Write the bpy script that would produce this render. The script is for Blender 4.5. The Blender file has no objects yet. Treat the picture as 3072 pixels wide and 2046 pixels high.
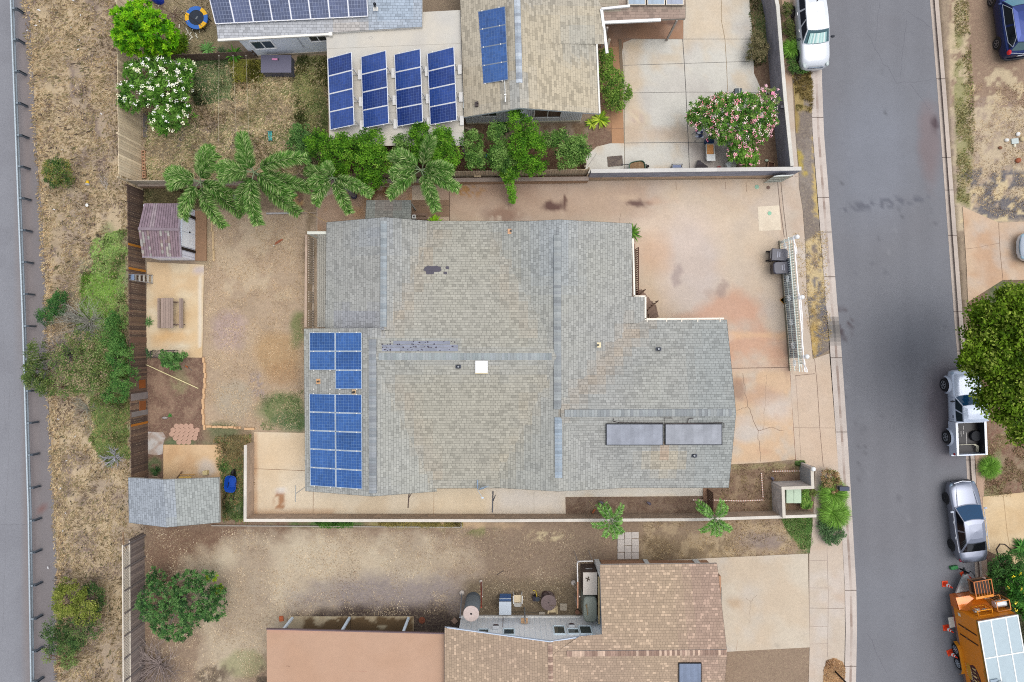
import bpy, bmesh, math, random
import numpy as np
from mathutils import Vector, Matrix
R = math.radians
random.seed(7)
rng = np.random.default_rng(7)
SC = bpy.context.scene
COL = SC.collection
H = 42.0                      # camera height above the yards
S = 62.4 / 3072               # metres per photograph pixel on the ground
K = 1.55                      # scene brightness of a white ground
# ---------------------------------------------------------------- camera, sky, sun, exposure
cam = bpy.data.cameras.new('camera')
cam.sensor_width = 36
cam.angle = 2 * math.atan(31.2 / H)
cam.clip_end = 2000
camo = bpy.data.objects.new('camera', cam)
camo.location = (0, 0, H)
COL.objects.link(camo)
SC.camera = camo
SUN_EL, SUN_AZ = 74, 75
wd = bpy.data.worlds.new('World')
SC.world = wd
wd.use_nodes = True
nt = wd.node_tree
bg = nt.nodes['Background']
sky = nt.nodes.new('ShaderNodeTexSky')
sky.sky_type = 'NISHITA'
sky.sun_disc = False
sky.sun_elevation = R(SUN_EL)
sky.sun_rotation = R(SUN_AZ)
sky.dust_density = 3.0
hs = nt.nodes.new('ShaderNodeHueSaturation')
hs.inputs['Saturation'].default_value = 0.32
nt.links.new(sky.outputs[0], hs.inputs['Color'])
nt.links.new(hs.outputs[0], bg.inputs['Color'])
bg.inputs['Strength'].default_value = 0.15
sun = bpy.data.lights.new('sun', 'SUN')
sun.energy = 0.7
sun.angle = R(50)
sun.color = (1, 0.97, 0.92)
suno = bpy.data.objects.new('sun', sun)
suno.rotation_euler = (0, R(90 - SUN_EL), R(90 - SUN_AZ))
COL.objects.link(suno)
SC.view_settings.view_transform = 'Standard'
SC.view_settings.look = 'None'
SC.view_settings.gamma = 1
SC.view_settings.exposure = 0.78
SC.render.engine = 'CYCLES'
SC.cycles.filter_width = 1.05
SC.cycles.use_denoising = False
SC.cycles.max_bounces = 5
SC.cycles.diffuse_bounces = 3
# ---------------------------------------------------------------- helpers
def W(px, py, z=0.0):
 f = S * (H - z) / H
 return Vector(((px - 1536) * f, -(py - 1023) * f, z))
def lin(c):
 c = c / 255.0
 return c / 12.92 if c <= 0.04045 else ((c + 0.055) / 1.055) ** 2.4
def C(r, g=None, b=None):
 if g is None:
  r, g, b = r
 return (min(lin(r) / K, .9), min(lin(g) / K, .9), min(lin(b) / K, .9))
def CV(r, g=None, b=None):
 return tuple(min(v * 1.75, .86) for v in C(r, g, b))
def jit(c, a=.12):
 f = 1 + random.uniform(-a, a)
 return (c[0] * f, c[1] * f, c[2] * f)
MATS = {}
def mat(name, rough=.8, det=((6, .12), (40, .12)), bump=0, metal=0, spec=.3, coat=0, brick=None, trans=0, straw=0, sheen=0):
 m = bpy.data.materials.new(name)
 m.use_nodes = True
 n = m.node_tree.nodes
 l = m.node_tree.links
 b = n['Principled BSDF']
 b.inputs['Roughness'].default_value = rough
 b.inputs['Metallic'].default_value = metal
 b.inputs['Specular IOR Level'].default_value = spec
 b.inputs['Coat Weight'].default_value = coat
 b.inputs['Coat Roughness'].default_value = .05
 at = n.new('ShaderNodeAttribute')
 at.attribute_name = 'Col'
 col = at.outputs['Color']
 tc = n.new('ShaderNodeTexCoord')
 last = None
 def mul(a, fac_socket):
  mx = n.new('ShaderNodeVectorMath')
  mx.operation = 'MULTIPLY'
  l.new(a, mx.inputs[0])
  l.new(fac_socket, mx.inputs[1])
  return mx.outputs[0]
 for sc, am in det:
  ns = n.new('ShaderNodeTexNoise')
  ns.inputs['Scale'].default_value = sc
  ns.inputs['Detail'].default_value = 4
  ns.inputs['Roughness'].default_value = .65
  l.new(tc.outputs['Object'], ns.inputs['Vector'])
  mr = n.new('ShaderNodeMapRange')
  mr.inputs['From Min'].default_value = .25
  mr.inputs['From Max'].default_value = .75
  mr.inputs['To Min'].default_value = 1 - am
  mr.inputs['To Max'].default_value = 1 + am
  mr.clamp = False
  l.new(ns.outputs['Fac'], mr.inputs['Value'])
  col = mul(col, mr.outputs[0])
  last = ns.outputs['Fac']
 if straw:
  # pale dead stalks scattered over the soil
  ns = n.new('ShaderNodeTexNoise')
  ns.inputs['Scale'].default_value = 9
  ns.inputs['Detail'].default_value = 7
  ns.inputs['Roughness'].default_value = .68
  ns.inputs['Distortion'].default_value = 1.2
  l.new(tc.outputs['Object'], ns.inputs['Vector'])
  mr = n.new('ShaderNodeMapRange')
  mr.inputs['From Min'].default_value = .47
  mr.inputs['From Max'].default_value = .74
  mr.inputs['To Max'].default_value = straw
  l.new(ns.outputs['Fac'], mr.inputs['Value'])
  mx = n.new('ShaderNodeMix')
  mx.data_type = 'RGBA'
  l.new(mr.outputs[0], mx.inputs['Factor'])
  l.new(col, mx.inputs['A'])
  mx.inputs['B'].default_value = (*C(214, 196, 158), 1)
  col = mx.outputs['Result']
  last = ns.outputs['Fac']
 if brick:
  bw, rh, ramp, mort = brick
  uv = n.new('ShaderNodeUVMap')
  uv.uv_map = 'UVMap'
  def brk(w, off, sq):
   bt = n.new('ShaderNodeTexBrick')
   bt.inputs['Scale'].default_value = 1
   bt.inputs['Brick Width'].default_value = w
   bt.inputs['Row Height'].default_value = rh
   bt.inputs['Mortar Size'].default_value = mort
   bt.inputs['Mortar Smooth'].default_value = .3
   bt.inputs['Color1'].default_value = (0, 0, 0, 1)
   bt.inputs['Color2'].default_value = (1, 1, 1, 1)
   bt.inputs['Mortar'].default_value = (0, 0, 0, 1)
   bt.offset = off
   bt.squash = sq
   bt.squash_frequency = 3
   l.new(uv.outputs[0], bt.inputs['Vector'])
   return bt
  b1 = brk(bw, .43, .8)
  cr = n.new('ShaderNodeValToRGB')
  cr.color_ramp.interpolation = 'LINEAR'
  els = cr.color_ramp.elements
  while len(els) < len(ramp):
   els.new(.5)
  for e, (p, v) in zip(els, ramp):
   e.position = p
   e.color = (*v, 1) if isinstance(v, tuple) else (v, v, v, 1)
  l.new(b1.outputs['Color'], cr.inputs[0])
  col = mul(col, cr.outputs[0])
  mr = n.new('ShaderNodeMapRange')
  mr.inputs['To Min'].default_value = 1
  mr.inputs['To Max'].default_value = .56
  l.new(b1.outputs['Fac'], mr.inputs['Value'])
  col = mul(col, mr.outputs[0])
  last = mr.outputs[0]
  bump = bump or .3
 l.new(col, b.inputs['Base Color'])
 if trans:
  b.inputs['Transmission Weight'].default_value = 0
  b.inputs['Subsurface Weight'].default_value = 0
  tr = n.new('ShaderNodeBsdfTranslucent')
  l.new(col, tr.inputs['Color'])
  ms = n.new('ShaderNodeMixShader')
  ms.inputs[0].default_value = trans
  l.new(b.outputs[0], ms.inputs[1])
  l.new(tr.outputs[0], ms.inputs[2])
  l.new(ms.outputs[0], n['Material Output'].inputs['Surface'])
 if bump and last is not None:
  bp = n.new('ShaderNodeBump')
  bp.inputs['Strength'].default_value = bump
  bp.inputs['Distance'].default_value = .02
  l.new(last, bp.inputs['Height'])
  l.new(bp.outputs[0], b.inputs['Normal'])
 MATS[name] = m
 return m
mat('soil', .95, ((1.3, .08), (5, .14), (15, .24)), bump=.4, straw=.38)
mat('asphalt', .9, ((.5, .04), (5, .05), (17, .17)), bump=.15)
mat('concrete', .85, ((.9, .06), (6, .07), (16, .09)), bump=.1)
mat('block', .9, ((3, .08), (30, .12)), bump=.3)
mat('wood', .85, ((3, .12), (45, .2)), bump=.3)
mat('paint', .45, ((.8, .04), (4, .04), (14, .04)), spec=.4)
mat('plastic', .4, ((9, .05),), spec=.4)
mat('carpaint', .32, ((20, .02),), metal=.25, spec=.5, coat=.6)
mat('carmetal', .3, ((20, .02),), metal=.8, spec=.5, coat=.4)
mat('metal', .45, ((8, .08), (50, .06)), metal=.5)
mat('rusty', .75, ((4, .2), (30, .2)), metal=.2)
mat('glass', .08, ((3, .05),), spec=.35)
mat('rubber', .7, ((20, .1),))
mat('leaf', .7, ((2, .12),), spec=.12, trans=.25)
mat('straw', .9, ((1.2, .18),), trans=.2)
mat('bark', .9, ((8, .2), (40, .2)), bump=.4)
mat('cloth', .9, ((20, .1),))
mat('shingle', .93, ((.7, .05), (5, .05), (17, .10)), brick=(.27, .145, ((0, .78), (.14, .84), (.26, .98), (.75, 1.03), (1, 1.14)), .009))
mat('shingle_tan', .93, ((.7, .05), (5, .06), (17, .10)), brick=(.34, .145, ((0, .72), (.2, .8), (.3, .98), (.75, 1.03), (1, 1.08)), .006))
mat('shingle_brown', .93, ((.7, .05), (70, .12)), brick=(.2, .145, ((0, .86), (.3, .94), (.82, 1.02), (.9, 1.25), (1, 1.42)), .008))
mat('cells', .35, ((.8, .12), (3, .1)), spec=.3, coat=.04)
def setcol(me, facecol=None, pointcol=None):
 if pointcol is not None:
  a = me.attributes.new('Col', 'FLOAT_COLOR', 'POINT')
  d = np.ones((len(me.vertices), 4), np.float32)
  d[:, :3] = pointcol
 else:
  a = me.attributes.new('Col', 'FLOAT_COLOR', 'CORNER')
  tot = np.empty(len(me.polygons), np.int32)
  me.polygons.foreach_get('loop_total', tot)
  d = np.ones((len(me.loops), 4), np.float32)
  d[:, :3] = np.repeat(np.asarray(facecol, np.float32), tot, axis=0)
 a.data.foreach_set('color', d.ravel())
def tag(o, label=None, cat=None, group=None, kind=None):
 if label: o['label'] = label
 if cat: o['category'] = cat
 if group: o['group'] = group
 if kind: o['kind'] = kind
 return o
def origin(o):
 v = Vector((0, 0, 0))
 while o is not None:
  v += o.location
  o = o.parent
 return v
def link(name, me, m, parent=None):
 o = bpy.data.objects.new(name, me)
 COL.objects.link(o)
 if parent is not None:
  o.parent = parent
 if m:
  me.materials.append(MATS[m] if isinstance(m, str) else m)
 return o
def thing(name, label, cat, loc=(0, 0, 0), group=None, rz=0):
 o = bpy.data.objects.new(name, None)
 COL.objects.link(o)
 o.location = loc
 o.rotation_euler.z = rz
 o.empty_display_size = .2
 return tag(o, label, cat, group)
def dup(root, loc, rz=None, label=None, group=None):
 r = root.copy()
 COL.objects.link(r)
 r.location = loc
 if rz is not None: r.rotation_euler.z = rz
 if label: r['label'] = label
 if group: r['group'] = group
 for ch in list(root.children):
  c = ch.copy(); COL.objects.link(c); c.parent = r
  for g in list(ch.children):
   d = g.copy(); COL.objects.link(d); d.parent = c
 return r
class MB:
 """collects faces with a colour each; build() links them as one mesh object"""
 def __init__(s, col=(.5, .5, .5)):
  s.v = []; s.f = []; s.c = []; s.uv = []; s.col = col; s.useuv = False
 def face(s, pts, col=None, uv=None):
  i = len(s.v)
  s.v += [tuple(p) for p in pts]
  s.f.append(tuple(range(i, i + len(pts))))
  s.c.append(col or s.col)
  if uv: s.useuv = True
  s.uv += uv if uv else [(0, 0)] * len(pts)
 def grid(s, rows, col=None, close=False):
  """loft of rows of points with shared vertices"""
  i = len(s.v); n = len(rows[0])
  for r in rows: s.v += [tuple(p) for p in r]
  for a in range(len(rows) - 1):
   for b in range(n if close else n - 1):
    b2 = (b + 1) % n
    s.f.append((i + a * n + b, i + a * n + b2, i + (a + 1) * n + b2, i + (a + 1) * n + b))
    s.c.append(col or s.col)
    s.uv += [(0, 0)] * 4
 def box(s, c, d, col=None, rz=0, M=None):
  hx, hy, hz = d[0] / 2, d[1] / 2, d[2] / 2
  cs, sn = math.cos(rz), math.sin(rz)
  P = []
  for z in (-hz, hz):
   for x, y in ((-hx, -hy), (hx, -hy), (hx, hy), (-hx, hy)):
    p = Vector((c[0] + x * cs - y * sn, c[1] + x * sn + y * cs, c[2] + z))
    if M: p = M @ p
    P.append(p)
  for q in ((3, 2, 1, 0), (4, 5, 6, 7), (0, 1, 5, 4), (1, 2, 6, 5), (2, 3, 7, 6), (3, 0, 4, 7)):
   s.face([P[k] for k in q], col)
 def prism(s, poly, z0, z1, col=None, top=None):
  if sum(poly[i - 1][0] * poly[i][1] - poly[i][0] * poly[i - 1][1] for i in range(len(poly))) < 0:
   poly = poly[::-1]
  s.face([(p[0], p[1], z1) for p in poly], top or col)
  s.face([(p[0], p[1], z0) for p in poly[::-1]], col)
  for i in range(len(poly)):
   a, b = poly[i - 1], poly[i]
   s.face([(a[0], a[1], z0), (b[0], b[1], z0), (b[0], b[1], z1), (a[0], a[1], z1)], col)
 def tube(s, pts, r, n=6, col=None, caps=True):
  pts = [Vector(p) for p in pts]
  if not isinstance(r, (list, tuple)): r = [r] * len(pts)
  rows = []
  for i, p in enumerate(pts):
   d = (pts[min(i + 1, len(pts) - 1)] - pts[max(i - 1, 0)]).normalized()
   a = d.cross(Vector((0, 0, 1)))
   if a.length < .05: a = d.cross(Vector((0, 1, 0)))
   a.normalize(); b = d.cross(a)
   rows.append([p + (a * math.cos(t) + b * math.sin(t)) * r[i] for t in [2 * math.pi * k / n for k in range(n)]])
  s.grid(rows, col, True)
  if caps:
   s.face(rows[0], col); s.face(rows[-1][::-1], col)
 def lathe(s, c, prof, n=16, col=None, cols=None, M=None):
  rows = []
  for r, z in prof:
   row = [Vector((r * math.cos(2 * math.pi * k / n), r * math.sin(2 * math.pi * k / n), z)) for k in range(n)]
   rows.append([(M @ p if M else p) + Vector(c) for p in row])
  for i in range(len(rows) - 1):
   s.grid(rows[i:i + 2], cols[i] if cols else col, True)
  s.face(rows[-1], cols[-1] if cols else col); s.face(rows[0][::-1], cols[0] if cols else col)
 def ball(s, c, r, col=None, n=12, m=8, sc=(1, 1, 1)):
  rows = []
  for j in range(m + 1):
   t = math.pi * j / m
   rr = max(math.sin(t), .01)
   rows.append([(c[0] + r * sc[0] * rr * math.cos(2 * math.pi * k / n), c[1] + r * sc[1] * rr * math.sin(2 * math.pi * k / n), c[2] - r * sc[2] * math.cos(t)) for k in range(n)])
  s.grid(rows, col, True)
 def bar(s, a, b, w, h, col=None):
  """box beam from a to b (centre line), width w across, height h"""
  a, b = Vector(a), Vector(b)
  d = (b - a).normalized()
  u = d.cross(Vector((0, 0, 1)))
  if u.length < .05: u = Vector((1, 0, 0))
  u.normalize(); v = u.cross(d)
  P = [p + u * x * w / 2 + v * y * h / 2 for p in (a, b) for x, y in ((-1, -1), (1, -1), (1, 1), (-1, 1))]
  for q in ((3, 2, 1, 0), (4, 5, 6, 7), (0, 1, 5, 4), (1, 2, 6, 5), (2, 3, 7, 6), (3, 0, 4, 7)):
   s.face([P[k] for k in q], col)
 def build(s, name, m, parent=None, smooth=False, **tg):
  o0 = origin(parent) if parent is not None else Vector((0, 0, 0))
  me = bpy.data.meshes.new(name)
  me.from_pydata([(x - o0.x, y - o0.y, z - o0.z) for x, y, z in s.v], [], s.f)
  setcol(me, facecol=s.c)
  if s.useuv:
   u = me.uv_layers.new(name='UVMap')
   u.data.foreach_set('uv', np.asarray(s.uv, np.float32).ravel())
  if smooth:
   me.polygons.foreach_set('use_smooth', [True] * len(me.polygons))
  me.update()
  o = link(name, me, m, parent)
  if tg: tag(o, **tg)
  return o
def npmesh(name, V, F, colr, m, parent=None, **tg):
 """V (n,3), F (k,3 or 4), colr (k,3)"""
 o0 = origin(parent) if parent is not None else Vector((0, 0, 0))
 V = V - np.array(o0)
 me = bpy.data.meshes.new(name)
 me.vertices.add(len(V)); me.vertices.foreach_set('co', V.astype(np.float32).ravel())
 k = F.shape[1]
 me.loops.add(F.size); me.loops.foreach_set('vertex_index', F.astype(np.int32).ravel())
 me.polygons.add(len(F))
 me.polygons.foreach_set('loop_start', np.arange(0, F.size, k, dtype=np.int32))
 me.polygons.foreach_set('loop_total', np.full(len(F), k, np.int32))
 me.update(calc_edges=True)
 setcol(me, facecol=colr)
 o = link(name, me, m, parent)
 if tg: tag(o, **tg)
 return o
# ---------------------------------------------------------------- painting surfaces with stains, patches and some painted shade
_lat = {}
def vnoise(x, y, seed):
 if seed not in _lat: _lat[seed] = np.random.default_rng(seed).random((256, 256))
 L = _lat[seed]
 xi = np.floor(x).astype(int); yi = np.floor(y).astype(int)
 fx = x - xi; fy = y - yi
 fx = fx * fx * (3 - 2 * fx); fy = fy * fy * (3 - 2 * fy)
 a = L[xi & 255, yi & 255]; b = L[(xi + 1) & 255, yi & 255]; c = L[xi & 255, (yi + 1) & 255]; d = L[(xi + 1) & 255, (yi + 1) & 255]
 return (a * (1 - fx) + b * fx) * (1 - fy) + (c * (1 - fx) + d * fx) * fy
def fbm(x, y, sc, seed=0, oc=4):
 t = 0; am = .5; tot = 0
 for o in range(oc):
  t = t + am * vnoise(x / sc + 17.3 * o, y / sc + 9.1 * o, seed * 7 + o)
  tot += am; am *= .55; sc /= 2.03
 return t / tot
def sdist(X, Y, poly):
 """signed distance (px), positive inside"""
 d = np.full(X.shape, 1e9); ins = np.zeros(X.shape, bool)
 n = len(poly)
 for i in range(n):
  x0, y0 = poly[i - 1]; x1, y1 = poly[i]
  dx, dy = x1 - x0, y1 - y0
  t = np.clip(((X - x0) * dx + (Y - y0) * dy) / (dx * dx + dy * dy + 1e-9), 0, 1)
  d = np.minimum(d, np.hypot(X - x0 - t * dx, Y - y0 - t * dy))
  c = ((y0 > Y) != (y1 > Y)) & (X < (x1 - x0) * (Y - y0) / ((y1 - y0) + 1e-12) + x0)
  ins ^= c
 return np.where(ins, d, -d)
class Paint:
 def __init__(s, X, Y, base):
  s.X, s.Y = X, Y
  s.c = np.tile(np.array(base), (len(X), 1)).astype(float)
  s.seed = 1
 def _ap(s, sd, col, a, soft, edge, mott, esc):
  s.seed += 1
  sd = sd + edge * (fbm(s.X, s.Y, esc, s.seed) - .5) * 2.2
  m = np.clip(sd / soft + .5, 0, 1) * a
  if mott:
   t, sc = mott[:2]; w = mott[2] if len(mott) > 2 else .06
   m = m * np.clip((fbm(s.X, s.Y, sc, s.seed + 50) - t) / w + .5, 0, 1)
  s.c += (np.array(col) - s.c) * m[:, None]
 def poly(s, p, col, a=1, soft=8, edge=14, mott=None, esc=40):
  s._ap(sdist(s.X, s.Y, p), col, a, soft, edge, mott, esc)
 def rect(s, x0, y0, x1, y1, col, **k):
  s.poly([(x0, y0), (x1, y0), (x1, y1), (x0, y1)], col, **k)
 def blob(s, cx, cy, rx, ry, col, a=1, soft=14, edge=12, mott=None, esc=40, rot=0):
  cs, sn = math.cos(R(rot)), math.sin(R(rot))
  dx = s.X - cx; dy = s.Y - cy
  u = (dx * cs + dy * sn) / rx; v = (-dx * sn + dy * cs) / ry
  s._ap((1 - np.sqrt(u * u + v * v)) * min(rx, ry), col, a, soft, edge, mott, esc)
 def noise(s, col, a, t, sc, w=.12):
  s.seed += 1
  m = np.clip((fbm(s.X, s.Y, sc, s.seed) - t) / w + .5, 0, 1) * a
  s.c += (np.array(col) - s.c) * m[:, None]
def strip(pts, w):
 """quads (px) along a polyline of width w px"""
 out = []
 for (x0, y0), (x1, y1) in zip(pts, pts[1:]):
  L = math.hypot(x1 - x0, y1 - y0) + 1e-6
  nx, ny = -(y1 - y0) / L * w / 2, (x1 - x0) / L * w / 2
  out.append([(x0 + nx, y0 + ny), (x0 - nx, y0 - ny), (x1 - nx, y1 - ny), (x1 + nx, y1 + ny)])
 return out
def crack(x0, y0, x1, y1, amp=6, n=10, seed=0):
 r = random.Random(seed)
 return [(x0 + (x1 - x0) * i / n + r.uniform(-amp, amp) * (0 < i < n), y0 + (y1 - y0) * i / n + r.uniform(-amp, amp) * (0 < i < n)) for i in range(n + 1)]
def sheet(name, poly, z, base, paint=None, m='concrete', lines=(), step=16, skirt=.08, parent=None, **tg):
 """flat slab from a ground outline (photo px), cut into a fine grid so that stains can be painted on it"""
 o0 = origin(parent) if parent is not None else Vector((0, 0, 0))
 bm = bmesh.new()
 if sum(poly[i - 1][0] * poly[i][1] - poly[i][0] * poly[i - 1][1] for i in range(len(poly))) > 0:
  poly = poly[::-1]
 bm.faces.new([bm.verts.new((x, y, 0)) for x, y in poly])
 xs = [p[0] for p in poly]; ys = [p[1] for p in poly]
 if paint:
  for ax, lo, hi in ((0, min(xs), max(xs)), (1, min(ys), max(ys))):
   k = lo + step
   while k < hi - 1:
    co = (k, 0, 0) if ax == 0 else (0, k, 0)
    no = (1, 0, 0) if ax == 0 else (0, 1, 0)
    bmesh.ops.bisect_plane(bm, geom=bm.verts[:] + bm.edges[:] + bm.faces[:], plane_co=co, plane_no=no)
    k += step
 me = bpy.data.meshes.new(name)
 bm.to_mesh(me); bm.free()
 n = len(me.vertices)
 co = np.empty(n * 3, np.float32); me.vertices.foreach_get('co', co); co = co.reshape(-1, 3)
 P = Paint(co[:, 0].astype(float), co[:, 1].astype(float), C(base))
 if paint: paint(P)
 V = [tuple(W(x, y, z) - o0) for x, y, _ in co]
 F = [tuple(p.vertices) for p in me.polygons]
 cl = [tuple(c) for c in P.c]
 bpy.data.meshes.remove(me)
 if skirt:
  for i in range(len(poly)):
   a, b = poly[i - 1], poly[i]
   k = len(V)
   for q, zz in ((a, z), (b, z), (b, z - skirt), (a, z - skirt)):
    V.append(tuple(W(q[0], q[1], zz) - o0)); cl.append(C([v * .85 for v in base]))
   F.append((k + 3, k + 2, k + 1, k))
 for li, (pts, w, c) in enumerate(lines):
  for q in strip(pts, w):
   k = len(V)
   for x, y in q: V.append(tuple(W(x, y, z + .004 + .0007 * (li % 5)) - o0)); cl.append(C(c))
   F.append((k, k + 1, k + 2, k + 3))
 me = bpy.data.meshes.new(name)
 me.from_pydata(V, [], F)
 setcol(me, pointcol=np.array(cl))
 o = link(name, me, m, parent)
 return tag(o, **(tg or dict(kind='structure')))
# ---------------------------------------------------------------- the setting
ROAD_L = [(2468, -300), (2468, 0), (2466, 240), (2472, 400), (2490, 628), (2512, 912), (2522, 1013), (2546, 1362), (2556, 1534), (2569, 1763), (2571, 1893), (2568, 2046), (2560, 2400)]
ROAD_R = [(2772, -300), (2790, 0), (2813, 277), (2830, 512), (2846, 729), (2866, 1000), (2874, 1082), (2897, 1359), (2902, 1441), (2924, 1691), (2929, 1763), (2936, 1900), (2940, 2046), (2950, 2400)]
def off(line, d): return [(x + d, y) for x, y in line]
ROADP = off(ROAD_L, -34) + off(ROAD_R, 26)[::-1]
HWY = [(60, -300), (88, 0), (100, 250), (115, 512), (126, 640), (134, 800), (140, 950), (146, 1194), (158, 1446), (163, 1534), (170, 1700), (172, 2046), (174, 2400)]
def mkground():
 xs = np.concatenate([[-4000, -1500, -500], np.arange(-60, 3140, 7.0), [3500, 4500, 7000]])
 ys = np.concatenate([[-4000, -1500, -400], np.arange(-60, 2110, 7.0), [2400, 3500, 6000]])
 X, Y = np.meshgrid(xs, ys)
 sh = X.shape
 X = X.ravel(); Y = Y.ravel()
 P = Paint(X, Y, C(156, 133, 108))
 # verge between highway and back fences
 P.rect(60, -400, 440, 2500, C(172, 150, 124), edge=0)
 P.rect(60, -400, 300, 2500, C(134, 114, 104), a=.85, mott=(.48, 34), edge=30)
 P.rect(60, -400, 420, 2500, C(208, 182, 138), a=.7, mott=(.55, 60), edge=20)
 P.rect(100, -100, 190, 2200, C(190, 165, 122), a=.6, mott=(.42, 26), edge=20)
 P.poly([(310, 690), (382, 690), (388, 1360), (330, 1400), (270, 1250), (240, 1000), (240, 860)], C(122, 142, 78), soft=40, edge=30)
 P.blob(308, 880, 60, 90, C(134, 168, 66), soft=30, edge=20)
 # north neighbour's back yard
 P.rect(432, -400, 990, 545, C(184, 158, 126), edge=0)
 P.rect(432, -100, 700, 160, C(150, 132, 100), soft=20)
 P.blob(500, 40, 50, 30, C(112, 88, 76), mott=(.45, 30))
 P.blob(595, 120, 70, 50, C(148, 138, 96), a=.7)
 P.blob(600, 230, 110, 60, C(112, 128, 78), soft=24)
 P.blob(740, 205, 50, 34, C(128, 126, 44), soft=20)
 P.blob(780, 270, 100, 50, C(158, 130, 84), soft=30)
 P.blob(800, 320, 90, 70, C(142, 128, 74), mott=(.48, 40))
 P.blob(930, 240, 55, 75, C(96, 112, 56), soft=26)
 P.blob(925, 340, 50, 60, C(138, 138, 88), soft=26)
 P.blob(925, 365, 18, 24, C(176, 142, 118))
 P.blob(720, 300, 30, 50, C(196, 164, 124), rot=30)
 P.blob(640, 420, 120, 60, C(146, 126, 110), soft=30, mott=(.42, 30))
 P.blob(560, 450, 90, 40, C(172, 142, 104), mott=(.46, 30))
 P.rect(990, 420, 1760, 545, C(118, 82, 56), soft=6, edge=4)
 P.rect(1393, 370, 1760, 430, C(132, 102, 72), soft=8, mott=(.4, 30))
 P.rect(1797, 118, 1874, 436, C(168, 120, 84), soft=4, edge=4)
 P.blob(1800, 420, 40, 40, C(128, 96, 76), soft=8)
 P.rect(2240, -100, 2345, 520, C(136, 112, 82), soft=5, edge=2)
 P.rect(2250, 180, 2345, 520, C(112, 84, 64), soft=10)
 P.blob(2290, 60, 20, 90, C(96, 118, 60), mott=(.42, 20))
 # strip north of the main house
 P.rect(440, 545, 960, 640, C(128, 106, 82), edge=8)
 P.rect(840, 560, 958, 640, C(108, 78, 62), soft=10)
 P.rect(860, 590, 958, 700, C(178, 136, 74), a=.8, mott=(.5, 12))
 # back yard lawn
 P.rect(600, 630, 960, 1300, C(186, 158, 126), soft=10, edge=8)
 P.rect(600, 630, 960, 1300, C(164, 138, 110), a=.5, mott=(.56, 50, .2))
 P.rect(640, 660, 880, 900, C(202, 178, 142), a=.6, mott=(.5, 70), edge=25)
 P.blob(690, 990, 50, 60, C(178, 150, 146), a=.7, soft=30)
 P.blob(830, 1060, 70, 60, C(186, 146, 92), soft=30, a=.85)
 P.blob(850, 1120, 50, 40, C(176, 132, 82), soft=26, a=.7)
 P.blob(895, 985, 26, 50, C(126, 130, 72), soft=16)
 P.blob(850, 1230, 70, 48, C(112, 124, 68), soft=26)
 P.blob(880, 1262, 60, 34, C(84, 112, 62), soft=18)
 P.blob(770, 1160, 30, 40, C(160, 140, 132), mott=(.45, 12))
 P.blob(700, 1200, 60, 60, C(176, 158, 132), soft=24)
 P.rect(912, 560, 940, 1000, C(150, 124, 92))
 P.rect(437, 560, 640, 640, C(110, 100, 68), soft=14)
 P.rect(590, 620, 632, 800, C(168, 146, 112), soft=6)
 # garden corner
 P.rect(436, 1070, 612, 1440, C(124, 90, 72), soft=6, edge=5)
 P.rect(440, 1075, 606, 1300, C(158, 124, 98), a=.6, mott=(.54, 30))
 P.blob(540, 1140, 26, 40, C(140, 124, 86), mott=(.4, 14))
 P.poly([(612, 1286), (765, 1290), (765, 1570), (640, 1570), (612, 1440)], C(136, 112, 82), soft=10)
 P.blob(680, 1290, 50, 20, C(104, 108, 68))
 P.blob(700, 1400, 34, 60, C(80, 96, 48), soft=16)
 P.blob(700, 1480, 34, 30, C(178, 142, 104), soft=12)
 P.blob(700, 1530, 40, 26, C(82, 104, 54), soft=14)
 P.blob(550, 1330, 70, 14, C(98, 112, 70), mott=(.4, 20))
 P.blob(465, 1400, 26, 26, C(92, 104, 60), mott=(.4, 20))
 # yard of the south neighbour
 P.rect(434, 1560, 2450, 2500, C(150, 124, 100), soft=4, edge=3)
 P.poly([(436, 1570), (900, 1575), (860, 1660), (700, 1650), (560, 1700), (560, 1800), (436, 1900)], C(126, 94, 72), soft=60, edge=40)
 P.poly([(560, 1680), (800, 1610), (1380, 1620), (1400, 1740), (1300, 1780), (900, 1850), (700, 2046), (640, 2100), (600, 1900)], C(190, 170, 140), soft=70, edge=50)
 P.rect(640, 1600, 1500, 1800, C(204, 188, 158), a=.5, mott=(.5, 60, .25), edge=30)
 P.rect(436, 1580, 1500, 2100, C(140, 114, 94), a=.45, mott=(.56, 110, .3), edge=30)
 P.blob(1180, 1790, 270, 62, C(146, 132, 128), soft=60, edge=26, a=.95)
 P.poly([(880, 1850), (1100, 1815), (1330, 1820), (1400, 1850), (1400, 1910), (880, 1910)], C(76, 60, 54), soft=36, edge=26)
 P.poly([(1400, 1600), (1850, 1590), (1800, 1680), (1760, 1800), (1420, 1800), (1450, 1700)], C(140, 116, 94), soft=50, edge=30)
 P.rect(1400, 1740, 1760, 1860, C(116, 98, 74), soft=40)
 P.poly([(1920, 1560), (2440, 1552), (2440, 1650), (2420, 1665), (1920, 1690)], C(158, 132, 104), soft=20, edge=10)
 P.rect(1920, 1610, 2200, 1690, C(128, 106, 72), a=.7, soft=40, edge=20)
 P.rect(1920, 1560, 2400, 1680, C(196, 170, 128), a=.55, mott=(.56, 26))
 P.blob(2290, 1620, 60, 24, C(142, 124, 118), a=.7)
 P.blob(1400, 1590, 90, 16, C(128, 128, 72), mott=(.46, 24))
 P.blob(1640, 1610, 50, 12, C(206, 186, 140), mott=(.5, 8))
 P.blob(1400, 1572, 90, 8, C(206, 172, 128))
 P.blob(1000, 1572, 130, 7, C(80, 118, 50), soft=8)
 P.blob(1230, 1572, 120, 7, C(160, 150, 84), soft=8)
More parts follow.
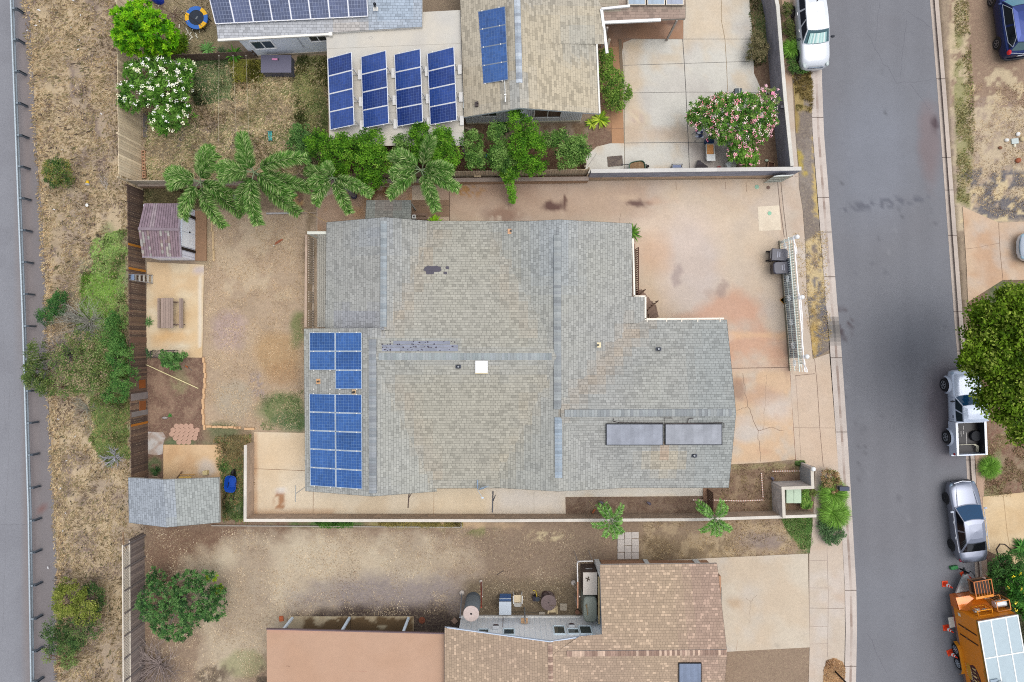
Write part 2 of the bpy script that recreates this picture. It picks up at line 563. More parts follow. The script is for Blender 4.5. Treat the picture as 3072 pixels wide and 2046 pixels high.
 P.blob(730, 1990, 60, 40, C(150, 150, 98), a=.7)
 P.blob(640, 2030, 60, 30, C(110, 92, 74), mott=(.4, 20))
 P.blob(830, 2030, 60, 50, C(88, 72, 60), mott=(.45, 20))
 P.poly([(2335, 1550), (2436, 1548), (2440, 1590), (2432, 1600), (2441, 1625), (2430, 1648), (2400, 1645), (2370, 1600)], C(92, 124, 52), soft=8, edge=10)
 P.blob(2418, 1656, 22, 8, C(80, 112, 50))
 # front garden of the main house
 P.rect(1696, 1485, 2410, 1545, C(118, 90, 72), soft=5, edge=3)
 P.rect(1696, 1485, 2410, 1545, C(146, 120, 100), a=.5, mott=(.55, 16))
 P.rect(2120, 1388, 2440, 1540, C(126, 96, 74), soft=5, edge=3)
 P.rect(2190, 1388, 2400, 1540, C(160, 132, 98), a=.6, mott=(.55, 18))
 P.rect(2190, 1388, 2400, 1412, C(150, 134, 88), mott=(.42, 16))
 P.rect(2310, 1460, 2350, 1540, C(128, 110, 76), mott=(.45, 16))
 # yards across the street
 P.rect(2850, -400, 7000, 690, C(196, 174, 140), soft=4, edge=3)
 P.rect(2850, -400, 3100, 320, C(152, 122, 98), soft=6, edge=4)
 P.rect(2850, -100, 2905, 320, C(200, 178, 138), a=.95, mott=(.44, 34), edge=16)
 P.rect(2905, 200, 3100, 320, C(200, 178, 138), a=.95, mott=(.50, 30), edge=30)
 P.rect(2850, 300, 3140, 690, C(160, 136, 120), a=.65, mott=(.53, 22))
 P.poly([(2862, 100), (2885, 100), (2900, 300), (2920, 420), (2905, 620), (2872, 600), (2862, 300)], C(150, 146, 88), a=.9, mott=(.4, 24))
 P.poly([(2880, 520), (2980, 500), (3072, 515), (3200, 500), (3200, 670), (2996, 665), (2900, 620)], C(104, 100, 106), mott=(.42, 34, .04), soft=12)
 P.rect(2880, 520, 3100, 668, C(214, 190, 140), a=.9, mott=(.60, 22, .04))
 P.rect(2904, 690, 7000, 2500, C(132, 98, 76), soft=4, edge=3)
 P.rect(2960, 840, 3140, 930, C(88, 96, 62), soft=24)
 P.rect(2955, 1280, 3140, 1490, C(148, 126, 96), a=.8, mott=(.47, 34))
 P.rect(2955, 1290, 3140, 1490, C(128, 84, 66), a=.8, mott=(.54, 30))
 P.rect(2948, 1340, 3010, 1490, C(138, 138, 88), a=.8, mott=(.45, 26))
 P.rect(2950, 1690, 3140, 2100, C(58, 62, 42), soft=12)
 lum = P.c.mean(1, keepdims=True)
 P.c = (P.c + (lum - P.c) * .2) * 1.06
 z = np.zeros(len(X))
 sd = sdist(X, Y, ROADP)
 z[sd > -2] = -.26
 V = np.stack([(X - 1536) * S, -(Y - 1023) * S, z], 1)
 n, mm = sh
 I = np.arange(n * mm).reshape(n, mm)
 F = np.stack([I[1:, :-1], I[1:, 1:], I[:-1, 1:], I[:-1, :-1]], -1).reshape(-1, 4)
 me = bpy.data.meshes.new('ground')
 me.vertices.add(len(V)); me.vertices.foreach_set('co', V.astype(np.float32).ravel())
 me.loops.add(F.size); me.loops.foreach_set('vertex_index', F.astype(np.int32).ravel())
 me.polygons.add(len(F))
 me.polygons.foreach_set('loop_start', np.arange(0, F.size, 4, dtype=np.int32))
 me.polygons.foreach_set('loop_total', np.full(len(F), 4, np.int32))
 me.update(calc_edges=True)
 setcol(me, pointcol=P.c)
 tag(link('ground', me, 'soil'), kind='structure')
mkground()
# highway on the left
def pHwy(P):
 P.rect(-400, -400, 60, 2500, C(143, 144, 150), a=.6, soft=60, edge=0)
 P.noise(C(128, 128, 134), .35, .6, 90)
 P.poly([(36, -300), (90, -300), (100, 2500), (90, 2500)], C(150, 142, 140), a=.7, soft=10, edge=0)
 P.poly([(50, -300), (130, -300), (180, 2500), (92, 2500)], C(134, 124, 122), a=.9, soft=26, edge=6)
 P.poly([(80, -300), (200, -300), (200, 2500), (130, 2500)], C(128, 124, 126), a=.6, soft=20, edge=8)
 P.blob(124, 1527, 12, 14, C(130, 100, 96), soft=3, edge=0)
hw = [(-600, -300)] + HWY + [(-600, 2400)]
sheet('highway', hw, .012, (140, 141, 147), pHwy, 'asphalt', step=22, lines=[
 (crack(0, 1575, 84, 1573, 2, 8, 1), 1.1, (126, 126, 132)), (crack(-80, 528, 50, 540, 4, 8, 2), 0.98, (140, 140, 146)),
 (crack(10, 1000, 14, 1300, 3, 12, 3), 0.84, (148, 148, 154)), (crack(30, 1150, 6, 1900, 4, 12, 4), 0.84, (146, 146, 152)),
 (crack(-60, 868, 66, 872, 3, 8, 6), 0.91, (146, 146, 152)), (crack(146, 1521, 162, 1524, 1, 4, 5), 0.84, (114, 112, 114))])
# street on the right
def pRoad(P):
 for x0, x1, w, c in ((2520, 2610, 16, 120), (2590, 2680, 16, 121), (2680, 2770, 18, 119), (2745, 2840, 16, 120)):
  P.poly([(x0 - w, -300), (x0 + w, -300), (x1 + w, 2400), (x1 - w, 2400)], C(c, c, c + 5), a=.55, soft=22, edge=10, esc=160)
 for k in range(60):
  x, y = random.uniform(2500, 2900), random.uniform(0, 2046)
  P.blob(x, y, random.uniform(2, 7), random.uniform(2, 7), C(random.choice(((92, 92, 98), (104, 104, 110), (146, 146, 150)))), a=.55, soft=4, edge=5, esc=9)
 P.noise(C(130, 133, 140), .5, .5, 300, .4)
 P.blob(2620, 480, 110, 200, C(136, 140, 150), a=.5, soft=90)
 P.blob(2790, 430, 30, 120, C(132, 116, 116), a=.7, soft=24)
 P.blob(2805, 370, 10, 24, C(88, 74, 78), soft=8, edge=6, esc=14)
 P.blob(2835, 1230, 60, 130, C(112, 100, 106), a=.6, soft=50)  # soft shade of the big tree, put into the asphalt colour
 P.blob(2525, 970, 34, 44, C(92, 84, 88), mott=(.46, 12, .03), esc=14)
 for x, y in ((2590, 1290), (2596, 1350), (2570, 1400), (2578, 1440), (2562, 1275), (2584, 1316), (2572, 1345), (2579, 1390), (2590, 1410)):
  P.blob(x, y, 6, 9, C(98, 97, 102), a=.6, soft=5, edge=8, mott=(.5, 8, .04), esc=10)
 for x, y in ((2645, 214), (2655, 336), (2512, 535), (2528, 546), (2700, 632), (2570, 733), (2706, 652)):
  P.blob(x, y, 5, 5, C(90, 91, 96), a=.7, soft=4, edge=6, esc=10)
 P.poly([(2500, 620), (2700, 590), (2790, 590), (2790, 600), (2650, 626), (2520, 634)], C(92, 94, 104), a=.7, mott=(.53, 14, .04), edge=4)
road = ROAD_L + ROAD_R[::-1]
sheet('road', road, -.12, (126, 126, 131), pRoad, 'asphalt', step=10, skirt=.2, lines=[
 (crack(2600, 100, 2690, 250, 5, 10, 11), 0.91, (118, 118, 126)), (crack(2690, 250, 2830, 235, 4, 8, 12), 0.91, (122, 122, 130)),
 (crack(2640, 0, 2625, 150, 2, 8, 13), 0.7, (126, 126, 134)), (crack(2720, 60, 2700, 230, 2, 8, 14), 0.7, (122, 122, 130)),
 (crack(2600, 1900, 2660, 2020, 4, 9, 15), 0.84, (118, 118, 126)), (crack(2720, 30, 2790, 80, 3, 8, 16), 0.77, (118, 118, 126)),
 (crack(2520, 625, 2790, 590, 4, 16, 17), 0.77, (118, 118, 128)), (crack(2730, 250, 2790, 330, 3, 8, 18), 0.7, (124, 124, 132))])
# gutters and kerbs
def kerb(name, line, d1, d2, zt, base, joints, stain):
 """gutter pan beside the road, kerb top behind it"""
 sg = 1 if d1 > 0 else -1
 A, B, Cc = line, off(line, d1), off(line, d2)
 mb = MB()
 me_l = []
 for i in range(len(line) - 1):
  n = max(1, int(abs(line[i + 1][1] - line[i][1]) / 12))
  for k in range(n):
   t0, t1 = k / n, (k + 1) / n
   def L(P_, t): return (P_[i][0] + (P_[i + 1][0] - P_[i][0]) * t, P_[i][1] + (P_[i + 1][1] - P_[i][1]) * t)
   y = L(A, t0)[1]
   f = fbm(np.array([y * 1.]), np.array([d1 * 1.]), 60, 3)[0]
   c = [v * (.93 + .16 * f) for v in base]
   st = fbm(np.array([y * 1.]), np.array([5.]), 30, 9)[0]
   kk = min(max(.15 + (st - .35) * 1.6, .1), .7); cg = [c[j] * (1 - kk) + stain[j] * kk for j in range(3)]
   dk = max(0, 1 - abs(y - 975 - 20 * f) / 42) ** .5 if d1 < 0 else 0
   c = [c[j] * (1 - dk * .6) + 70 * dk * .6 for j in range(3)]; cg = [cg[j] * (1 - dk * .8) + 78 * dk * .8 for j in range(3)]
   a0, a1 = L(A, t0), L(A, t1); b0, b1 = L(B, t0), L(B, t1); e0, e1 = L(Cc, t0), L(Cc, t1)
   m0 = ((a0[0] * .35 + b0[0] * .65), a0[1]); m1 = ((a1[0] * .35 + b1[0] * .65), a1[1])
   def q(p0, z0, p1, z1, p2, z2, p3, z3, cc):
    P4 = [W(*p0, z0), W(*p1, z1), W(*p2, z2), W(*p3, z3)]
    if sg < 0: P4 = P4[::-1]
    mb.face(P4, C(cc))
   q(a0, -.112, a1, -.112, m1, -.12, m0, -.12, c)
   q(m0, -.12, m1, -.12, b1, -.12, b0, -.12, cg)
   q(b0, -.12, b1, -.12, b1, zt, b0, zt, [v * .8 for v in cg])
   q(b0, zt, b1, zt, e1, zt, e0, zt, c)
 for y in joints:
  x = np.interp(y, [p[1] for p in line], [p[0] for p in line])
  xs = sorted((x, x + d2))
  for xa, xb, z in ((min(x, x + d1), max(x, x + d1), -.105), (min(x + d1, x + d2), max(x + d1, x + d2), zt + .004)):
   mb.face([W(xa, y + 1, z), W(xb, y + 1, z), W(xb, y - 1, z), W(xa, y - 1, z)], C(120, 106, 98))
 return mb.build(name, 'concrete', kind='structure')
kerb('kerb', ROAD_L, -20, -34, .012, (206, 194, 184), (352, 592, 696, 830, 1073, 1296, 1549, 1771, 1999), (150, 128, 116))
kerb('kerb', ROAD_R, 14, 26, .012, (196, 182, 170), (236, 472, 570, 706, 935, 1053, 1380, 1600), (168, 140, 128))
# pavements and driveways
def stain(P, cols, n=1):
 for c, a, t, sc in cols: P.noise(C(c), a, t, sc, .2)
def pDrive(P):
 stain(P, [((218, 196, 168), .6, .5, 220), ((196, 182, 170), .6, .56, 160), ((208, 180, 150), .4, .6, 90)])
 P.rect(1300, 540, 1960, 660, C(188, 160, 138), a=.7, soft=60, edge=30)
 P.rect(1330, 540, 1600, 600, C(168, 138, 118), a=.7, soft=50, edge=20)
 P.blob(1500, 645, 60, 22, C(150, 118, 100), a=.8, soft=20, mott=(.4, 20))
 P.blob(1655, 618, 30, 14, C(112, 84, 76), soft=9, edge=8, esc=16)
 P.blob(1695, 605, 5, 22, C(112, 84, 74), soft=4, edge=4, esc=14)
 P.blob(1917, 611, 28, 10, C(116, 90, 82), soft=9, edge=8, esc=16)
 P.blob(2030, 826, 15, 32, C(134, 106, 94), soft=9, edge=9, esc=16, rot=10)
 P.blob(2020, 700, 130, 70, C(226, 204, 182), a=.7, soft=60)
 P.blob(2070, 800, 90, 150, C(208, 194, 186), a=.6, soft=60)
 P.blob(1960, 760, 50, 60, C(214, 176, 144), a=.6, soft=50)
 P.poly([(2060, 960), (2150, 880), (2210, 875), (2280, 920), (2290, 990), (2180, 960), (2120, 975)], C(208, 158, 130), a=.7, soft=40, edge=22)
 P.poly([(2170, 1000), (2360, 1000), (2368, 1104), (2180, 1104)], C(212, 164, 134), a=.75, soft=34, edge=10, mott=(.36, 60, .3))
 P.rect(2170, 1000, 2360, 1012, C(230, 190, 150), a=.6)
 P.poly([(2190, 1110), (2380, 1110), (2390, 1390), (2190, 1390)], C(222, 186, 148), a=.75, soft=20, mott=(.4, 50, .2))
 P.blob(2290, 1190, 60, 30, C(196, 160, 136), a=.6, soft=20)
 P.blob(2215, 1170, 20, 34, C(164, 134, 116), a=.8, soft=16)
 P.blob(2330, 1230, 50, 30, C(214, 200, 188), a=.8, soft=30)
 P.blob(2230, 1300, 40, 26, C(212, 202, 192), a=.8, soft=22)
 P.blob(2165, 870, 12, 24, C(168, 146, 136), a=.7, rot=30, esc=14)
 P.blob(2349, 840, 8, 60, C(150, 126, 112), a=.6, soft=10)
 P.blob(2362, 1050, 8, 50, C(148, 120, 104), a=.6, soft=10)
 P.rect(2341, 545, 2352, 720, C(196, 172, 150), a=.7, soft=4, edge=1)
 P.blob(1405, 575, 40, 20, C(176, 132, 80), a=.9, mott=(.5, 10, .04))
 for i in range(26):
  x, y = random.uniform(1700, 2340), random.uniform(560, 1380)
  P.blob(x, y, random.uniform(10, 40), random.uniform(4, 14), C(random.choice(((176, 150, 134), (226, 200, 170), (198, 152, 122), (216, 206, 198)))), a=.4, soft=14)
drive = [(950, 556), (1364, 546), (1758, 543), (2320, 536), (2341, 545), (2353, 710), (2369, 1108), (2386, 1378), (2290, 1388), (2195, 1393), (2050, 1392), (1800, 1300), (1000, 1300), (950, 900)]
sheet('driveway', drive, .03, (208, 191, 172), pDrive, 'concrete', step=6, lines=[
 ([(2196, 1105), (2369, 1102)], 2.2, (140, 116, 100)), ([(2333, 547), (2340, 620), (2353, 712)], 2, (130, 112, 100)),
 ([(2343, 547), (2350, 620), (2361, 712)], 1.6, (140, 122, 108)),
 (crack(2228, 1120, 2243, 1220, 3, 8, 21), 1.1, (154, 130, 112)), (crack(2243, 1220, 2210, 1232, 2, 5, 22), 0.98, (164, 138, 118)),
 (crack(2243, 1220, 2275, 1292, 3, 7, 23), 1.4, (146, 120, 102)), (crack(2275, 1292, 2310, 1282, 2, 5, 24), 1.3, (146, 120, 102)),
 (crack(2310, 1282, 2350, 1292, 2, 4, 25), 1.1, (152, 126, 108)), (crack(2275, 1292, 2281, 1385, 3, 8, 26), 1.2, (154, 130, 112)),
 (crack(2300, 1125, 2290, 1290, 2, 9, 27), 0.63, (184, 158, 136)), ([(2176, 545), (2178, 572)], 1, (160, 130, 110)),
 (crack(1862, 640, 1858, 672, 1, 4, 28), 0.84, (164, 142, 122)), ([(1701, 552), (1701, 570)], 1, (150, 120, 100)),
 ([(2028, 545), (2029, 570)], 1, (164, 138, 116)), ([(2238, 545), (2240, 575)], 1, (164, 138, 116))])
def pPatch(P): stain(P, [((238, 224, 200), .6, .5, 40)])
sheet('driveway', [(2273, 620), (2337, 616), (2344, 690), (2277, 693)], .036, (228, 212, 188), pPatch, step=12, skirt=0)
def pWalk(P):
 stain(P, [((206, 188, 170), .6, .5, 90), ((198, 170, 146), .45, .58, 60), ((212, 204, 196), .5, .6, 70)])
 P.rect(2370, 1080, 2530, 1420, C(216, 190, 164), a=.7, soft=60)
 P.rect(2300, -100, 2400, 260, C(184, 148, 118), a=.8, soft=40, edge=10)
walk = [(2335, -300), (2352, 200), (2378, 530), (2341, 545), (2353, 710), (2369, 1108), (2386, 1378), (2412, 1390), (2445, 1400), (2445, 1470), (2440, 1545), (2430, 1660), (2426, 1662), (2429, 1942), (2426, 2046), (2426, 2400),
  (2526, 2400), (2532, 2046), (2535, 1893), (2534, 1763), (2522, 1534), (2512, 1362), (2488, 1060), (2438, 1077), (2421, 890), (2415, 727), (2408, 630), (2396, 557), (2396, 530), (2386, 400), (2376, 250), (2370, 0), (2360, -300)]
ln = [([(2341, 1108), (2438, 1077)], 0, (0, 0, 0))]
wl = [([(2444, 1078), (2452, 1160), (2460, 1290), (2470, 1400)], 1.4, (136, 110, 96)), ([(2387, 1127), (2396, 1260), (2404, 1390)], .8, (170, 146, 130)),
  ([(2386, 1127), (2444, 1121)], 1.4, (130, 106, 94)), ([(2380, 1283), (2504, 1284)], 1, (160, 136, 120)), ([(2369, 1108), (2372, 1180), (2380, 1290), (2386, 1380)], 3.2, (128, 84, 66)),
  ([(2390, 1690), (2484, 1680), (2485, 1960)], 0, (1, 1, 1)), ([(2481, 1640), (2485, 1780), (2483, 1970)], 1.2, (164, 148, 138)), ([(2428, 1682), (2482, 1681)], 1, (168, 150, 140)),
  ([(2428, 1764), (2484, 1764)], 1, (168, 150, 140)), ([(2429, 1824), (2532, 1826)], 1.1, (150, 132, 120)), ([(2427, 1660), (2428, 1942)], 2, (150, 132, 116)), ([(2384, 530), (2402, 531)], 1, (150, 130, 116)),
  ([(2431, 1880), (2485, 1879)], 1, (176, 158, 146)), ([(2429, 1932), (2485, 1931)], 0.8, (176, 158, 146))]
wl = [w for w in wl if w[1] > 0]
sheet('pavement', walk, .022, (205, 190, 172), pWalk, 'concrete', step=12, lines=wl)
# worn strip between pavement and kerb
def pStrip(P):
 P.noise(C(150, 140, 132), .6, .56, 50)
 P.rect(2370, 200, 2500, 1100, C(214, 192, 132), a=.0)
 P.rect(2370, 180, 2440, 330, C(172, 150, 92), a=.9, mott=(.36, 26, .1))
 P.poly([(2378, 320), (2398, 330), (2396, 400), (2385, 400)], C(160, 136, 80), soft=6, edge=6)
 P.poly([(2436, 410), (2450, 420), (2465, 560), (2462, 660), (2438, 640), (2440, 560)], C(196, 170, 112), soft=6, edge=10, mott=(.4, 16), esc=18)
 P.poly([(2386, 440), (2412, 470), (2408, 512), (2392, 500)], C(176, 156, 78), soft=5, edge=7, esc=16)
 P.blob(2416, 520, 8, 7, C(182, 160, 84), soft=5, edge=4, esc=12)
 P.poly([(2414, 730), (2470, 690), (2490, 860), (2470, 890), (2475, 920), (2440, 1080), (2425, 960)], C(208, 186, 142), soft=10, edge=10, mott=(.42, 22, .06))
 P.rect(2425, 900, 2500, 1080, C(100, 100, 112), a=.9, mott=(.46, 26, .04), soft=12)
 P.blob(2442, 1000, 12, 70, C(196, 164, 96), a=.9, mott=(.42, 12, .05))
 P.blob(2452, 850, 12, 16, C(112, 110, 118), a=.9, soft=5, edge=8, mott=(.4, 8, .05), esc=12)
 P.blob(2446, 780, 10, 26, C(150, 128, 108), a=.8, mott=(.48, 9, .05), esc=12)
 P.blob(2508, 975, 30, 36, C(82, 68, 66), soft=14, edge=10, esc=14)
sheet('path', [(2372, 180), (2432, 180), (2437, 400), (2454, 628), (2478, 912), (2488, 1050), (2440, 1076), (2422, 890), (2416, 727), (2409, 630), (2397, 557), (2397, 500), (2388, 420), (2384, 300)], .018, (130, 118, 110), pStrip, 'soil', step=6, skirt=0)
def pN(P):
 stain(P, [((222, 218, 206), .6, .5, 160), ((196, 188, 180), .5, .6, 90), ((214, 190, 156), .5, .62, 60)])
 P.rect(1866, 120, 1920, 430, C(222, 198, 164), a=.6, soft=30)
 P.rect(2050, -100, 2180, 116, C(222, 204, 178), a=.7, soft=30)
 P.rect(1870, 380, 2068, 428, C(200, 176, 152), a=.6, soft=20)
 P.blob(1907, 355, 20, 18, C(190, 166, 160), a=.6, mott=(.45, 8))
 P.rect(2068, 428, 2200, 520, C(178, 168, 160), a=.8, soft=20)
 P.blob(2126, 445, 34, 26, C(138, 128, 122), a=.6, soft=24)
 for i in range(60):
  P.blob(random.uniform(1760, 2260), random.uniform(420, 515), 2.5, 2, C(150, 140, 130), a=.5, soft=3, edge=2)
Nd = [(1870, 128), (1900, 116), (2050, 118), (2053, -300), (2240, -300), (2250, 20), (2259, 116), (2262, 220), (2280, 260), (2300, 400), (2240, 430), (2180, 520), (1756, 520), (1757, 470), (1790, 440), (1830, 430), (1872, 430), (1866, 160)]
jc = (138, 134, 128)
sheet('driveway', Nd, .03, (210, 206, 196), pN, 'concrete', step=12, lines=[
 ([(2048, 116), (2053, 190), (2058, 280), (2065, 428), (2069, 522)], 2, (110, 106, 102)), ([(2164, -200), (2164, 60), (2175, 118), (2180, 200), (2184, 300)], 1.5, (160, 140, 110)),
 ([(1870, 117), (2258, 117)], 1.4, jc), ([(1868, 196), (2060, 190), (2250, 184)], 1.4, jc), ([(1870, 279), (2057, 276), (2280, 277)], 1.4, jc), ([(1872, 429), (2066, 427), (2130, 427)], 1.6, (120, 118, 114)),
 ([(1872, 160), (1874, 510)], 1.6, (140, 130, 112)), ([(1860, 118), (1862, 160), (1868, 250)], 9, (134, 116, 96)), ([(1762, 500), (1790, 460)], 1, (150, 144, 138))])
sheet('patio', [(1806, -200), (2050, -200), (2050, 118), (1896, 118), (1862, 140), (1840, 140), (1822, 100), (1806, 90)], .018, (172, 132, 104), lambda P: (stain(P, [((150, 116, 94), .7, .5, 60), ((180, 150, 130), .6, .55, 50)]), P.blob(2010, 68, 22, 10, C(98, 74, 68), mott=(.4, 10))), 'concrete', step=10)  # stained brown concrete, the shadow by the garage roof is put into its colour
sheet('path', [(1827, 140), (1864, 140), (1874, 430), (1836, 432)], .016, (188, 144, 108), lambda P: stain(P, [((160, 122, 92), .6, .5, 40)]), 'concrete', step=12, lines=[([(1828, 386), (1873, 386)], 1.2, (140, 108, 86))])
# concrete west and south of the main house
def pSW(P):
 stain(P, [((232, 218, 194), .7, .5, 120), ((216, 190, 154), .4, .58, 80)])
 P.rect(762, 1296, 915, 1410, C(226, 198, 160), a=.6, soft=40, edge=16)
 P.rect(757, 1296, 772, 1545, C(190, 146, 108), a=.7, soft=10, edge=4)
 P.rect(760, 1530, 1000, 1545, C(196, 156, 118), a=.6, soft=10, edge=4)
 P.blob(840, 1500, 17, 26, C(176, 132, 98), soft=6, edge=6, mott=(.36, 10, .05), esc=12)
 P.blob(842, 1470, 18, 10, C(228, 222, 214), a=.8, soft=10)
 P.rect(1300, 1465, 1460, 1545, C(232, 212, 180), a=.6, soft=40)
 P.rect(1480, 1460, 1700, 1545, C(224, 216, 206), a=.8, soft=60)
 P.rect(1700, 1460, 2115, 1490, C(226, 220, 208), a=.9, soft=20)
sheet('patio', [(762, 1296), (1000, 1300), (1000, 1440), (2110, 1440), (2110, 1488), (1696, 1491), (1697, 1541), (759, 1541)], .03, (228, 210, 182), pSW, 'concrete', step=9, lines=[
 ([(760, 1406), (916, 1412)], 1.6, (160, 130, 104)), ([(940, 1470), (939, 1540)], 1.6, (164, 136, 110)), ([(1302, 1475), (1301, 1541)], 1.4, (190, 160, 128)), ([(1602, 1470), (1602, 1541)], 1, (196, 186, 172))])
def pPad(P):
 stain(P, [((232, 220, 194), .6, .5, 90), ((216, 180, 134), .6, .56, 60)])
 P.rect(560, 900, 612, 1075, C(218, 184, 136), a=.6, soft=30)
 P.rect(596, 830, 603, 1040, C(234, 224, 206), a=.8, soft=4, edge=2)
 P.blob(520, 1010, 60, 20, C(220, 176, 118), a=.7)
 P.blob(596, 811, 12, 6, C(204, 190, 186), a=.9)
sheet('patio', [(441, 786), (612, 794), (607, 1073), (438, 1071)], .05, (226, 206, 172), pPad, 'concrete', step=9)
sheet('patio', [(490, 1334), (667, 1334), (668, 1450), (490, 1450)], .06, (220, 184, 140), lambda P: (stain(P, [((226, 196, 158), .6, .5, 60), ((200, 158, 116), .5, .6, 40)]), P.blob(625, 1400, 30, 24, C(216, 204, 190), a=.8)), 'concrete', step=10)
sheet('path', [(444, 1295), (489, 1297), (497, 1310), (490, 1330), (488, 1362), (470, 1366), (443, 1362)], .03, (186, 172, 160), lambda P: stain(P, [((160, 130, 112), .7, .5, 20), ((206, 204, 200), .7, .55, 16)]), 'concrete', step=5)
sheet('patio', [(952, 600), (1036, 566), (1097, 560), (1236, 560), (1236, 690), (952, 700)], .034, (196, 166, 140), lambda P: (stain(P, [((176, 146, 122), .7, .5, 60), ((190, 146, 102), .6, .58, 40)]), P.blob(1120, 570, 80, 14, C(140, 104, 70), mott=(.42, 12)), P.blob(1055, 585, 10, 8, C(92, 84, 96), soft=3, edge=2)), 'concrete', step=8, lines=[([(1157, 560), (1157, 601)], 1.6, (120, 96, 80))])
sheet('path', [(1236, 600), (1349, 600), (1349, 650), (1236, 650)], .036, (160, 132, 108), lambda P: stain(P, [((144, 116, 92), .6, .5, 30)]), 'concrete', step=10, lines=[([(1236, 618), (1349, 616)], 1, (110, 90, 74)), ([(1349, 560), (1349, 662)], 1.6, (110, 90, 74))])
def pSd(P):
 stain(P, [((214, 202, 182), .6, .5, 120), ((206, 184, 156), .5, .58, 90), ((202, 198, 192), .4, .6, 90)])
 P.blob(2332, 1933, 6, 3, C(120, 116, 110), soft=3, edge=2)
 P.blob(2205, 1810, 20, 14, C(196, 168, 136), a=.7)
sheet('driveway', [(1960, 1682), (2424, 1661), (2429, 1942), (2150, 1957), (1960, 1957)], .03, (208, 194, 174), pSd, 'concrete', step=12, lines=[
 (crack(2252, 1806, 2272, 1784, 2, 4, 31), 0.91, (164, 146, 130)), (crack(2252, 1806, 2248, 1870, 2, 6, 32), 0.7, (180, 162, 144)), (crack(2252, 1806, 2238, 1794, 1, 3, 33), 0.7, (174, 154, 136)), (crack(2212, 1920, 2209, 1950, 1, 3, 34), 0.7, (190, 160, 134))])
sheet('driveway', [(2888, 620), (2996, 668), (3200, 660), (3200, 838), (3008, 840), (2904, 906), (2900, 800)], .03, (204, 176, 150), lambda P: (stain(P, [((214, 186, 156), .7, .5, 90), ((198, 158, 124), .6, .56, 60), ((204, 196, 186), .5, .6, 50)])), 'concrete', step=12, lines=[
 ([(2996, 668), (3000, 750), (3009, 840)], 1.5, (150, 122, 100)), (crack(2891, 747, 3000, 730, 2, 8, 35), 0.91, (158, 130, 110))])
sheet('driveway', [(2948, 1490), (3080, 1476), (3200, 1476), (3200, 1720), (3040, 1690), (2958, 1650), (2950, 1560)], .03, (220, 192, 150), lambda P: stain(P, [((206, 176, 134), .7, .5, 60), ((228, 206, 170), .6, .56, 60)]), 'concrete', step=12, lines=[([(3010, 1484), (3022, 1600), (3040, 1690)], 1.3, (180, 150, 112))])
def pRw(P): stain(P, [((196, 170, 152), .7, .5, 60), ((178, 146, 124), .5, .58, 40)])
sheet('pavement', [(2921, 1270), (2955, 1270), (2962, 1370), (2950, 1500), (2958, 1640), (2966, 1760), (2990, 2100), (2964, 2100), (2950, 1760), (2935, 1560)], .016, (194, 164, 140), pRw, 'concrete', step=12)
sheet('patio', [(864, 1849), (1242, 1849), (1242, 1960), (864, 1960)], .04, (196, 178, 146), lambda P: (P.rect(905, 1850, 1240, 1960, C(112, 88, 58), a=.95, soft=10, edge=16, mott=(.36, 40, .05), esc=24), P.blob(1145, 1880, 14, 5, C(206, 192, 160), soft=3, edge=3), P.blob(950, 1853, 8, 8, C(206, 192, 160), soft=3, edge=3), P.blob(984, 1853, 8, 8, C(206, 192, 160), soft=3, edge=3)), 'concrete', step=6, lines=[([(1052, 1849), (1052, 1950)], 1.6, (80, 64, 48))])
# ---------------------------------------------------------------- buildings
def T(px, py, z):
 """photo position of something z metres up -> ground plan position (px)"""
 f = (H - z) / H
 return (1536 + (px - 1536) * f, 1023 + (py - 1023) * f)
def cc(c, f=1.0): return tuple(v * f for v in c)
class Roof(MB):
 def __init__(s):
  super().__init__(); s.useuv = True; s.np_ = 0
 def plane(s, A, B, Cc, D, fas=(200, 198, 190), sides='BE', drop=.16, step=.5):
  """A-B ridge, D-C eave (photo px, height)"""
  A, B, Cc, D = (W(*p) for p in (A, B, Cc, D))
  if (B - A).cross(D - A).z > 0:
   A, B, Cc, D = B, A, D, Cc
  n = max(1, int((B - A).length / step)); m = max(1, int((D - A).length / step))
  s.np_ += 1; u0 = s.np_ * 3.37
  U = (B - A).normalized()
  def P(i, j):
   a = A.lerp(B, i / n); b = D.lerp(Cc, i / n)
   return a.lerp(b, j / m)
  def uv(p):
   d = p - A
   return ((d.dot(U)) + u0, (d - U * d.dot(U)).length)
  for i in range(n):
   for j in range(m):
    q = [P(i, j), P(i, j + 1), P(i + 1, j + 1), P(i + 1, j)]
    s.face(q, None, [uv(p) for p in q])
  s.nroof = len(s.f)
  dz = Vector((0, 0, -drop))
  s.fas = getattr(s, 'fas', [])
  if 'E' in sides: s.fas.append((D, Cc, dz, fas))
  if 'B' in sides: s.fas.append((Cc, B, dz, fas)); s.fas.append((A, D, dz, fas))
 def finish(s, name, m, parent, base, paint=None):
  X = []; Y = []
  for f in s.f:
   c = sum((Vector(s.v[k]) for k in f), Vector()) / len(f)
   g = S * (H - c.z) / H
   X.append(1536 + c.x / g); Y.append(1023 - c.y / g)
  P = Paint(np.array(X), np.array(Y), C(base))
  if paint: paint(P)
  s.c = [tuple(c) for c in P.c]
  o = s.build(name, m, parent)
  f = MB()
  for a, b, dz, c in s.fas:
   n = (b - a).cross(Vector((0, 0, 1))).normalized() * .012
   f.face([a + n, b + n, b + n + dz, a + n + dz], C(c))
   f.face([a - n, b - n, b - n + dz, a - n + dz], C(c))
  f.build('fascia', 'paint', o)
  return o
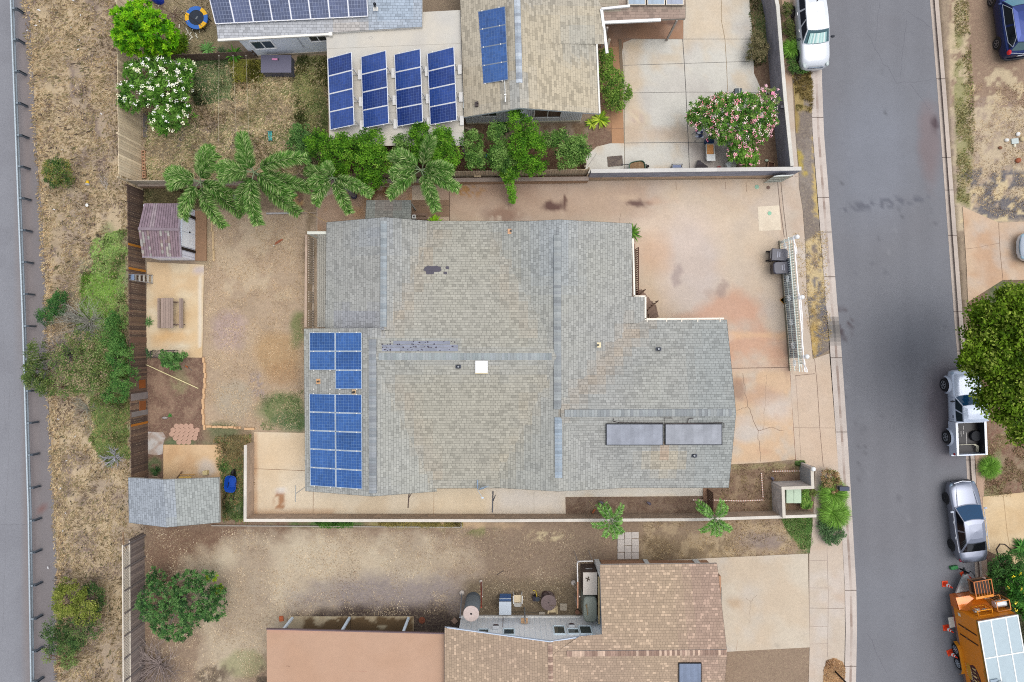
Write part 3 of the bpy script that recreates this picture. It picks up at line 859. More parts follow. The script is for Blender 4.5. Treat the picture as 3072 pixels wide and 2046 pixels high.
def ridge_cap(parent, pts, cols, w=.15, seg=.15, up=.035, m='paint2', seed=1):
 mb = MB(); r = random.Random(seed)
 for a, b in zip(pts, pts[1:]):
  a, b = W(*a), W(*b)
  n = int((b - a).length / seg)
  u = (b - a).cross(Vector((0, 0, 1))).normalized() * w
  lo = Vector((0, 0, -.055))
  for i in range(n):
   p, q = a.lerp(b, i / n), a.lerp(b, (i + 1) / n)
   c = C(cc(r.choice(cols), r.uniform(.92, 1.05)))
   t0, t1 = Vector((0, 0, up + .012)), Vector((0, 0, up))
   mb.face([p + u + lo + t0, p + t0, q + t1, q + u + lo + t1], c)
   mb.face([p + t0, p - u + lo + t0, q - u + lo + t1, q + t1], c)
  for sg in (1, -1):
   e = u * sg * 1.0
   mb.face([a + e + lo + Vector((0, 0, up)), b + e + lo + Vector((0, 0, up)), b + e * 1.07 + lo + Vector((0, 0, -.0)), a + e * 1.07 + lo + Vector((0, 0, -.0))], C(112, 118, 126))
 return mb.build('ridge_cap', 'asphalt', parent)
def solar(label, TL, TR, BR, BL, nc, nr, cells, cols, frame, lines, group=None, up=.1, gap=(.02, .02), skip=(), legs=None, name='solar_array', fw=.022, parent=None, wide_gap=None):
 TL, TR, BR, BL = (W(*p) for p in (TL, TR, BR, BL))
 N = (TR - TL).cross(BL - TL).normalized()
 if N.z < 0: N = -N
 o = sum((TL, TR, BR, BL), Vector()) / 4
 t = thing(name, label, 'solar panels', (o.x, o.y, o.z - .1), group)
 def P(u, v, h=0):
  return TL.lerp(TR, u).lerp(BL.lerp(BR, u), v) + N * (up + h)
 Lu = (TR - TL).length; Lv = (BL - TL).length
 for i in range(nc):
  for j in range(nr):
   if (i, j) in skip: continue
   gu, gv = gap[0] / Lu, gap[1] / Lv
   u0, u1 = i / nc + gu, (i + 1) / nc - gu
   v0, v1 = j / nr + gv, (j + 1) / nr - gv
   base = random.choice(cols)
   mb = MB()
   mb.face([P(u0, v0), P(u0, v1), P(u1, v1), P(u1, v0)], C(lines))
   nx, ny = cells
   fu, fv = fw / Lu, fw / Lv
   for a in range(nx):
    for b in range(ny):
     s0 = u0 + fu + (u1 - u0 - 2 * fu) * (a + .05) / nx; s1 = u0 + fu + (u1 - u0 - 2 * fu) * (a + .95) / nx
     t0 = v0 + fv + (v1 - v0 - 2 * fv) * (b + .04) / ny; t1 = v0 + fv + (v1 - v0 - 2 * fv) * (b + .96) / ny
     c = C(cc(base, random.uniform(.94, 1.06)))
     mb.face([P(s0, t0, .004), P(s0, t1, .004), P(s1, t1, .004), P(s1, t0, .004)], c)
   p = mb.build('panel', 'cells', t)
   fr = MB(C(frame))
   for a, b in (((u0, v0), (u1, v0)), ((u1, v0), (u1, v1)), ((u1, v1), (u0, v1)), ((u0, v1), (u0, v0))):
    fr.bar(P(*a, -.012), P(*b, -.012), fw * 1.2, .045)
   fr.build('frame', 'paint', p)
 r = MB(C(225, 222, 215))
 for j in range(nr + 1):
  for u in ((.2, .8) if nc == 1 else [(i + f) / nc for i in range(nc) for f in (.17, .8)]):
   r.box(P(u, min(max(j / nr, -.01), 1.01), .0), (.07, .07, .03))
 r.build('clamps', 'metal', t)
 if legs:
  for v in legs:
   l = MB(C(232, 230, 226))
   top = P(1, v, -.06)
   l.bar(top, (top.x + .06, top.y, 2.80), .05, .05)
   l.bar((top.x + .06, top.y, 2.82), P(0, v, -.05), .04, .04)
   l.box((top.x + .2, top.y, 2.79), (.22, .55, .06))
   l.build('leg', 'paint', t)
 return t
def window(parent, wp, u0, u1, z0, z1, dirv, nrm, panes=2, glass=(58, 64, 68), frame=(236, 238, 240)):
 """window in a wall: wp = wall origin (world), dirv along the wall, nrm outward"""
 def P(u, z, d): return Vector((wp[0], wp[1], 0)) + dirv * u + Vector((0, 0, z)) + nrm * d
 f = MB(CV(frame))
 for a, b in (((u0, z0), (u1, z0)), ((u0, z1), (u1, z1)), ((u0, z0), (u0, z1)), ((u1, z0), (u1, z1))):
  f.bar(P(*a, .03), P(*b, .03), .07, .07)
 for k in range(1, panes):
  u = u0 + (u1 - u0) * k / panes
  f.bar(P(u, z0, .03), P(u, z1, .03), .05, .05)
 w = f.build('window', 'paint', parent)
 g = MB(C(glass)); g.face([P(u0, z0, .02), P(u1, z0, .02), P(u1, z1, .02), P(u0, z1, .02)])
 g.build('pane', 'glass', w)
 return w
# ---- main house
def main_house():
 h = thing('house', 'large grey green shingle roofed house filling the middle of the photo', 'house', W(1536, 1060))
 r = Roof()
 zw, zs, zc, ze = 4.25, 4.34, 4.3, 3.0
 r.plane((1153, 652, zw), (1152, 990, zw), (976, 984, ze), (980, 667, ze))                  # west gable, north part
 r.plane((1153, 652, zw), (1152, 990, zw), (1310, 984, ze), (1304, 664, ze), sides='B')
 r.plane((1116, 984, zs), (1118, 1489, zs), (916, 1473, ze), (912, 986, ze))                # west gable, south part
 r.plane((1116, 984, zs), (1118, 1489, zs), (1310, 1474, 3.07), (1306, 986, 3.07), sides='B')
 r.plane((1677, 659, zc), (1675, 1474, zc), (1899, 1462, 3.02), (1896, 671, 3.02))            # centre gable
 r.plane((1677, 659, zc), (1675, 1474, zc), (1476, 1462, 3.12), (1449, 671, 3.0), sides='B')
 r.plane((1128, 1069.5, 4.33), (1670, 1069.5, 4.33), (1670, 663, 3.02), (1128, 663, 3.02), sides='E')   # long cross roof
 r.plane((1128, 1069.5, 4.33), (1670, 1069.5, 4.33), (1670, 1463, 3.14), (1128, 1466, 3.14), sides='E')
 r.plane((1682, 1240, 4.38), (2208, 1238, 4.38), (2180, 959, 3.0), (1682, 961, 3.0))         # east wing
 r.plane((1682, 1240, 4.38), (2208, 1238, 4.38), (2186, 1463, 3.2), (1682, 1463, 3.2))
 r.plane((1840, 890, 3.25), (1840, 970, 3.25), (1935, 970, 2.99), (1934, 890, 2.99), sides='BE')    # over the porch
 def pr(P):
  P.noise(C(176, 176, 162), .4, .5, 200, .4)
  P.noise(C(164, 166, 163), .4, .55, 110, .3)
  P.poly([(1290, 664), (1450, 664), (1640, 1060), (1160, 1060)], C(180, 174, 156), a=.5, soft=80, edge=30)
  P.poly([(1180, 1110), (1640, 1110), (1500, 1470), (1300, 1470)], C(180, 173, 154), a=.6, soft=80, edge=30)
  P.poly([(1300, 690), (1330, 690), (1200, 1000), (1160, 1000)], C(182, 168, 148), a=.6, soft=50, edge=30)
  P.poly([(1470, 700), (1530, 820), (1600, 1010), (1580, 1010), (1490, 850)], C(180, 168, 150), a=.5, soft=50, edge=24)
  P.poly([(1180, 1150), (1220, 1150), (1330, 1440), (1300, 1440)], C(182, 168, 148), a=.5, soft=50, edge=24)
  P.poly([(1610, 1150), (1630, 1150), (1520, 1380), (1490, 1400)], C(190, 176, 150), a=.5, soft=50, edge=24)
  P.poly([(1880, 975), (1960, 975), (1730, 1215), (1690, 1230)], C(184, 166, 144), a=.65, soft=50, edge=24)
  P.blob(1990, 1380, 60, 40, C(192, 180, 156), a=.7, soft=30)
  P.blob(1980, 1352, 10, 18, C(200, 160, 132), a=.7)
  P.rect(1600, 650, 1720, 860, C(164, 172, 178), a=.6, soft=90, edge=20)
  P.rect(1070, 650, 1180, 740, C(162, 168, 176), a=.6, soft=70, edge=14)
  P.rect(1000, 930, 1150, 985, C(158, 160, 168), a=.7, soft=40)
  P.rect(2080, 960, 2210, 1470, C(164, 169, 167), a=.7, soft=60)
  P.rect(1160, 1010, 1380, 1060, C(176, 178, 172), a=.6, soft=30)
  pass
 ro = r.finish('roof', 'shingle', h, (173, 173, 168), pr)
 blue = [(156, 161, 162), (163, 168, 168), (150, 154, 156), (167, 171, 170)]
 ridge_cap(ro, [(1672, 705, 4.3), (1673, 1228, 4.3)], blue, .2, .16)
 ridge_cap(ro, [(1675, 1252, 4.3), (1676, 1434, 4.3)], [(158, 172, 184), (166, 178, 188)], .2, .16)
 ridge_cap(ro, [(1694, 1240, 4.38), (2195, 1238, 4.38)], blue, .19, .16, seed=3)
 ridge_cap(ro, [(1117, 1018, 4.34), (1118, 1480, 4.34)], [(152, 156, 160), (160, 164, 166), (148, 154, 158)], .2, .16, seed=4)
 ridge_cap(ro, [(1151, 662, 4.25), (1150, 980, 4.25)], [(160, 168, 172), (168, 174, 176)], .17, .16, seed=5)
 ridge_cap(ro, [(1136, 1069.5, 4.33), (1655, 1069.5, 4.33)], [(160, 168, 168), (166, 172, 172), (158, 164, 166)], .19, .16, seed=6)
 # repaired shingles with spots of tar
 pt = MB()
 def pz(y): return 4.33 - (1069 - y) / 407 * 1.31 + .02
 for x0, x1, y0, y1 in ((1180, 1350, 1023, 1033), (1146, 1374, 1034, 1043), (1146, 1374, 1044, 1053)):
  x = x0
  while x < x1:
   w = random.uniform(10, 22); e = min(x + w, x1)
   pt.face([W(x, y1, pz(y1)), W(e, y1, pz(y1)), W(e, y0, pz(y0)), W(x, y0, pz(y0))], C(cc((150, 154, 168), random.uniform(.94, 1.05))))
   x = e
 for k in range(48):
  x, y = random.uniform(1146, 1374), random.choice((1026, 1034, 1041, 1050)) + random.uniform(-2, 2)
  d = random.uniform(1, 2.4); z = pz(y) + .006
  pt.face([W(x - d, y + d * .6, z), W(x + d, y + d, z), W(x + d * .8, y - d, z), W(x - d, y - d * .7, z)], C(74, 68, 82))
 pt.build('roof_patch', 'asphalt', ro)
 pt = MB()
 for cx, cy, rx, ry in ((1298, 807, 26, 9.5), (1290, 818, 12, 5), (1342, 803, 5, 4.5), (1336, 819, 5.5, 4)):
  n = 40 if rx > 20 else 16
  pt.face([W(cx + rx * math.copysign(abs(math.cos(a)) ** .6, math.cos(a)) * (1 + .08 * math.sin(a * 7 + cx) + random.uniform(-.03, .03)), cy - ry * math.copysign(abs(math.sin(a)) ** .6, math.sin(a)) * (1 + .13 * math.sin(a * 9 + cy)), pz(cy) + .012 + rx * .0002) for a in [6.2832 * k / n for k in range(n)]], C(96, 92, 102))
 pt.build('tar_patch', 'asphalt', ro)
 # skylight
 sk = MB(C(250, 250, 250)); z = 4.33 - .07
 q = [W(1426, 1119, z + .05), W(1463, 1119, z + .05), W(1463, 1082, z + .16), W(1426, 1082, z + .16)]
 lo = [p - Vector((0, 0, .2)) for p in q]
 sk.face(q)
 for i in range(4): sk.face([lo[i - 1], lo[i], q[i], q[i - 1]])
 sk.bar(W(1425, 1119.5, z + .03), W(1464, 1119.5, z + .03), .05, .05, C(222, 204, 160))
 sk.build('skylight', 'plastic', ro)
 # plumbing vents
 def vent(x, y, z, base, pipe, dx, r=.05, hh=.35, name='vent'):
  v = MB()
  v.box(W(x, y, z + .03), (.22, .28, .03), C(base))
  v.tube([W(x, y, z) + Vector((dx, 0, 0)), W(x, y, z) + Vector((dx, 0, hh))], r, 8, C(pipe))
  v.tube([W(x, y, z) + Vector((dx, 0, hh)), W(x, y, z) + Vector((dx, 0, hh + .004))], r * .75, 8, C(18, 18, 20))
  v.build(name, 'plastic', ro)
 vent(1529, 694, 3.45, (226, 170, 122), (50, 50, 56), .06)
 vent(955, 1144, 3.3, (222, 170, 118), (92, 92, 88), .05)
 vent(1062, 1176, 4.0, (214, 182, 142), (60, 54, 50), .02, .07)
 vent(1797, 1035, 3.9, (238, 222, 176), (40, 40, 44), -.07)
 for x, y, z in ((1976, 1047, 3.5), (1375, 1100, 4.25), (2083, 1367, 3.7)):
  v = MB()
  v.box(W(x, y, z + .03), (.3, .2, .04), C(74, 78, 90)); v.lathe(W(x, y, z + .04), [(.1, 0), (.1, .12), (.07, .16)], 10, C(66, 70, 80))
  v.lathe(W(x, y, z + .2), [(.05, 0), (.05, .01)], 8, C(150, 154, 160)); v.build('vent', 'metal', ro)
 # gutters
 g = MB(C(250, 240, 222))
 def gut(a, b): g.bar(W(*a), W(*b), .10, .10)
 gut((1898.5, 716, 2.97), (1903, 888, 2.97)); gut((1901, 889, 2.97), (1936, 889, 2.97)); gut((1936, 890, 2.97), (1936, 957, 2.97)); gut((1934, 957.5, 2.97), (2171, 955.5, 2.97))
 for x in (1941, 2000, 2045, 2093, 2160): g.box(W(x, 960, 3.02), (.05, .2, .05))
 g.build('gutter', 'paint', ro)
 g = MB(C(214, 212, 204))
 # walls
 w = MB(C(206, 206, 196))
 w.prism([W(*p)[:2] for p in ((1041, 716), (1440, 716), (1850, 712), (1850, 905), (1888, 905), (1888, 986), (2108, 986), (2108, 1408), (1480, 1408), (1480, 1412), (1130, 1412), (984, 1412), (984, 1014), (1041, 1014))][::-1], 0, 3.0)
 for a, b, c in (((1041, 716, 3.0), (1262, 716, 3.0), (1190, 716, 4.1)), ((1466, 713, 3.0), (1850, 713, 3.0), (1668, 713, 4.15)), ((984, 1411, 3.0), (1290, 1411, 3.0), (1160, 1411, 4.2)), ((1490, 1409, 3.05), (1850, 1409, 3.05), (1665, 1409, 4.15))):
  w.face([W(*T(*a[:2], 0), 0) + Vector((0, 0, a[2])), W(*T(*b[:2], 0), 0) + Vector((0, 0, b[2])), W(*T(*c[:2], 0), 0) + Vector((0, 0, c[2]))])
 w.face([W(2109, 986) + Vector((0, 0, 3)), W(2109, 1408) + Vector((0, 0, 3)), W(2109, 1217) + Vector((0, 0, 4.25))])
 w.build('wall', 'paint', h)
 X = Vector((1, 0, 0)); Y = Vector((0, 1, 0))
 for x in (1120, 1560, 1720): window(h, W(x, 712), 0, 1.4, 1.0, 2.1, X, Y)
 for x in (1180, 1350, 1900): window(h, W(x, 1413), 0, 1.4, 1.0, 2.1, X, -Y)
 window(h, W(1852, 800), 0, 1.4, 1.0, 2.1, -Y, X)
 # west deck with its railing and beam
 d = MB()
 k = 0
 for x in np.arange(952, 1042, 6.2):
  a, b = W(x, 694, .6), W(x + 5.6, 981, .6)
  c = (208, 204, 192) if k < 9 else (176, 152, 132)
  d.prism([(a.x, a.y), (b.x, a.y), (b.x, b.y), (a.x, b.y)], .56, .6, C(cc(c, random.uniform(.95, 1.03)))); k += 1
 d.build('deck', 'wood', h)
 rl = MB(C(196, 172, 152))
 yy = 704
 for y in range(704, 982, 1):
  pass
 rl.bar(W(919, 704, 1.55), W(917, 982, 1.55), .14, .05)
 rl.build('railing', 'wood', h)
 b = MB(C(206, 190, 172))
 y = 708
 while y < 980:
  if not (848 < y < 872) and not (905 < y < 925):
   b.bar(W(*T(918.5, y, 1.5), .55), W(*T(918.5, y, 1.5), .55) + Vector((0, 0, .98)), .04, .06)
  y += 7.2
 b.bar(W(*T(918.5, 704, 1.5), .55), W(*T(917, 982, 1.5), .55), .06, .06)
 b.build('balusters', 'wood', h)
 b = MB(C(238, 238, 224)); b.bar(W(924, 699, 2.55), W(984, 699, 2.75), .16, .2); b.bar(W(924, 699, 2.55), W(*T(924, 699, 2.5), 0) + Vector((0, 0, .0)), .1, .1)
 b.build('beam', 'paint', h)
 # east porch: posts, brown rail, steps
 p = MB(C(96, 64, 52))
 a0, a1 = T(1915, 742, 1.5), T(1915, 886, 1.5)
 p.bar(W(*a0, 0) + Vector((0, 0, 1.5)), W(*a1, 0) + Vector((0, 0, 1.5)), .07, .05)
 p.bar(W(*a0, 0) + Vector((0, 0, .7)), W(*a1, 0) + Vector((0, 0, .7)), .06, .05)
 n = 22
 for i in range(n + 1):
  q = W(a0[0], a0[1] + (a1[1] - a0[1]) * i / n, 0)
  p.bar((q.x, q.y, .6), (q.x, q.y, 1.5), .035, .035)
 p.build('railing', 'wood', h)
 p = MB(C(150, 112, 92))
 a, b = W(1850, 735), W(1900, 905)
 p.prism([(a.x, a.y), (b.x, a.y), (b.x, b.y), (a.x, b.y)], 0, .6); p.build('porch', 'wood', h)
 st = MB()
 for i in range(5):
  # steps turning down towards the drive
  x0, y0 = 1905 + i * 12, 880 + i * 10
  q = [W(x0, y0), W(x0 + 14, y0 - 10 + i), W(x0 + 38 - i * 4, y0 + 22 + i * 2), W(x0 + 22 - i * 6, y0 + 44)]
  st.prism([(v.x, v.y) for v in q], 0, .62 - i * .13, C(*[v * (1 - .03 * i) for v in (150, 124, 108)]))
 st.build('steps', 'wood', h)
 sr = MB(C(96, 72, 58))
 for (x0, y0, x1, y1) in ((1919, 884, 1937, 868), (1938, 934, 1975, 902), (1940, 956, 1942, 930)):
  A, B = W(x0, y0, 1.0), W(x1, y1, 1.0)
  sr.bar(A, B, .06, .05)
  for i in range(6):
   q = A.lerp(B, i / 5); sr.bar((q.x, q.y, .15), q, .03, .03)
 sr.build('railing', 'wood', h)
 return h
main_house()
# small lean-to roof on the north side
def awning():
 t = thing('awning', 'small flat grey shingled awning roof sticking out north of the big house', 'awning', W(*T(1165, 640, 2.4)))
 r = Roof()
 r.plane((1096, 662, 2.75), (1234, 662, 2.75), (1233, 601, 2.5), (1099, 601, 2.5), fas=(130, 130, 124))
 r.finish('roof', 'shingle', t, (148, 150, 142), lambda P: (P.blob(1165, 625, 40, 20, C(150, 138, 128), a=.8), P.blob(1138, 630, 4, 3, C(220, 214, 206), soft=2, edge=3, esc=8), P.blob(1142, 627, 5, 2, C(220, 214, 206), soft=2, edge=3, esc=8)))
 p = MB(C(190, 186, 176))
 for x in (1104, 1229):
  q = W(*T(x, 606, 2.5)); p.bar((q.x, q.y, 0), (q.x, q.y, 2.42), .09, .09)
 p.build('post', 'wood', t)
awning()
BL = [(54, 96, 160), (50, 90, 154), (60, 102, 166), (48, 88, 148)]
def zW(x): return 3.0 + (x - 912) / (1116 - 912) * 1.3
solar('upper blue solar array of five panels on the west slope of the large middle roof', (931, 997, zW(931)), (1088, 997, zW(1088)), (1089, 1167, zW(1089)), (931, 1167, zW(931)), 2, 3, (10, 6), BL, (196, 208, 220), (112, 148, 194), skip=((0, 2),), gap=(.025, .02))
solar('lower blue solar array of ten panels on the west slope of the large middle roof', (930.5, 1180, zW(931)), (1088.5, 1183, zW(1088)), (1090, 1467, zW(1089)), (933, 1456, zW(931)), 2, 5, (10, 6), BL, (196, 208, 220), (112, 148, 194), gap=(.025, .02))
# ---- solar water heater panels on the east wing
def zE(y): return 4.38 - (y - 1238) / (1463 - 1238) * 1.18
def water_panel(label, x0, x1, y0, y1, zf, frame=(58, 60, 66), face=(158, 162, 172), tilt=0, pipes=True, group=None):
 o = W((x0 + x1) / 2, (y0 + y1) / 2, zf((y0 + y1) / 2))
 t = thing('solar_heater', label, 'solar heater', o, group)
 def P(x, y, h): return W(x, y, zf(y) + h)
 b = MB(C(frame))
 q = [P(x0, y1, .16), P(x1, y1, .16), P(x1, y0, .16), P(x0, y0, .16)]
 lo = [p - Vector((0, 0, .14)) for p in q]
 b.face(q)
 for i in range(4): b.face([lo[i - 1], lo[i], q[i], q[i - 1]])
 b.build('frame', 'metal', t)
 g = MB()
 n = 12
 for i in range(n):
  xa = x0 + 2.5 + (x1 - x0 - 5) * i / n; xb = x0 + 2.5 + (x1 - x0 - 5) * (i + 1) / n
  c = C(*[v * (1 + .03 * math.sin(i * 1.7 + x0)) for v in face])
  g.face([P(xa, y1 - 2, .165), P(xb, y1 - 2, .165), P(xb, y0 + 2.5, .165), P(xa, y0 + 2.5, .165)], c)
 g.build('collector', 'cells', t)
 return t
t = water_panel('left long grey solar water heater panel on the east wing roof', 1818, 1990, 1271, 1336, zE)
p = MB(C(60, 50, 50)); p.tube([W(1841, 1256, zE(1256) + .1), W(1838, 1263, zE(1263) + .1), W(1858, 1268, zE(1268) + .2), W(1990, 1269, zE(1269) + .2)], .02, 6); p.build('pipe', 'metal', t)
t = water_panel('right long grey solar water heater panel on the east wing roof', 1995, 2167, 1271, 1335, zE, face=(164, 167, 174))
p = MB(C(60, 50, 50)); p.tube([W(2017, 1254, zE(1254) + .1), W(1994, 1254, zE(1254) + .1), W(1993, 1272, zE(1272) + .25), W(2165, 1268, zE(1268) + .2), W(2172, 1270, zE(1270) + .15), W(2172, 1284, zE(1284) + .1)], .022, 6)
p.tube([W(2082, 1254, zE(1254) + .1), W(2066, 1256, zE(1256) + .1), W(2062, 1268, zE(1268) + .2)], .02, 6); p.build('pipe', 'metal', t)
# ---- north neighbour
def north_house():
 h = thing('house', 'beige shingle roofed house with a south gable at the top centre of the photo', 'house', W(1590, 150))
 r = Roof()
 r.plane((1543, -160, 4.3), (1560, 323, 4.3), (1393, 351, 2.95), (1376, -150, 2.95))
 r.plane((1543, -160, 4.3), (1560, 323, 4.3), (1799, 341, 2.95), (1790, 130, 2.95), sides='BE')
 r.plane((1543, -160, 4.3), (1548, 130, 4.3), (1812, 132, 2.9), (1800, -150, 2.9), sides='E')
 def pr(P):
  P.noise(C(176, 172, 162), .6, .55, 120, .2)
  P.rect(1540, 20, 1800, 340, C(200, 186, 158), a=.6, soft=60)
  P.rect(1510, 220, 1580, 330, C(178, 180, 178), a=.7, soft=40)
  P.rect(1690, 60, 1790, 180, C(176, 176, 168), a=.6, soft=50)
  P.rect(1380, 200, 1520, 340, C(196, 182, 156), a=.6, soft=50)
 ro = r.finish('roof', 'shingle_tan', h, (196, 186, 166), pr)
 ridge_cap(ro, [(1550, -60, 4.3), (1558, 248, 4.3)], [(176, 186, 196), (196, 204, 212), (166, 174, 184)], .17, .18, seed=8)
 v = MB(C(70, 62, 62)); v.box(W(1430, 313, 3.4), (.2, .25, .12)); v.box(W(1432, 307, 3.5), (.06, .12, .1)); v.build('vent', 'metal', ro)
 g = MB(C(240, 238, 230)); g.bar(W(1790, 128, 2.95), W(1799, 341, 2.95), .09, .1); g.build('gutter', 'paint', ro)
 g = MB(C(196, 204, 208)); g.bar(W(1393, 352, 2.86), W(1560, 324.5, 4.2), .05, .12); g.bar(W(1560, 324.5, 4.2), W(1799, 342, 2.86), .05, .12); g.build('fascia', 'paint', ro)
 w = MB(CV(196, 202, 202))
 A = W(1400, 372); B = W(1741, 364)
 pk = W(1570, 366)
 w.prism([(A.x, A.y), (B.x, B.y), (B.x + .1, A.y + 14), (A.x, A.y + 14)], 0, 2.9)
 w.face([(A.x, A.y - .002, 2.9), (B.x, B.y - .002, 2.9), (pk.x, A.y + .03, 4.1)])
 n = 26
 w.build('wall', 'paint', h)
 sd = MB(CV(206, 208, 206))
 for i in range(70):
  f = i / 70; q = A.lerp(B, f)
  sd.bar((q.x, q.y - .008, .25), (q.x, q.y - .008, 2.9), .012, .012, CV(172, 178, 180))
 sd.bar((A.x, A.y - .02, .12), (B.x, B.y - .02, .12), .06, .2, C(204, 196, 170))
 sd.build('siding', 'paint', h)
 D = (B - A).normalized(); N = Vector((D.y, -D.x, 0))
 for wx0, wx1, z0, z1, pn, gl in ((1446, 1492, 1.4, 2.5, 2, (70, 64, 62)), (1600, 1678, .95, 2.55, 2, (54, 40, 32))):
  q0, q1 = W(wx0, 368), W(wx1, 368)
  window(h, A, (q0 - A).dot(D), (q1 - A).dot(D), z0, z1, D, N, pn, gl, (196, 198, 194))
 return h
north_house()
def nw_wing():
 h = thing('house', 'pale blue walled wing with light grey shingle roof at the top left of the photo', 'house', W(870, 60))
 r = Roof()
 r.plane((618, -230, 4.0), (1268, -230, 4.0), (1266, 80, 2.9), (654, 119, 2.9), fas=(240, 238, 232))
 ro = r.finish('roof', 'shingle', h, (190, 192, 196), lambda P: (P.rect(1100, -50, 1270, 90, C(172, 188, 204), a=.8, soft=70), P.rect(990, 60, 1100, 110, C(198, 188, 176), a=.6, soft=20)))
 g = MB(C(250, 246, 236)); g.bar(W(654, 121, 2.86), W(993, 103, 2.86), .12, .12); g.box(W(992, 103, 2.85), (.2, .2, .16)); g.build('gutter', 'paint', ro)
 v = MB(); v.box(W(1127, 27, 3.3), (.28, .22, .04), C(238, 236, 230)); v.tube([W(1125, 18, 3.3), W(1124, 14, 3.65)], .07, 10, C(52, 56, 64)); v.ball(W(1124, 12, 3.72), .09, C(44, 48, 56)); v.build('vent', 'metal', ro)
 w = MB(CV(208, 214, 224))
 A = W(762, 172); B = W(979, 159); Z = B - A
 A2 = A; B2 = A + Z * 2.2
 w.prism([(A2.x, A2.y), (B2.x, B2.y), (B2.x, B2.y + 8), (A2.x, A2.y + 8)], 0, 2.88)
 wo = w.build('wall', 'paint', h)
 b = MB(C(214, 200, 178)); b.bar((A.x, A.y - .012, .13), (B2.x, B2.y - .012, .13), .03, .26); b.build('footing', 'paint', h)
 D = Z.normalized(); N = Vector((D.y, -D.x, 0))
 q0, q1 = W(771, 160), W(829, 160)
 window(h, A, .55, 1.78, 1.15, 2.2, D, N, 2, (64, 84, 98), (246, 246, 246))
 window(h, A, 4.0, 5.0, 1.7, 2.45, D, N, 2, (56, 62, 72), (240, 242, 246))
 c = MB(C(226, 230, 236)); c.tube([A + D * 3.35 + N * .04 + Vector((0, 0, 2.8)), A + D * 3.35 + N * .04 + Vector((0, 0, 1.0)), A + D * 3.55 + N * .04 + Vector((0, 0, .8))], .025, 6); c.build('pipe', 'paint', h)
nw_wing()
def garage_roof():
 h = thing('carport', 'brown shingled garage roof with white eave beams at the top edge right of centre', 'garage', W(1930, -20))
 r = Roof()
 r.plane((1700, -330, 3.8), (2058, -330, 3.8), (2056, 55, 2.8), (1812, 63, 2.8), fas=(170, 160, 150))
 r.finish('roof', 'shingle_tan', h, (176, 160, 144), lambda P: (P.rect(1800, 20, 2060, 70, C(168, 142, 130), a=.6, soft=30), P.rect(1700, -100, 1860, 30, C(176, 172, 150), a=.6, soft=20)))
 b = MB(C(246, 246, 244))
 b.bar(W(1804, 27, 3.0), W(1821, 160, 2.6), .16, .14)
 b.bar(W(1813, 68, 2.75), W(1982, 60, 2.75), .16, .12)
 b.bar(W(1804, 27, 3.05), W(1890, 18, 3.2), .12, .12)
 b.build('beam', 'paint', h)
 w = MB(C(200, 190, 176))
 a, c = W(1815, 20), W(2030, 30)
 w.prism([(a.x, a.y), (c.x, a.y), (c.x, a.y + 8), (a.x, a.y + 8)], 0, 2.7); w.build('wall', 'paint', h)
 p = MB(C(190, 178, 168))
 for x, y in ((1822, 84), (2030, 62)):
  q = W(*T(x, y, 2.6)); p.bar((q.x, q.y, 0), (q.x, q.y, 2.66), .1, .1)
 p.bar(W(1829, 118, 1.6), W(1822, 142, 1.1), .14, .14, C(200, 186, 166))
 p.build('post', 'wood', h)
garage_roof()
zt = lambda y: 3.0
def flat_roof():
 h = thing('patio_roof', 'flat cream patio roof carrying four tilted solar racks', 'roof', W(1190, 230))
 pts = [(979, 106), (1000, 80), (1266, 36), (1381, 30), (1391, 349), (1393, 437), (989, 437)]
 sheet('roof', pts, 2.72, (206, 202, 192), lambda P: (stain(P, [((214, 204, 186), .6, .5, 90), ((190, 186, 180), .4, .58, 60)]), P.rect(1000, 70, 1200, 110, C(150, 152, 156), a=.0)), 'paint', step=14, skirt=.14, parent=h, label='flat cream roof deck',
   lines=[([(981, 146), (1382, 130)], .9, (178, 172, 160)), ([(985, 243), (1386, 235)], .8, (184, 178, 166)), ([(987, 340), (1390, 334)], .8, (184, 178, 166)), ([(988, 405), (1392, 398)], .8, (184, 178, 166)),
     ([(1105, 113), (1112, 108), (1118, 113), (1112, 118), (1105, 113)], .8, (184, 178, 170))])
 p = MB(C(214, 210, 202))
 for x, y in ((995, 428), (1190, 430), (1385, 428)):
  q = W(*T(x, y, 2.6)); p.bar((q.x, q.y, 0), (q.x, q.y, 2.62), .1, .1)
 p.build('post', 'paint', h)
flat_roof()
DB = [(44, 70, 140), (38, 62, 128), (50, 80, 152)]
zl, zh = 2.9, 3.75
for i, (a, b, c_, d) in enumerate((((983, 175), (1054, 156), (1062, 375), (991, 390)), ((1083, 170), (1157, 151), (1166, 371), (1090, 385)), ((1183, 163), (1260, 146), (1268, 366), (1192, 380)), ((1282, 160), (1361, 140), (1370, 361), (1291, 375)))):
 lab = ('leftmost tilted solar rack of four panels on the flat cream roof', 'second from left tilted solar rack on the flat cream roof', 'third from left tilted solar rack on the flat cream roof', 'rightmost tilted solar rack on the flat cream roof, beside the beige shingles')[i]
 solar(lab, (*a, zl), (*b, zh), (*c_, zh), (*d, zl), 1, 4, (10, 6), DB, (232, 234, 238), (96, 120, 178), up=0, gap=(.0, .015), legs=(.22, .6, .93), fw=.03)
solar('single column of four blue solar panels on the beige roof beside its grey ridge', (1431.5, 37.5, 3.25), (1517, 20.5, 4.15), (1526.5, 240.5, 4.15), (1441, 255, 3.25), 1, 4, (10, 6), [(62, 98, 160), (66, 104, 166)], (140, 152, 170), (104, 134, 184), up=.08, gap=(.01, .015))
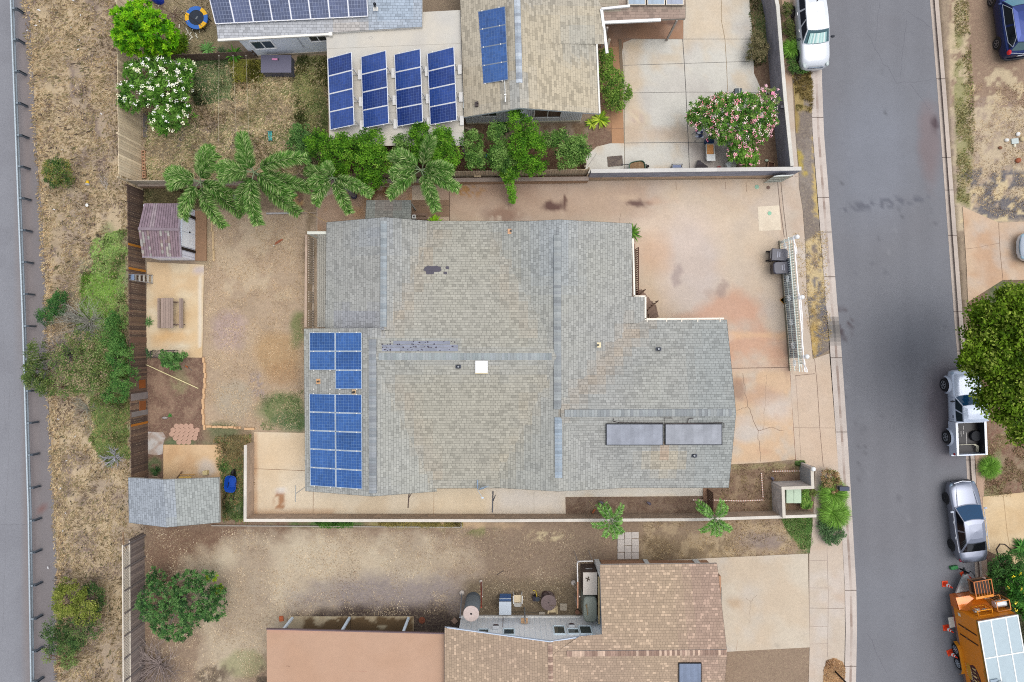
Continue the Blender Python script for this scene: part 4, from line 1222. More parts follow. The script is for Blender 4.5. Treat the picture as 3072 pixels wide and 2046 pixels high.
solar('row of eight upright dull blue solar panels on the light grey top left roof', (618, -52, 3.6), (1098, -72, 3.6), (1105, 50, 3.12), (648, 73, 3.12), 8, 1, (6, 10), [(84, 94, 124), (90, 100, 132), (80, 90, 118)], (240, 240, 244), (150, 160, 186), up=.08, gap=(.01, .01), fw=.035)
for i, (x0, x1) in enumerate(((1883, 1937), (1942, 1995), (1998, 2051))):
 water_panel(('left', 'middle', 'right')[i] + ' of three pale solar water panels on the brown garage roof at the top edge', x0, x1, -70, 14, lambda y: 2.95 - (y - 14) * .0035, (190, 184, 172), (150, 170, 188) if i < 2 else (150, 160, 180))
# ---- south neighbour
def south_house():
 h = thing('house', 'pinkish brown shingle roofed house along the bottom edge right of centre', 'house', W(1800, 1960))
 r = Roof()
 r.plane((1650, 1925, 4.3), (1655, 2300, 4.3), (1334, 2300, 2.95), (1334, 1883, 2.95), fas=(206, 218, 232))
 r.plane((1650, 1925, 4.3), (1655, 2300, 4.3), (2000, 2300, 2.9), (2000, 1886, 2.9), fas=(206, 218, 232), sides='')
 r.plane((1808, 1962, 4.28), (2181, 1958, 4.28), (2151, 1691, 2.95), (1800, 1695, 2.95), fas=(226, 214, 206))
 r.plane((1660, 1963, 4.28), (1808, 1962, 4.28), (1806, 1903, 3.99), (1738, 1909, 4.02), sides='')
 r.plane((1660, 1963, 4.28), (2181, 1958, 4.28), (2160, 2240, 2.95), (1660, 2240, 2.95), fas=(226, 214, 206))
 def pr(P):
  P.noise(C(176, 152, 134), .5, .52, 200, .4)
  P.rect(2060, 1680, 2190, 2046, C(172, 142, 132), a=.5, soft=70)
 ro = r.finish('roof', 'shingle_brown', h, (188, 165, 140), pr)
 ridge_cap(ro, [(1700, 1962, 4.28), (2178, 1958, 4.28)], [(160, 132, 116), (172, 144, 128), (216, 188, 166)], .15, .14, seed=9)
 ridge_cap(ro, [(1650, 1930, 4.3), (1653, 2060, 4.3)], [(160, 132, 116), (172, 144, 128), (210, 182, 160)], .13, .14, seed=10)
 g = MB(C(206, 220, 238)); g.bar(W(1342, 1882, 2.93), W(1650, 1924, 4.24), .05, .12); g.bar(W(1650, 1924, 4.24), W(1768, 1905, 3.75), .05, .12); g.build('fascia', 'paint', ro)
 w = MB(CV(200, 212, 224))
 A = W(1384, 1847.5); B = W(1806, 1847.5)
 w.face([(A.x, A.y, 0), (B.x, A.y, 0), (B.x, A.y, 3.35), (A.x + 6.15, A.y, 4.2), (A.x, A.y, 2.75)], CV(224, 230, 234))
 w.prism([(A.x, A.y - .02), (B.x, A.y - .02), (B.x, A.y - 9), (A.x, A.y - 9)], 0, 2.8)
 wo = w.build('wall', 'paint', h)
 s = MB(CV(206, 214, 220))
 for i in range(28):
  x = A.x + .1 + (B.x - A.x - .2) * i / 27
  s.bar((x, A.y + .006, .2), (x, A.y + .006, 2.9 + (0 if not 6 < i < 25 else .35)), .012, .012)
 s.bar((A.x, A.y + .03, .12), (B.x, A.y + .03, .12), .06, .24, CV(208, 206, 200))
 s.bar((A.x + 2.55, A.y + .012, .2), (A.x + 2.55, A.y + .012, 1.7), .02, .02, C(170, 120, 70))
 s.build('siding', 'paint', h)
 X = Vector((1, 0, 0)); Y = Vector((0, 1, 0))
 for x0, x1, z0, z1 in ((1.15, 1.75, 2.0, 2.85), (2.6, 3.22, 1.95, 2.75), (5.5, 6.15, 1.55, 2.65), (6.3, 6.95, 1.95, 2.62), (7.0, 7.68, 1.55, 2.65)):
  window(h, A, x0, x1, z0, z1, X, Y, 1, (84, 92, 88), (206, 220, 240))
 for x, z in ((1.95, 1.9), (6.36, 1.75)):
  m = MB(); m.box((A.x + x + .2, A.y + .12, z), (.36, .2, .24), C(236, 238, 240)); m.box((A.x + x + .2, A.y + .23, z + .03), (.34, .02, .1), C(60, 56, 62)); m.box((A.x + x + .2, A.y + .225, z - .08), (.2, .02, .05), C(120, 90, 90)); m.build('air_conditioner', 'plastic', h)
 # north wall of the garage wing and its white posts
 w = MB(CV(150, 116, 92)); a, b = W(1800, 1680), W(2120, 1680)
 w.prism([(a.x, a.y), (b.x, a.y), (b.x + .0, a.y - 9), (a.x, a.y - 9)], 0, 2.9); w.build('wall', 'wood', h)
 for x0, x1 in ((1783, 1800), (1928, 1945), (2076, 2096)):
  w = MB(CV(196, 200, 200)); a, b = W(x0, 1680), W(x1 - 4, 1680); w.prism([(a.x, a.y + .06), (b.x, a.y + .06), (b.x, a.y - .2), (a.x, a.y - .2)], 0, 2.9)
  w.build('pilaster', 'paint', h)
 d = MB(C(44, 40, 48)); a, b = W(2122, 1722), W(2122, 1835)
 d.box((a.x + .12, (a.y + b.y) / 2, 1.15), (.12, abs(a.y - b.y), 2.2)); d.build('garage_door', 'paint', h)
 v = MB(C(226, 230, 234)); a = W(1799, 1690)
 w = MB(CV(190, 200, 208)); a, b = W(1790, 1684), W(1803, 1905)
 w.prism([(a.x, a.y), (b.x, a.y), (b.x, b.y), (a.x + .1, b.y)], 0, 2.7); w.build('wall', 'paint', h)
 wb = MB(C(214, 190, 142)); wb.bar(W(1796, 1730, 2.1), W(1797, 1872, 2.1), .09, .06); wb.build('shelf', 'wood', h)
south_house()
def carport():
 h = thing('carport', 'flat salmon coloured carport roof on pale blue posts at the bottom edge', 'carport', W(1060, 1950))
 z = 2.45
 sheet('roof', [(800, 1887), (1334, 1900), (1334, 2300), (802, 2300)], z, (190, 152, 124), lambda P: (stain(P, [((184, 146, 118), .6, .5, 200), ((196, 160, 134), .5, .5, 90)]), P.rect(790, 1880, 1340, 1893, C(198, 150, 128), a=.7, soft=6, edge=2)), 'paint', step=16, skirt=.1, parent=h,
   label='salmon painted flat roof', lines=[(crack(858, 1998, 870, 1999, 1, 4, 3), 1, (120, 84, 70)), ([(1050, 2013), (1100, 2014)], .8, (190, 140, 116))])
 f = MB(C(112, 92, 96)); f.bar(W(800, 1886, z - .05), W(1334, 1899.5, z - .05), .06, .14); f.build('fascia', 'paint', h)
 for x in (878, 1049, 1226, 1320):
  p = MB(CV(200, 214, 240)); q = W(x, 1853 if x < 1300 else 1900)
  p.bar((q.x, q.y, 0), (q.x, q.y, z - .1), .13, .13); p.build('post', 'paint', h)
  if x < 1300:
   p2 = MB(C(190, 204, 232)); q2 = W(x, 2100); p2.bar((q2.x, q2.y, 0), (q2.x, q2.y, z - .1), .13, .13); p2.build('post', 'paint', h)
carport()
def zS(y): return 4.2 - (y - 1962) / 278 * 1.3
water_panel('dark framed grey blue solar panel on the pinkish brown roof at the bottom edge', 2036, 2105, 1989, 2120, zS, (48, 50, 58), (128, 140, 162))
# ---- garden shed with grey shingles
def shingle_shed():
 h = thing('shed', 'open fronted timber shed with grey shingle gable roof beside the back fence', 'shed', W(560, 1500))
 r = Roof()
 r.plane((490, 1439, 2.95), (499, 1582, 2.95), (387, 1568, 2.3), (385, 1433, 2.3))
 r.plane((490, 1439, 2.95), (499, 1582, 2.95), (659, 1567, 2.2), (656, 1433, 2.2))
 ro = r.finish('roof', 'shingle', h, (168, 172, 168), lambda P: P.rect(380, 1420, 520, 1590, C(164, 172, 184), a=.7, soft=30))
 w = MB(C(170, 140, 110))
 a, b, c = W(462, 1452), W(655, 1452), W(655, 1540)
 w.bar((a.x, b.y, 1.0), (a.x, c.y, 1.0), .08, 2.0); w.bar((b.x, b.y, 1.0), (b.x, c.y, 1.0), .06, 2.0, C(178, 174, 152)); w.bar((a.x, c.y, 1.0), (b.x, c.y, 1.0), .08, 2.0)
 w.build('wall', 'wood', h)
 p = MB(C(188, 160, 120))
 for q in (a, b): p.bar((q.x, q.y, 0), (q.x, q.y, 2.2), .1, .1)
 p.bar((a.x, a.y, 2.15), (b.x, b.y, 2.15), .1, .12); p.build('post', 'wood', h)
shingle_shed()
# ---- metal shed
def metal_shed():
 h = thing('shed', 'small metal shed with faded purple brown ribbed roof and white double doors', 'shed', W(536, 706))
 zE_, zR = 1.95, 2.35
 for k, (y0, y1) in enumerate(((610, 686), (771, 686))):
  m = MB()
  n = 16
  for i in range(n):
   def X(y, t, z):
    # eave outline measured on the photo, ridge further out
    e0, e1 = (433, 541) if k == 0 else (427, 544)
    r0, r1 = 415, 538
    return (e0 + (e1 - e0) * t) if z == zE_ else (r0 + (r1 - r0) * t)
   t0, t1 = i / n, (i + 1) / n
   base = (152, 132, 142) if k == 0 else random.choice(((150, 128, 134), (154, 132, 140), (150, 130, 136)))
   rust = k == 1 and i in (0, 1, 3, 8, 10, 11)
   if k == 0 and i in (4, 5): base = (168, 152, 158)
   seg = 8
   for j in range(seg):
    f0, f1 = j / seg, (j + 1) / seg
    def P(t, f, dz=0):
     a = W(X(y0, t, zE_), y0, zE_ + dz); b = W(X(y1, t, zR), y1 + (t * 2), zR + dz)
     return a.lerp(b, f)
    c = base
    if rust and random.random() < .72: c = random.choice(((178, 172, 166), (186, 178, 168), (160, 140, 136)))
    c = cc(c, random.uniform(.95, 1.05))
    q = [P(t0, f0), P(t1 - .12 / n, f0), P(t1 - .12 / n, f1), P(t0, f1)]
    rb = [P(t1 - .12 / n, f0), P(t1, f0, .03), P(t1, f1, .03), P(t1 - .12 / n, f1)]
    if k == 1: q = q; rb = rb
    m.face(q, C(c)); m.face(rb, C(cc(c, .86)))
  m.build('roof', 'rusty', h)
 m = MB(C(150, 134, 142)); m.bar(W(414, 686, zR + .03), W(538, 688.5, zR + .03), .16, .03)
 for a, b in (((541, 610, zE_), (537, 687, zR)), ((544, 771, zE_), (538, 688, zR)), ((427, 771, zE_), (544, 772, zE_))): m.bar(W(*a), W(*b), .07, .04, C(168, 156, 166))
 m.build('ridge_cap', 'rusty', h)
 w = MB(CV(204, 208, 220))
 a, b = W(481, 632), W(587, 781)
 w.prism([(a.x, a.y), (b.x, a.y), (b.x, b.y), (a.x, b.y)], 0, 1.92)
 w.face([(b.x, a.y, 1.92), (b.x, b.y, 1.92), (b.x, (a.y + b.y) / 2, 2.3)])
 for i in range(12):
  y = a.y + (b.y - a.y) * (i + .5) / 12; w.bar((b.x + .005, y, 0), (b.x + .005, y, 1.95), .015, .015, C(184, 190, 204))
 w.build('wall', 'paint', h)
 cy = (a.y + b.y) / 2
 for sgn in (1, -1):
  d = MB(CV(214, 220, 232)); d.box((b.x + .02, cy + sgn * .44, .93), (.03, .85, 1.8)); do = d.build('door', 'paint', h)
  hh = MB(C(40, 42, 48)); hh.box((b.x + .045, cy + sgn * 1.02, .95), (.03, .16, 1.9)); hh.build('brace', 'metal', do)
 k = MB(C(30, 30, 34)); k.ball((b.x + .06, cy + .05, .9), .05); k.build('handle', 'metal', h)
 d = MB()
 a, b = W(588, 634), W(622, 783)
 d.prism([(a.x, a.y), (b.x, a.y), (b.x, b.y), (a.x, b.y)], .05, .12, C(158, 124, 96)); d.build('ramp', 'wood', h)
metal_shed()
# ---------------------------------------------------------------- fences, walls, gate, guard rail
def fence(label, a, b, h, cols, bw=.14, gap=.015, z0=.05, post=2.4, side=1, thick=.02, railc=None, name='fence', group=None, lean=.0, cat='fence'):
 A, B = W(*a), W(*b)
 t = thing(name, label, cat, (A + B) / 2, group)
 D = (B - A).normalized(); N = Vector((D.y, -D.x, 0)) * side; L = (B - A).length
 mb = MB(); n = int(L / bw)
 for i in range(n):
  p = A + D * (i * bw + bw / 2)
  hh = h + random.uniform(-.02, .02)
  c = tuple(v * 1.25 for v in C(cc(random.choice(cols), random.uniform(.93, 1.07))))
  e = N * random.uniform(-.006, .006)
  mb.box((p.x + e.x, p.y + e.y, (z0 + hh) / 2), (bw - gap, thick, hh - z0), c, math.atan2(D.y, D.x))
 mb.build('boards', 'wood', t)
 rc = C(railc or cc(cols[0], .9))
 m = MB(rc)
 for z in (.35, h - .3):
  m.bar(A + N * .05 + Vector((0, 0, z)), B + N * .05 + Vector((0, 0, z)), .05, .09)
 m.build('rail', 'wood', t)
 k = max(1, round(L / post))
 for i in range(k + 1):
  p = A + D * (L * i / k) - N * -.09
  m = MB(rc); m.bar((p.x, p.y, 0), (p.x, p.y, h - .04), .09, .09); m.build('post', 'wood', t)
 return t
def wall(label, pts, h, th, face, cap, capw=None, caph=.06, name='wall', cat='wall', base=None, z0=-.05):
 t = thing(name, label, cat, W(*pts[0]))
 m = MB(); c = MB(C(cap))
 capw = capw or th + .03
 for a, b in zip(pts, pts[1:]):
  A, B = W(*a), W(*b); D = (B - A).normalized(); N = Vector((-D.y, D.x, 0)); L = (B - A).length
  A = A - D * th / 2; B = B + D * th / 2; L = (B - A).length
  n = max(1, int(L / .4)); k = max(1, int(h / .2))
  for s in (1, -1):
   for i in range(n):
    for j in range(k):
     p, q = A.lerp(B, i / n) + N * th / 2 * s, A.lerp(B, (i + 1) / n) + N * th / 2 * s
     za, zb = z0 + (h - z0) * j / k, z0 + (h - z0) * (j + 1) / k
     col = face
     if base and zb < h * base[0] + .1: col = base[1]
     m.face([(p.x, p.y, za), (q.x, q.y, za), (q.x, q.y, zb), (p.x, p.y, zb)][::s], tuple(min(v * 1.5, .8) for v in C(cc(col, random.uniform(.93, 1.05)))))
  for e in (A, B):
   m.face([(e.x + N.x * th / 2, e.y + N.y * th / 2, z0), (e.x - N.x * th / 2, e.y - N.y * th / 2, z0), (e.x - N.x * th / 2, e.y - N.y * th / 2, h), (e.x + N.x * th / 2, e.y + N.y * th / 2, h)], CV(face))
  for i in range(max(1, int(L / 1.2))):
   nn = max(1, int(L / 1.2))
   p, q = A.lerp(B, i / nn), A.lerp(B, (i + 1) / nn)
   dz = .003 * (len(c.f) // 6 % 2) + .005 * (a[1] > b[1] + 50)
   c.bar((p.x, p.y, h + caph / 2 + dz), (q.x, q.y, h + caph / 2 + dz), capw, caph, C(cc(cap, random.uniform(.96, 1.03))))
 m.build('wall', 'block', t); c.build('cap', 'concrete', t)
 return t
TAN = [(196, 180, 152), (186, 170, 144), (204, 188, 160)]
fence('tall tan board fence behind the top left back yard', (420.5, -60), (428, 560), 2.56, [cc(c, 1.2) for c in TAN], .15, side=1)
DK = [(104, 84, 72), (96, 78, 68), (112, 90, 76), (88, 72, 64), (126, 102, 84)]
f = fence('dark weathered board fence behind the middle back yard', (434, 575), (446, 1432), 1.93, DK, .13, side=1, railc=(96, 78, 66))
m = MB()
def pl(y, w, c, f=f):
 a = W(434 + (y - 575) * .014, y); m.box((a.x + .012, a.y, .96), (.03, w, 1.86), C(c))
for y, w, c in ((745, .13, (210, 140, 46)), (814, .13, (206, 136, 44)), (1266, .13, (196, 124, 40))): pl(y, w, c)
m.build('orange_board', 'wood', f)
for y, w, c in ((1150, .5, (160, 92, 40)), (1215, .6, (156, 94, 50)), (1185, .4, (150, 140, 136)), (1020, .3, (126, 98, 82)), (960, .25, (128, 104, 84)), (1235, .3, (150, 142, 138))):
 a = W(434 + (y - 575) * .014, y); m = MB(); m.box((a.x + .012, a.y, .6 if c[2] < 60 else .9), (.026, w, .7 if c[2] < 60 else 1.8), C(c)); m.build('patch_board', 'wood', f)
f = fence('grey board fence with white lattice top at the lower left yard', (434, 1600), (437, 2110), 1.62, [(140, 128, 122), (124, 112, 108), (150, 136, 128)], .14, side=1)
la = MB(C(232, 222, 206)); A, B = W(434, 1600), W(437, 2110); L = (A - B).length; y0 = A.y
n = int(L / .16)
for i in range(n + 5):
 for sg in (1, -1):
  ya = y0 - i * .16 + (.0 if sg > 0 else 0);
  p0 = [A.x + .02 * sg, ya, 1.64]; p1 = [A.x + .02 * sg, ya + sg * .74, 2.38]
  if min(p0[1], p1[1]) > B.y and max(p0[1], p1[1]) < y0: la.bar(p0, p1, .012, .045)
for z in (1.66, 2.38): la.bar((A.x, A.y, z), (B.x, B.y, z), .06, .05)
la.build('lattice', 'wood', f)
for i in range(9):
 y = y0 - .1 - i * 1.3; lp = MB(C(140, 132, 130)); lp.bar((A.x + .05, y, 0), (A.x + .05, y, 2.3), .07, .07); lp.build('post', 'wood', f)
r_ = MB(C(188, 150, 116)); r_.bar(W(*T(403, 1570, 1.9), 1.9) if False else (W(411, 1575).x, W(411, 1575).y, 1.5), (W(418, 2110).x, W(418, 2110).y, 1.5), .04, .04)
tag(r_.build('pipe', 'metal'), 'long thin rusty pipe running along the inside of the lattice topped fence', 'pipe')
# fence and low wall along the north side of the middle property
wall('low retaining wall with brown grey cap under the palms, north of the middle house', [(440, 562), (960, 556), (1364, 549), (1756, 545)], .75, .22, (158, 130, 106), (166, 150, 138), .24)
fence('weathered tan board fence behind the row of round trees, east part', (1364, 537), (1757, 531), 1.9, [(186, 168, 142), (178, 160, 134), (192, 172, 146)], .15, side=-1, z0=.6, post=2.6)
fence('weathered board fence behind the row of round trees, west part under the palms', (700, 549), (1364, 538), 1.8, [(150, 130, 108), (140, 120, 100)], .15, side=-1, z0=.6)
fence('short pale rail topped fence running from the back fence corner to the palms', (428, 562), (700, 560), 1.75, [(190, 176, 154), (178, 164, 144)], .15, side=-1, z0=.2)
fence('short brown picket fence between the two top left yards, beside the pale blue wall', (470, 190), (775, 175), 1.05, [(122, 104, 92), (110, 94, 84)], .12, side=-1)
wall('grey block wall with pale cap on the north side of the driveway', [(1768, 535), (2362, 528)], 1.75, .2, (134, 136, 148), (216, 212, 206), .22, base=(.42, (176, 152, 128)))
wall('grey block wall with white cap between the north driveway and the street pavement', [(2258, -150), (2300, 60), (2322, 330), (2341, 515)], 1.7, .2, (124, 122, 130), (222, 218, 208), .2)
wall('long low cream capped wall along the south side of the middle house', [(760, 1330), (759, 1545), (1500, 1546), (2070, 1543), (2418, 1532)], 1.2, .16, (168, 148, 130), (226, 218, 206), .17)
w_ = wall('cream walled mailbox nook at the front corner with a white globe lamp on its end', [(2321, 1530), (2318, 1448), (2404, 1445), (2402, 1390)], 1.55, .16, (176, 170, 166), (216, 208, 194), .18)
b = MB(C(168, 172, 176)); q0, q1 = W(2397, 1394), W(2399, 1440); b.prism([(q0.x, q0.y), (q0.x + .02, q0.y), (q1.x + .02, q1.y), (q1.x, q1.y)], .1, 1.5); b.build('panel', 'paint', w_)
def globe(parent, px, py, z, r=.13):
 m = MB(C(250, 252, 250)); m.ball(W(px, py, z), r, n=14, m=10); o = m.build('globe', 'plastic', parent, smooth=True)
 k = MB(C(244, 246, 244)); k.lathe(W(px, py, z - r - .1), [(.07, 0), (.08, .05), (.05, .12)], 10); k.build('lamp_base', 'paint', o)
globe(w_, 2440, 1407, 1.85, .14)
# gate
def gate():
 t = thing('gate', 'long white ornamental sliding gate with grey panels and three globe lamps beside the street', 'gate', W(2355, 910))
 A, B = W(2339, 722), W(2371, 1112); D = (B - A).normalized(); L = (B - A).length; N = Vector((-D.y, D.x, 0))
 def P(u, z, d=0): return A + D * u + Vector((0, 0, z)) - N * d * -1
 p = MB()
 n = 40
 for i in range(n):
  u0, u1 = L * i / n, L * (i + 1) / n
  if u0 < 1.0 or u0 > L - .95: continue
  c = CV(cc((150, 158, 168), .94 + .12 * (i % 2)))
  p.face([P(u0, .12), P(u1, .12), P(u1, 1.35), P(u0, 1.35)], c); p.face([P(u0, .12, .01), P(u1, .12, .01), P(u1, 1.35, .01), P(u0, 1.35, .01)][::-1], c)
 p.build('panel', 'metal', t)
 p = MB()
 for i in range(46):
  u0, u1 = L * (.05 + .9 * i / 46), L * (.05 + .9 * (i + .62) / 46)
  p.face([P(u0, 1.44, .02), P(u1, 1.44, .02), P(u1, 1.84, .02), P(u0, 1.84, .02)], CV(cc((196, 202, 186), random.uniform(.9, 1.05))))
 p.bar(P(0, 1.64, .03), P(L, 1.64, .03), .03, .03, CV(206, 212, 200)); p.build('mesh_panel', 'paint', t)
 f = MB(C(176, 178, 162)); f.bar(P(0, .08, -.05), P(L, .08, -.05), .07, .08); f.bar(P(0, .2, -.1), P(L, .2, -.1), .03, .03, C(120, 110, 92)); f.build('bottom_rail', 'metal', t)
 b = MB(CV(208, 220, 214))
 for i in range(60):
  u = L * (i + .5) / 60; b.bar(P(u, .1, -.03), P(u, 1.42, -.03), .022, .022)
 b.bar(P(0, 1.42, -.03), P(L, 1.42, -.03), .05, .05); b.bar(P(0, .75, -.03), P(L, .75, -.03), .03, .03)
 b.build('bars', 'paint', t)
 g = MB(CV(226, 236, 232))
 for (ua, ub, za, zb) in ((.1, 1.1, 1.75, 2.1), (2.7, 4.1, 1.55, 2.15), (4.1, 7.3, 2.15, 1.6), (7.3, 7.95, 1.6, 2.2)):
  for dz in (0, .12):
   g.tube([P(ua + (ub - ua) * k / 12, za + (zb - za) * (.5 - .5 * math.cos(math.pi * k / 12)) + dz + .16 * math.sin(math.pi * k / 12), .03) for k in range(13)], .018, 6)
 g.tube([P(7.3 + .5 * math.sin(a), 1.75 + .35 * math.cos(a), .05) for a in [math.pi * k / 8 for k in range(9)]], .02, 6)
 g.bar(P(0, 1.95, .06), P(L, 1.95, .06), .045, .05); g.build('top_rail', 'paint', t)
 for u in (.45, 2.4, 3.55, 5.0, 6.4, 7.45):
  o = MB(CV(222, 228, 226))
  for k in range(4):
   a = k * math.pi / 2 + .78; c = P(u + .12 * math.cos(a), .85 + .14 * math.sin(a), -.06)
   o.tube([c + Vector((0, .085 * math.cos(s), .085 * math.sin(s))) for s in [2 * math.pi * j / 10 for j in range(11)]], .02, 5)
  o.bar(P(u - .2, .85, -.06), P(u + .2, .85, -.06), .03, .03); o.build('ornament', 'paint', t)
 for k, u in enumerate((.1, 3.6, 7.05)):
  m = MB(CV(244, 244, 240)); q = P(u, 0, .12)
  m.bar(q, q + Vector((0, 0, 1.9)), .13, .13); m.box(q + Vector((0, 0, 1.92)), (.2, .2, .07)); po = m.build('post', 'paint', t)
  g2 = MB(C(252, 253, 252)); g2.ball(q + Vector((.06, 0, 2.12)), .145, n=14, m=10); g2.build('globe', 'plastic', po, smooth=True)
gate()
def gate2():
 t = thing('gate', 'short white ornamental gate leaf folded against the grey driveway wall', 'gate', W(2310, 545))
 A, B = W(2292, 548), W(2345, 545); X = (B - A)
 g = MB(C(214, 220, 208))
 for i in range(15):
  p = A + X * i / 14; g.bar(p + Vector((0, 0, .08)), p + Vector((0, 0, 1.5)), .025, .025)
 for z in (.08, .5, 1.0, 1.5): g.bar(A + Vector((0, 0, z)), B + Vector((0, 0, z)), .04, .05)
 g.build('bars', 'paint', t)
 g = MB(C(238, 242, 236)); g.tube([A + X * k / 10 + Vector((0, 0, 1.6 + .2 * k / 10 + .1 * math.sin(k * .6))) for k in range(11)], .03, 6); g.build('top_rail', 'paint', t)
 p = MB(C(150, 156, 160)); q = A + X * .1; e = A + X * .9
 p.face([(q.x, q.y + .03, .1), (e.x, e.y + .03, .1), (e.x, e.y + .03, 1.4), (q.x, q.y + .03, 1.4)]); p.build('panel', 'metal', t)
gate2()
# guard rail
def guardrail():
 t = thing('guardrail', 'long galvanised steel guardrail beside the highway at the left edge', 'guardrail', W(70, 1000))
 ys = np.arange(-120, 2200, 24)
 xs = np.interp(ys, [-120, 0, 512, 962, 1412, 1534, 2046, 2200], [26, 31, 50, 67, 80, 84, 92, 94])
 prof = [(-.02, .72), (.035, .70), (.05, .64), (.0, .575), (.0, .555), (.05, .49), (.035, .43), (-.02, .41)]
 pts = [W(x, y, .72) for x, y in zip(xs, ys)]
 m = MB()
 m.grid([[(p.x + a, p.y, z) for a, z in prof] for p in pts], C(170, 182, 192))
 m.grid([[(p.x + a - .012, p.y, z) for a, z in prof[::-1]] for p in pts], C(170, 182, 192))
 m.grid([[(p.x - .035, p.y, .725), (p.x - .0, p.y, .73), (p.x + .02, p.y, .715)] for p in pts], C(196, 208, 216))
 m.build('rail', 'metal', t)
 s = MB(C(150, 160, 170)); y0 = [24.5, 117.5, 212, 308.6, 405, 499, 594, 690, 786, 882, 978, 1078, 1173, 1269, 1365, 1464, 1562, 1658, 1757, 1857, 1955, 2047, -70]
 for y in y0:
  x = np.interp(y, ys, xs) + 4
  q = W(*T(x, y, .7))
  m = MB(C(134, 146, 158))
  for dy in (-.045, .045): m.box((q.x + .24, q.y + dy, .33), (.17, .012, .74), C(122, 134, 148))
  m.box((q.x + .24, q.y, .33), (.012, .09, .74))
  m.box((q.x + .09, q.y, .57), (.13, .1, .3), C(158, 170, 178))
  m.build('post', 'metal', t)
guardrail()
# ---------------------------------------------------------------- vegetation
def ppoly(P, poly):
 return sdist(P[:, 0], P[:, 1], poly) > 0
def grass(name, poly, n, L, wd, pal, lean=.6, br=1.75, mask=None, label=None, seed=1, swirl=60, dirb=None, kind='stuff', z=0, parent=None, cat=None, edge=0, flop=.25):
 g = np.random.default_rng(seed)
 xs = [p[0] for p in poly]; ys = [p[1] for p in poly]
 P = np.stack([g.uniform(min(xs), max(xs), n), g.uniform(min(ys), max(ys), n)], 1)
 sd = sdist(P[:, 0], P[:, 1], poly)
 if edge: sd = sd + edge * (fbm(P[:, 0], P[:, 1], 40, seed + 3) - .5) * 2
 P = P[sd > 0]
 if mask:
  t, sc = mask
  P = P[fbm(P[:, 0], P[:, 1], sc, seed + 9) + g.uniform(-.06, .06, len(P)) > t]
 n = len(P)
 ang = fbm(P[:, 0], P[:, 1], swirl, seed + 5) * 9 + g.uniform(-1.0, 1.0, n)
 if dirb is not None: ang = dirb + g.uniform(-1, 1, n)
 ln = g.uniform(L[0], L[1], n)
 le = np.clip(lean + g.uniform(-flop, flop, n), 0, .97)
 bx = (P[:, 0] - 1536) * S; by = -(P[:, 1] - 1023) * S
 dx, dy = np.cos(ang), np.sin(ang)
 w = wd * g.uniform(.6, 1.2, n)
 up = np.sqrt(1 - le ** 2)
 V = np.empty((n, 4, 3))
 V[:, 0] = np.stack([bx - dy * w / 2, by + dx * w / 2, np.full(n, z - .01)], 1)
 V[:, 1] = np.stack([bx + dy * w / 2, by - dx * w / 2, np.full(n, z - .01)], 1)
 V[:, 2] = np.stack([bx + dx * ln * le * .5 + dy * w * .4, by + dy * ln * le * .5 - dx * w * .4, z + ln * up * .75], 1)
 V[:, 3] = np.stack([bx + dx * ln * le, by + dy * ln * le, z + ln * up * (.9 - le * .4)], 1)
 F = (np.arange(n)[:, None] * 4 + np.array([0, 1, 2, 3])[None, :])
 pc = np.array([C(c) for c in pal])
 pick = fbm(P[:, 0], P[:, 1], 45, seed + 11) * 1.1 + fbm(P[:, 0], P[:, 1], 170, seed + 12) * .8 - .45 + g.uniform(-.3, .3, n)
 idx = np.clip((pick * len(pal)).astype(int), 0, len(pal) - 1)
 col = pc[idx]; col = (col + (col.mean(1, keepdims=True) - col) * .12) * br * g.uniform(.8, 1.2, (n, 1))
 return npmesh(name, V.reshape(-1, 3), F, col, 'straw', parent, **({'kind': kind, 'label': label} if label and kind else {}))
STRAW = [(150, 130, 118), (176, 154, 124), (200, 178, 138), (150, 138, 96), (186, 162, 122), (212, 192, 150), (168, 142, 104), (138, 118, 104)]
verge = [(66, -60), (98, 250), (113, 512), (124, 640), (132, 800), (140, 950), (146, 1194), (158, 1446), (163, 1534), (170, 1700), (172, 2110), (432, 2110), (430, 1600), (384, 1580), (384, 1440), (432, 1432), (430, 560), (420, -60)]
grass('grass', [(p[0] - (4 if p[0] < 200 else -0), p[1]) for p in verge], 74000, (.09, .30), .026, STRAW, .84, 1.5, mask=(.34, 44), label='dry straw coloured grass on the strip between highway and back fences', seed=3)
grass('grass', [(x + d, y) for d, (x, y) in zip([-6] * 40, verge[:11])] + [(x + 26, y) for x, y in verge[:11][::-1]], 9000, (.1, .3), .04, [(206, 180, 136), (190, 162, 118), (218, 196, 152)], .6, label='pale dry grass fringe along the highway edge', seed=4)
GRN = [(118, 148, 74), (136, 164, 78), (150, 172, 98), (126, 156, 84), (160, 164, 104)]
grass('grass', [(310, 690), (382, 690), (386, 1140), (290, 1100), (236, 960), (262, 820)], 26000, (.12, .32), .028, GRN, .85, 2.1, label='tall green grass beside the dark back fence', seed=5, edge=30)
grass('grass', [(260, 830), (350, 810), (350, 960), (240, 960)], 9000, (.12, .32), .028, [(132, 172, 62), (144, 180, 74), (120, 160, 64)], .82, 1.7, label='bright lime green grass patch beside the dark back fence', seed=6, edge=20)
grass('grass', [(290, 1180), (392, 1180), (390, 1360), (330, 1400), (270, 1320)], 14000, (.12, .32), .028, [(140, 150, 84), (120, 146, 76), (164, 160, 100)], .8, 1.8, label='olive green grass south of the big verge bushes', seed=7, edge=30)
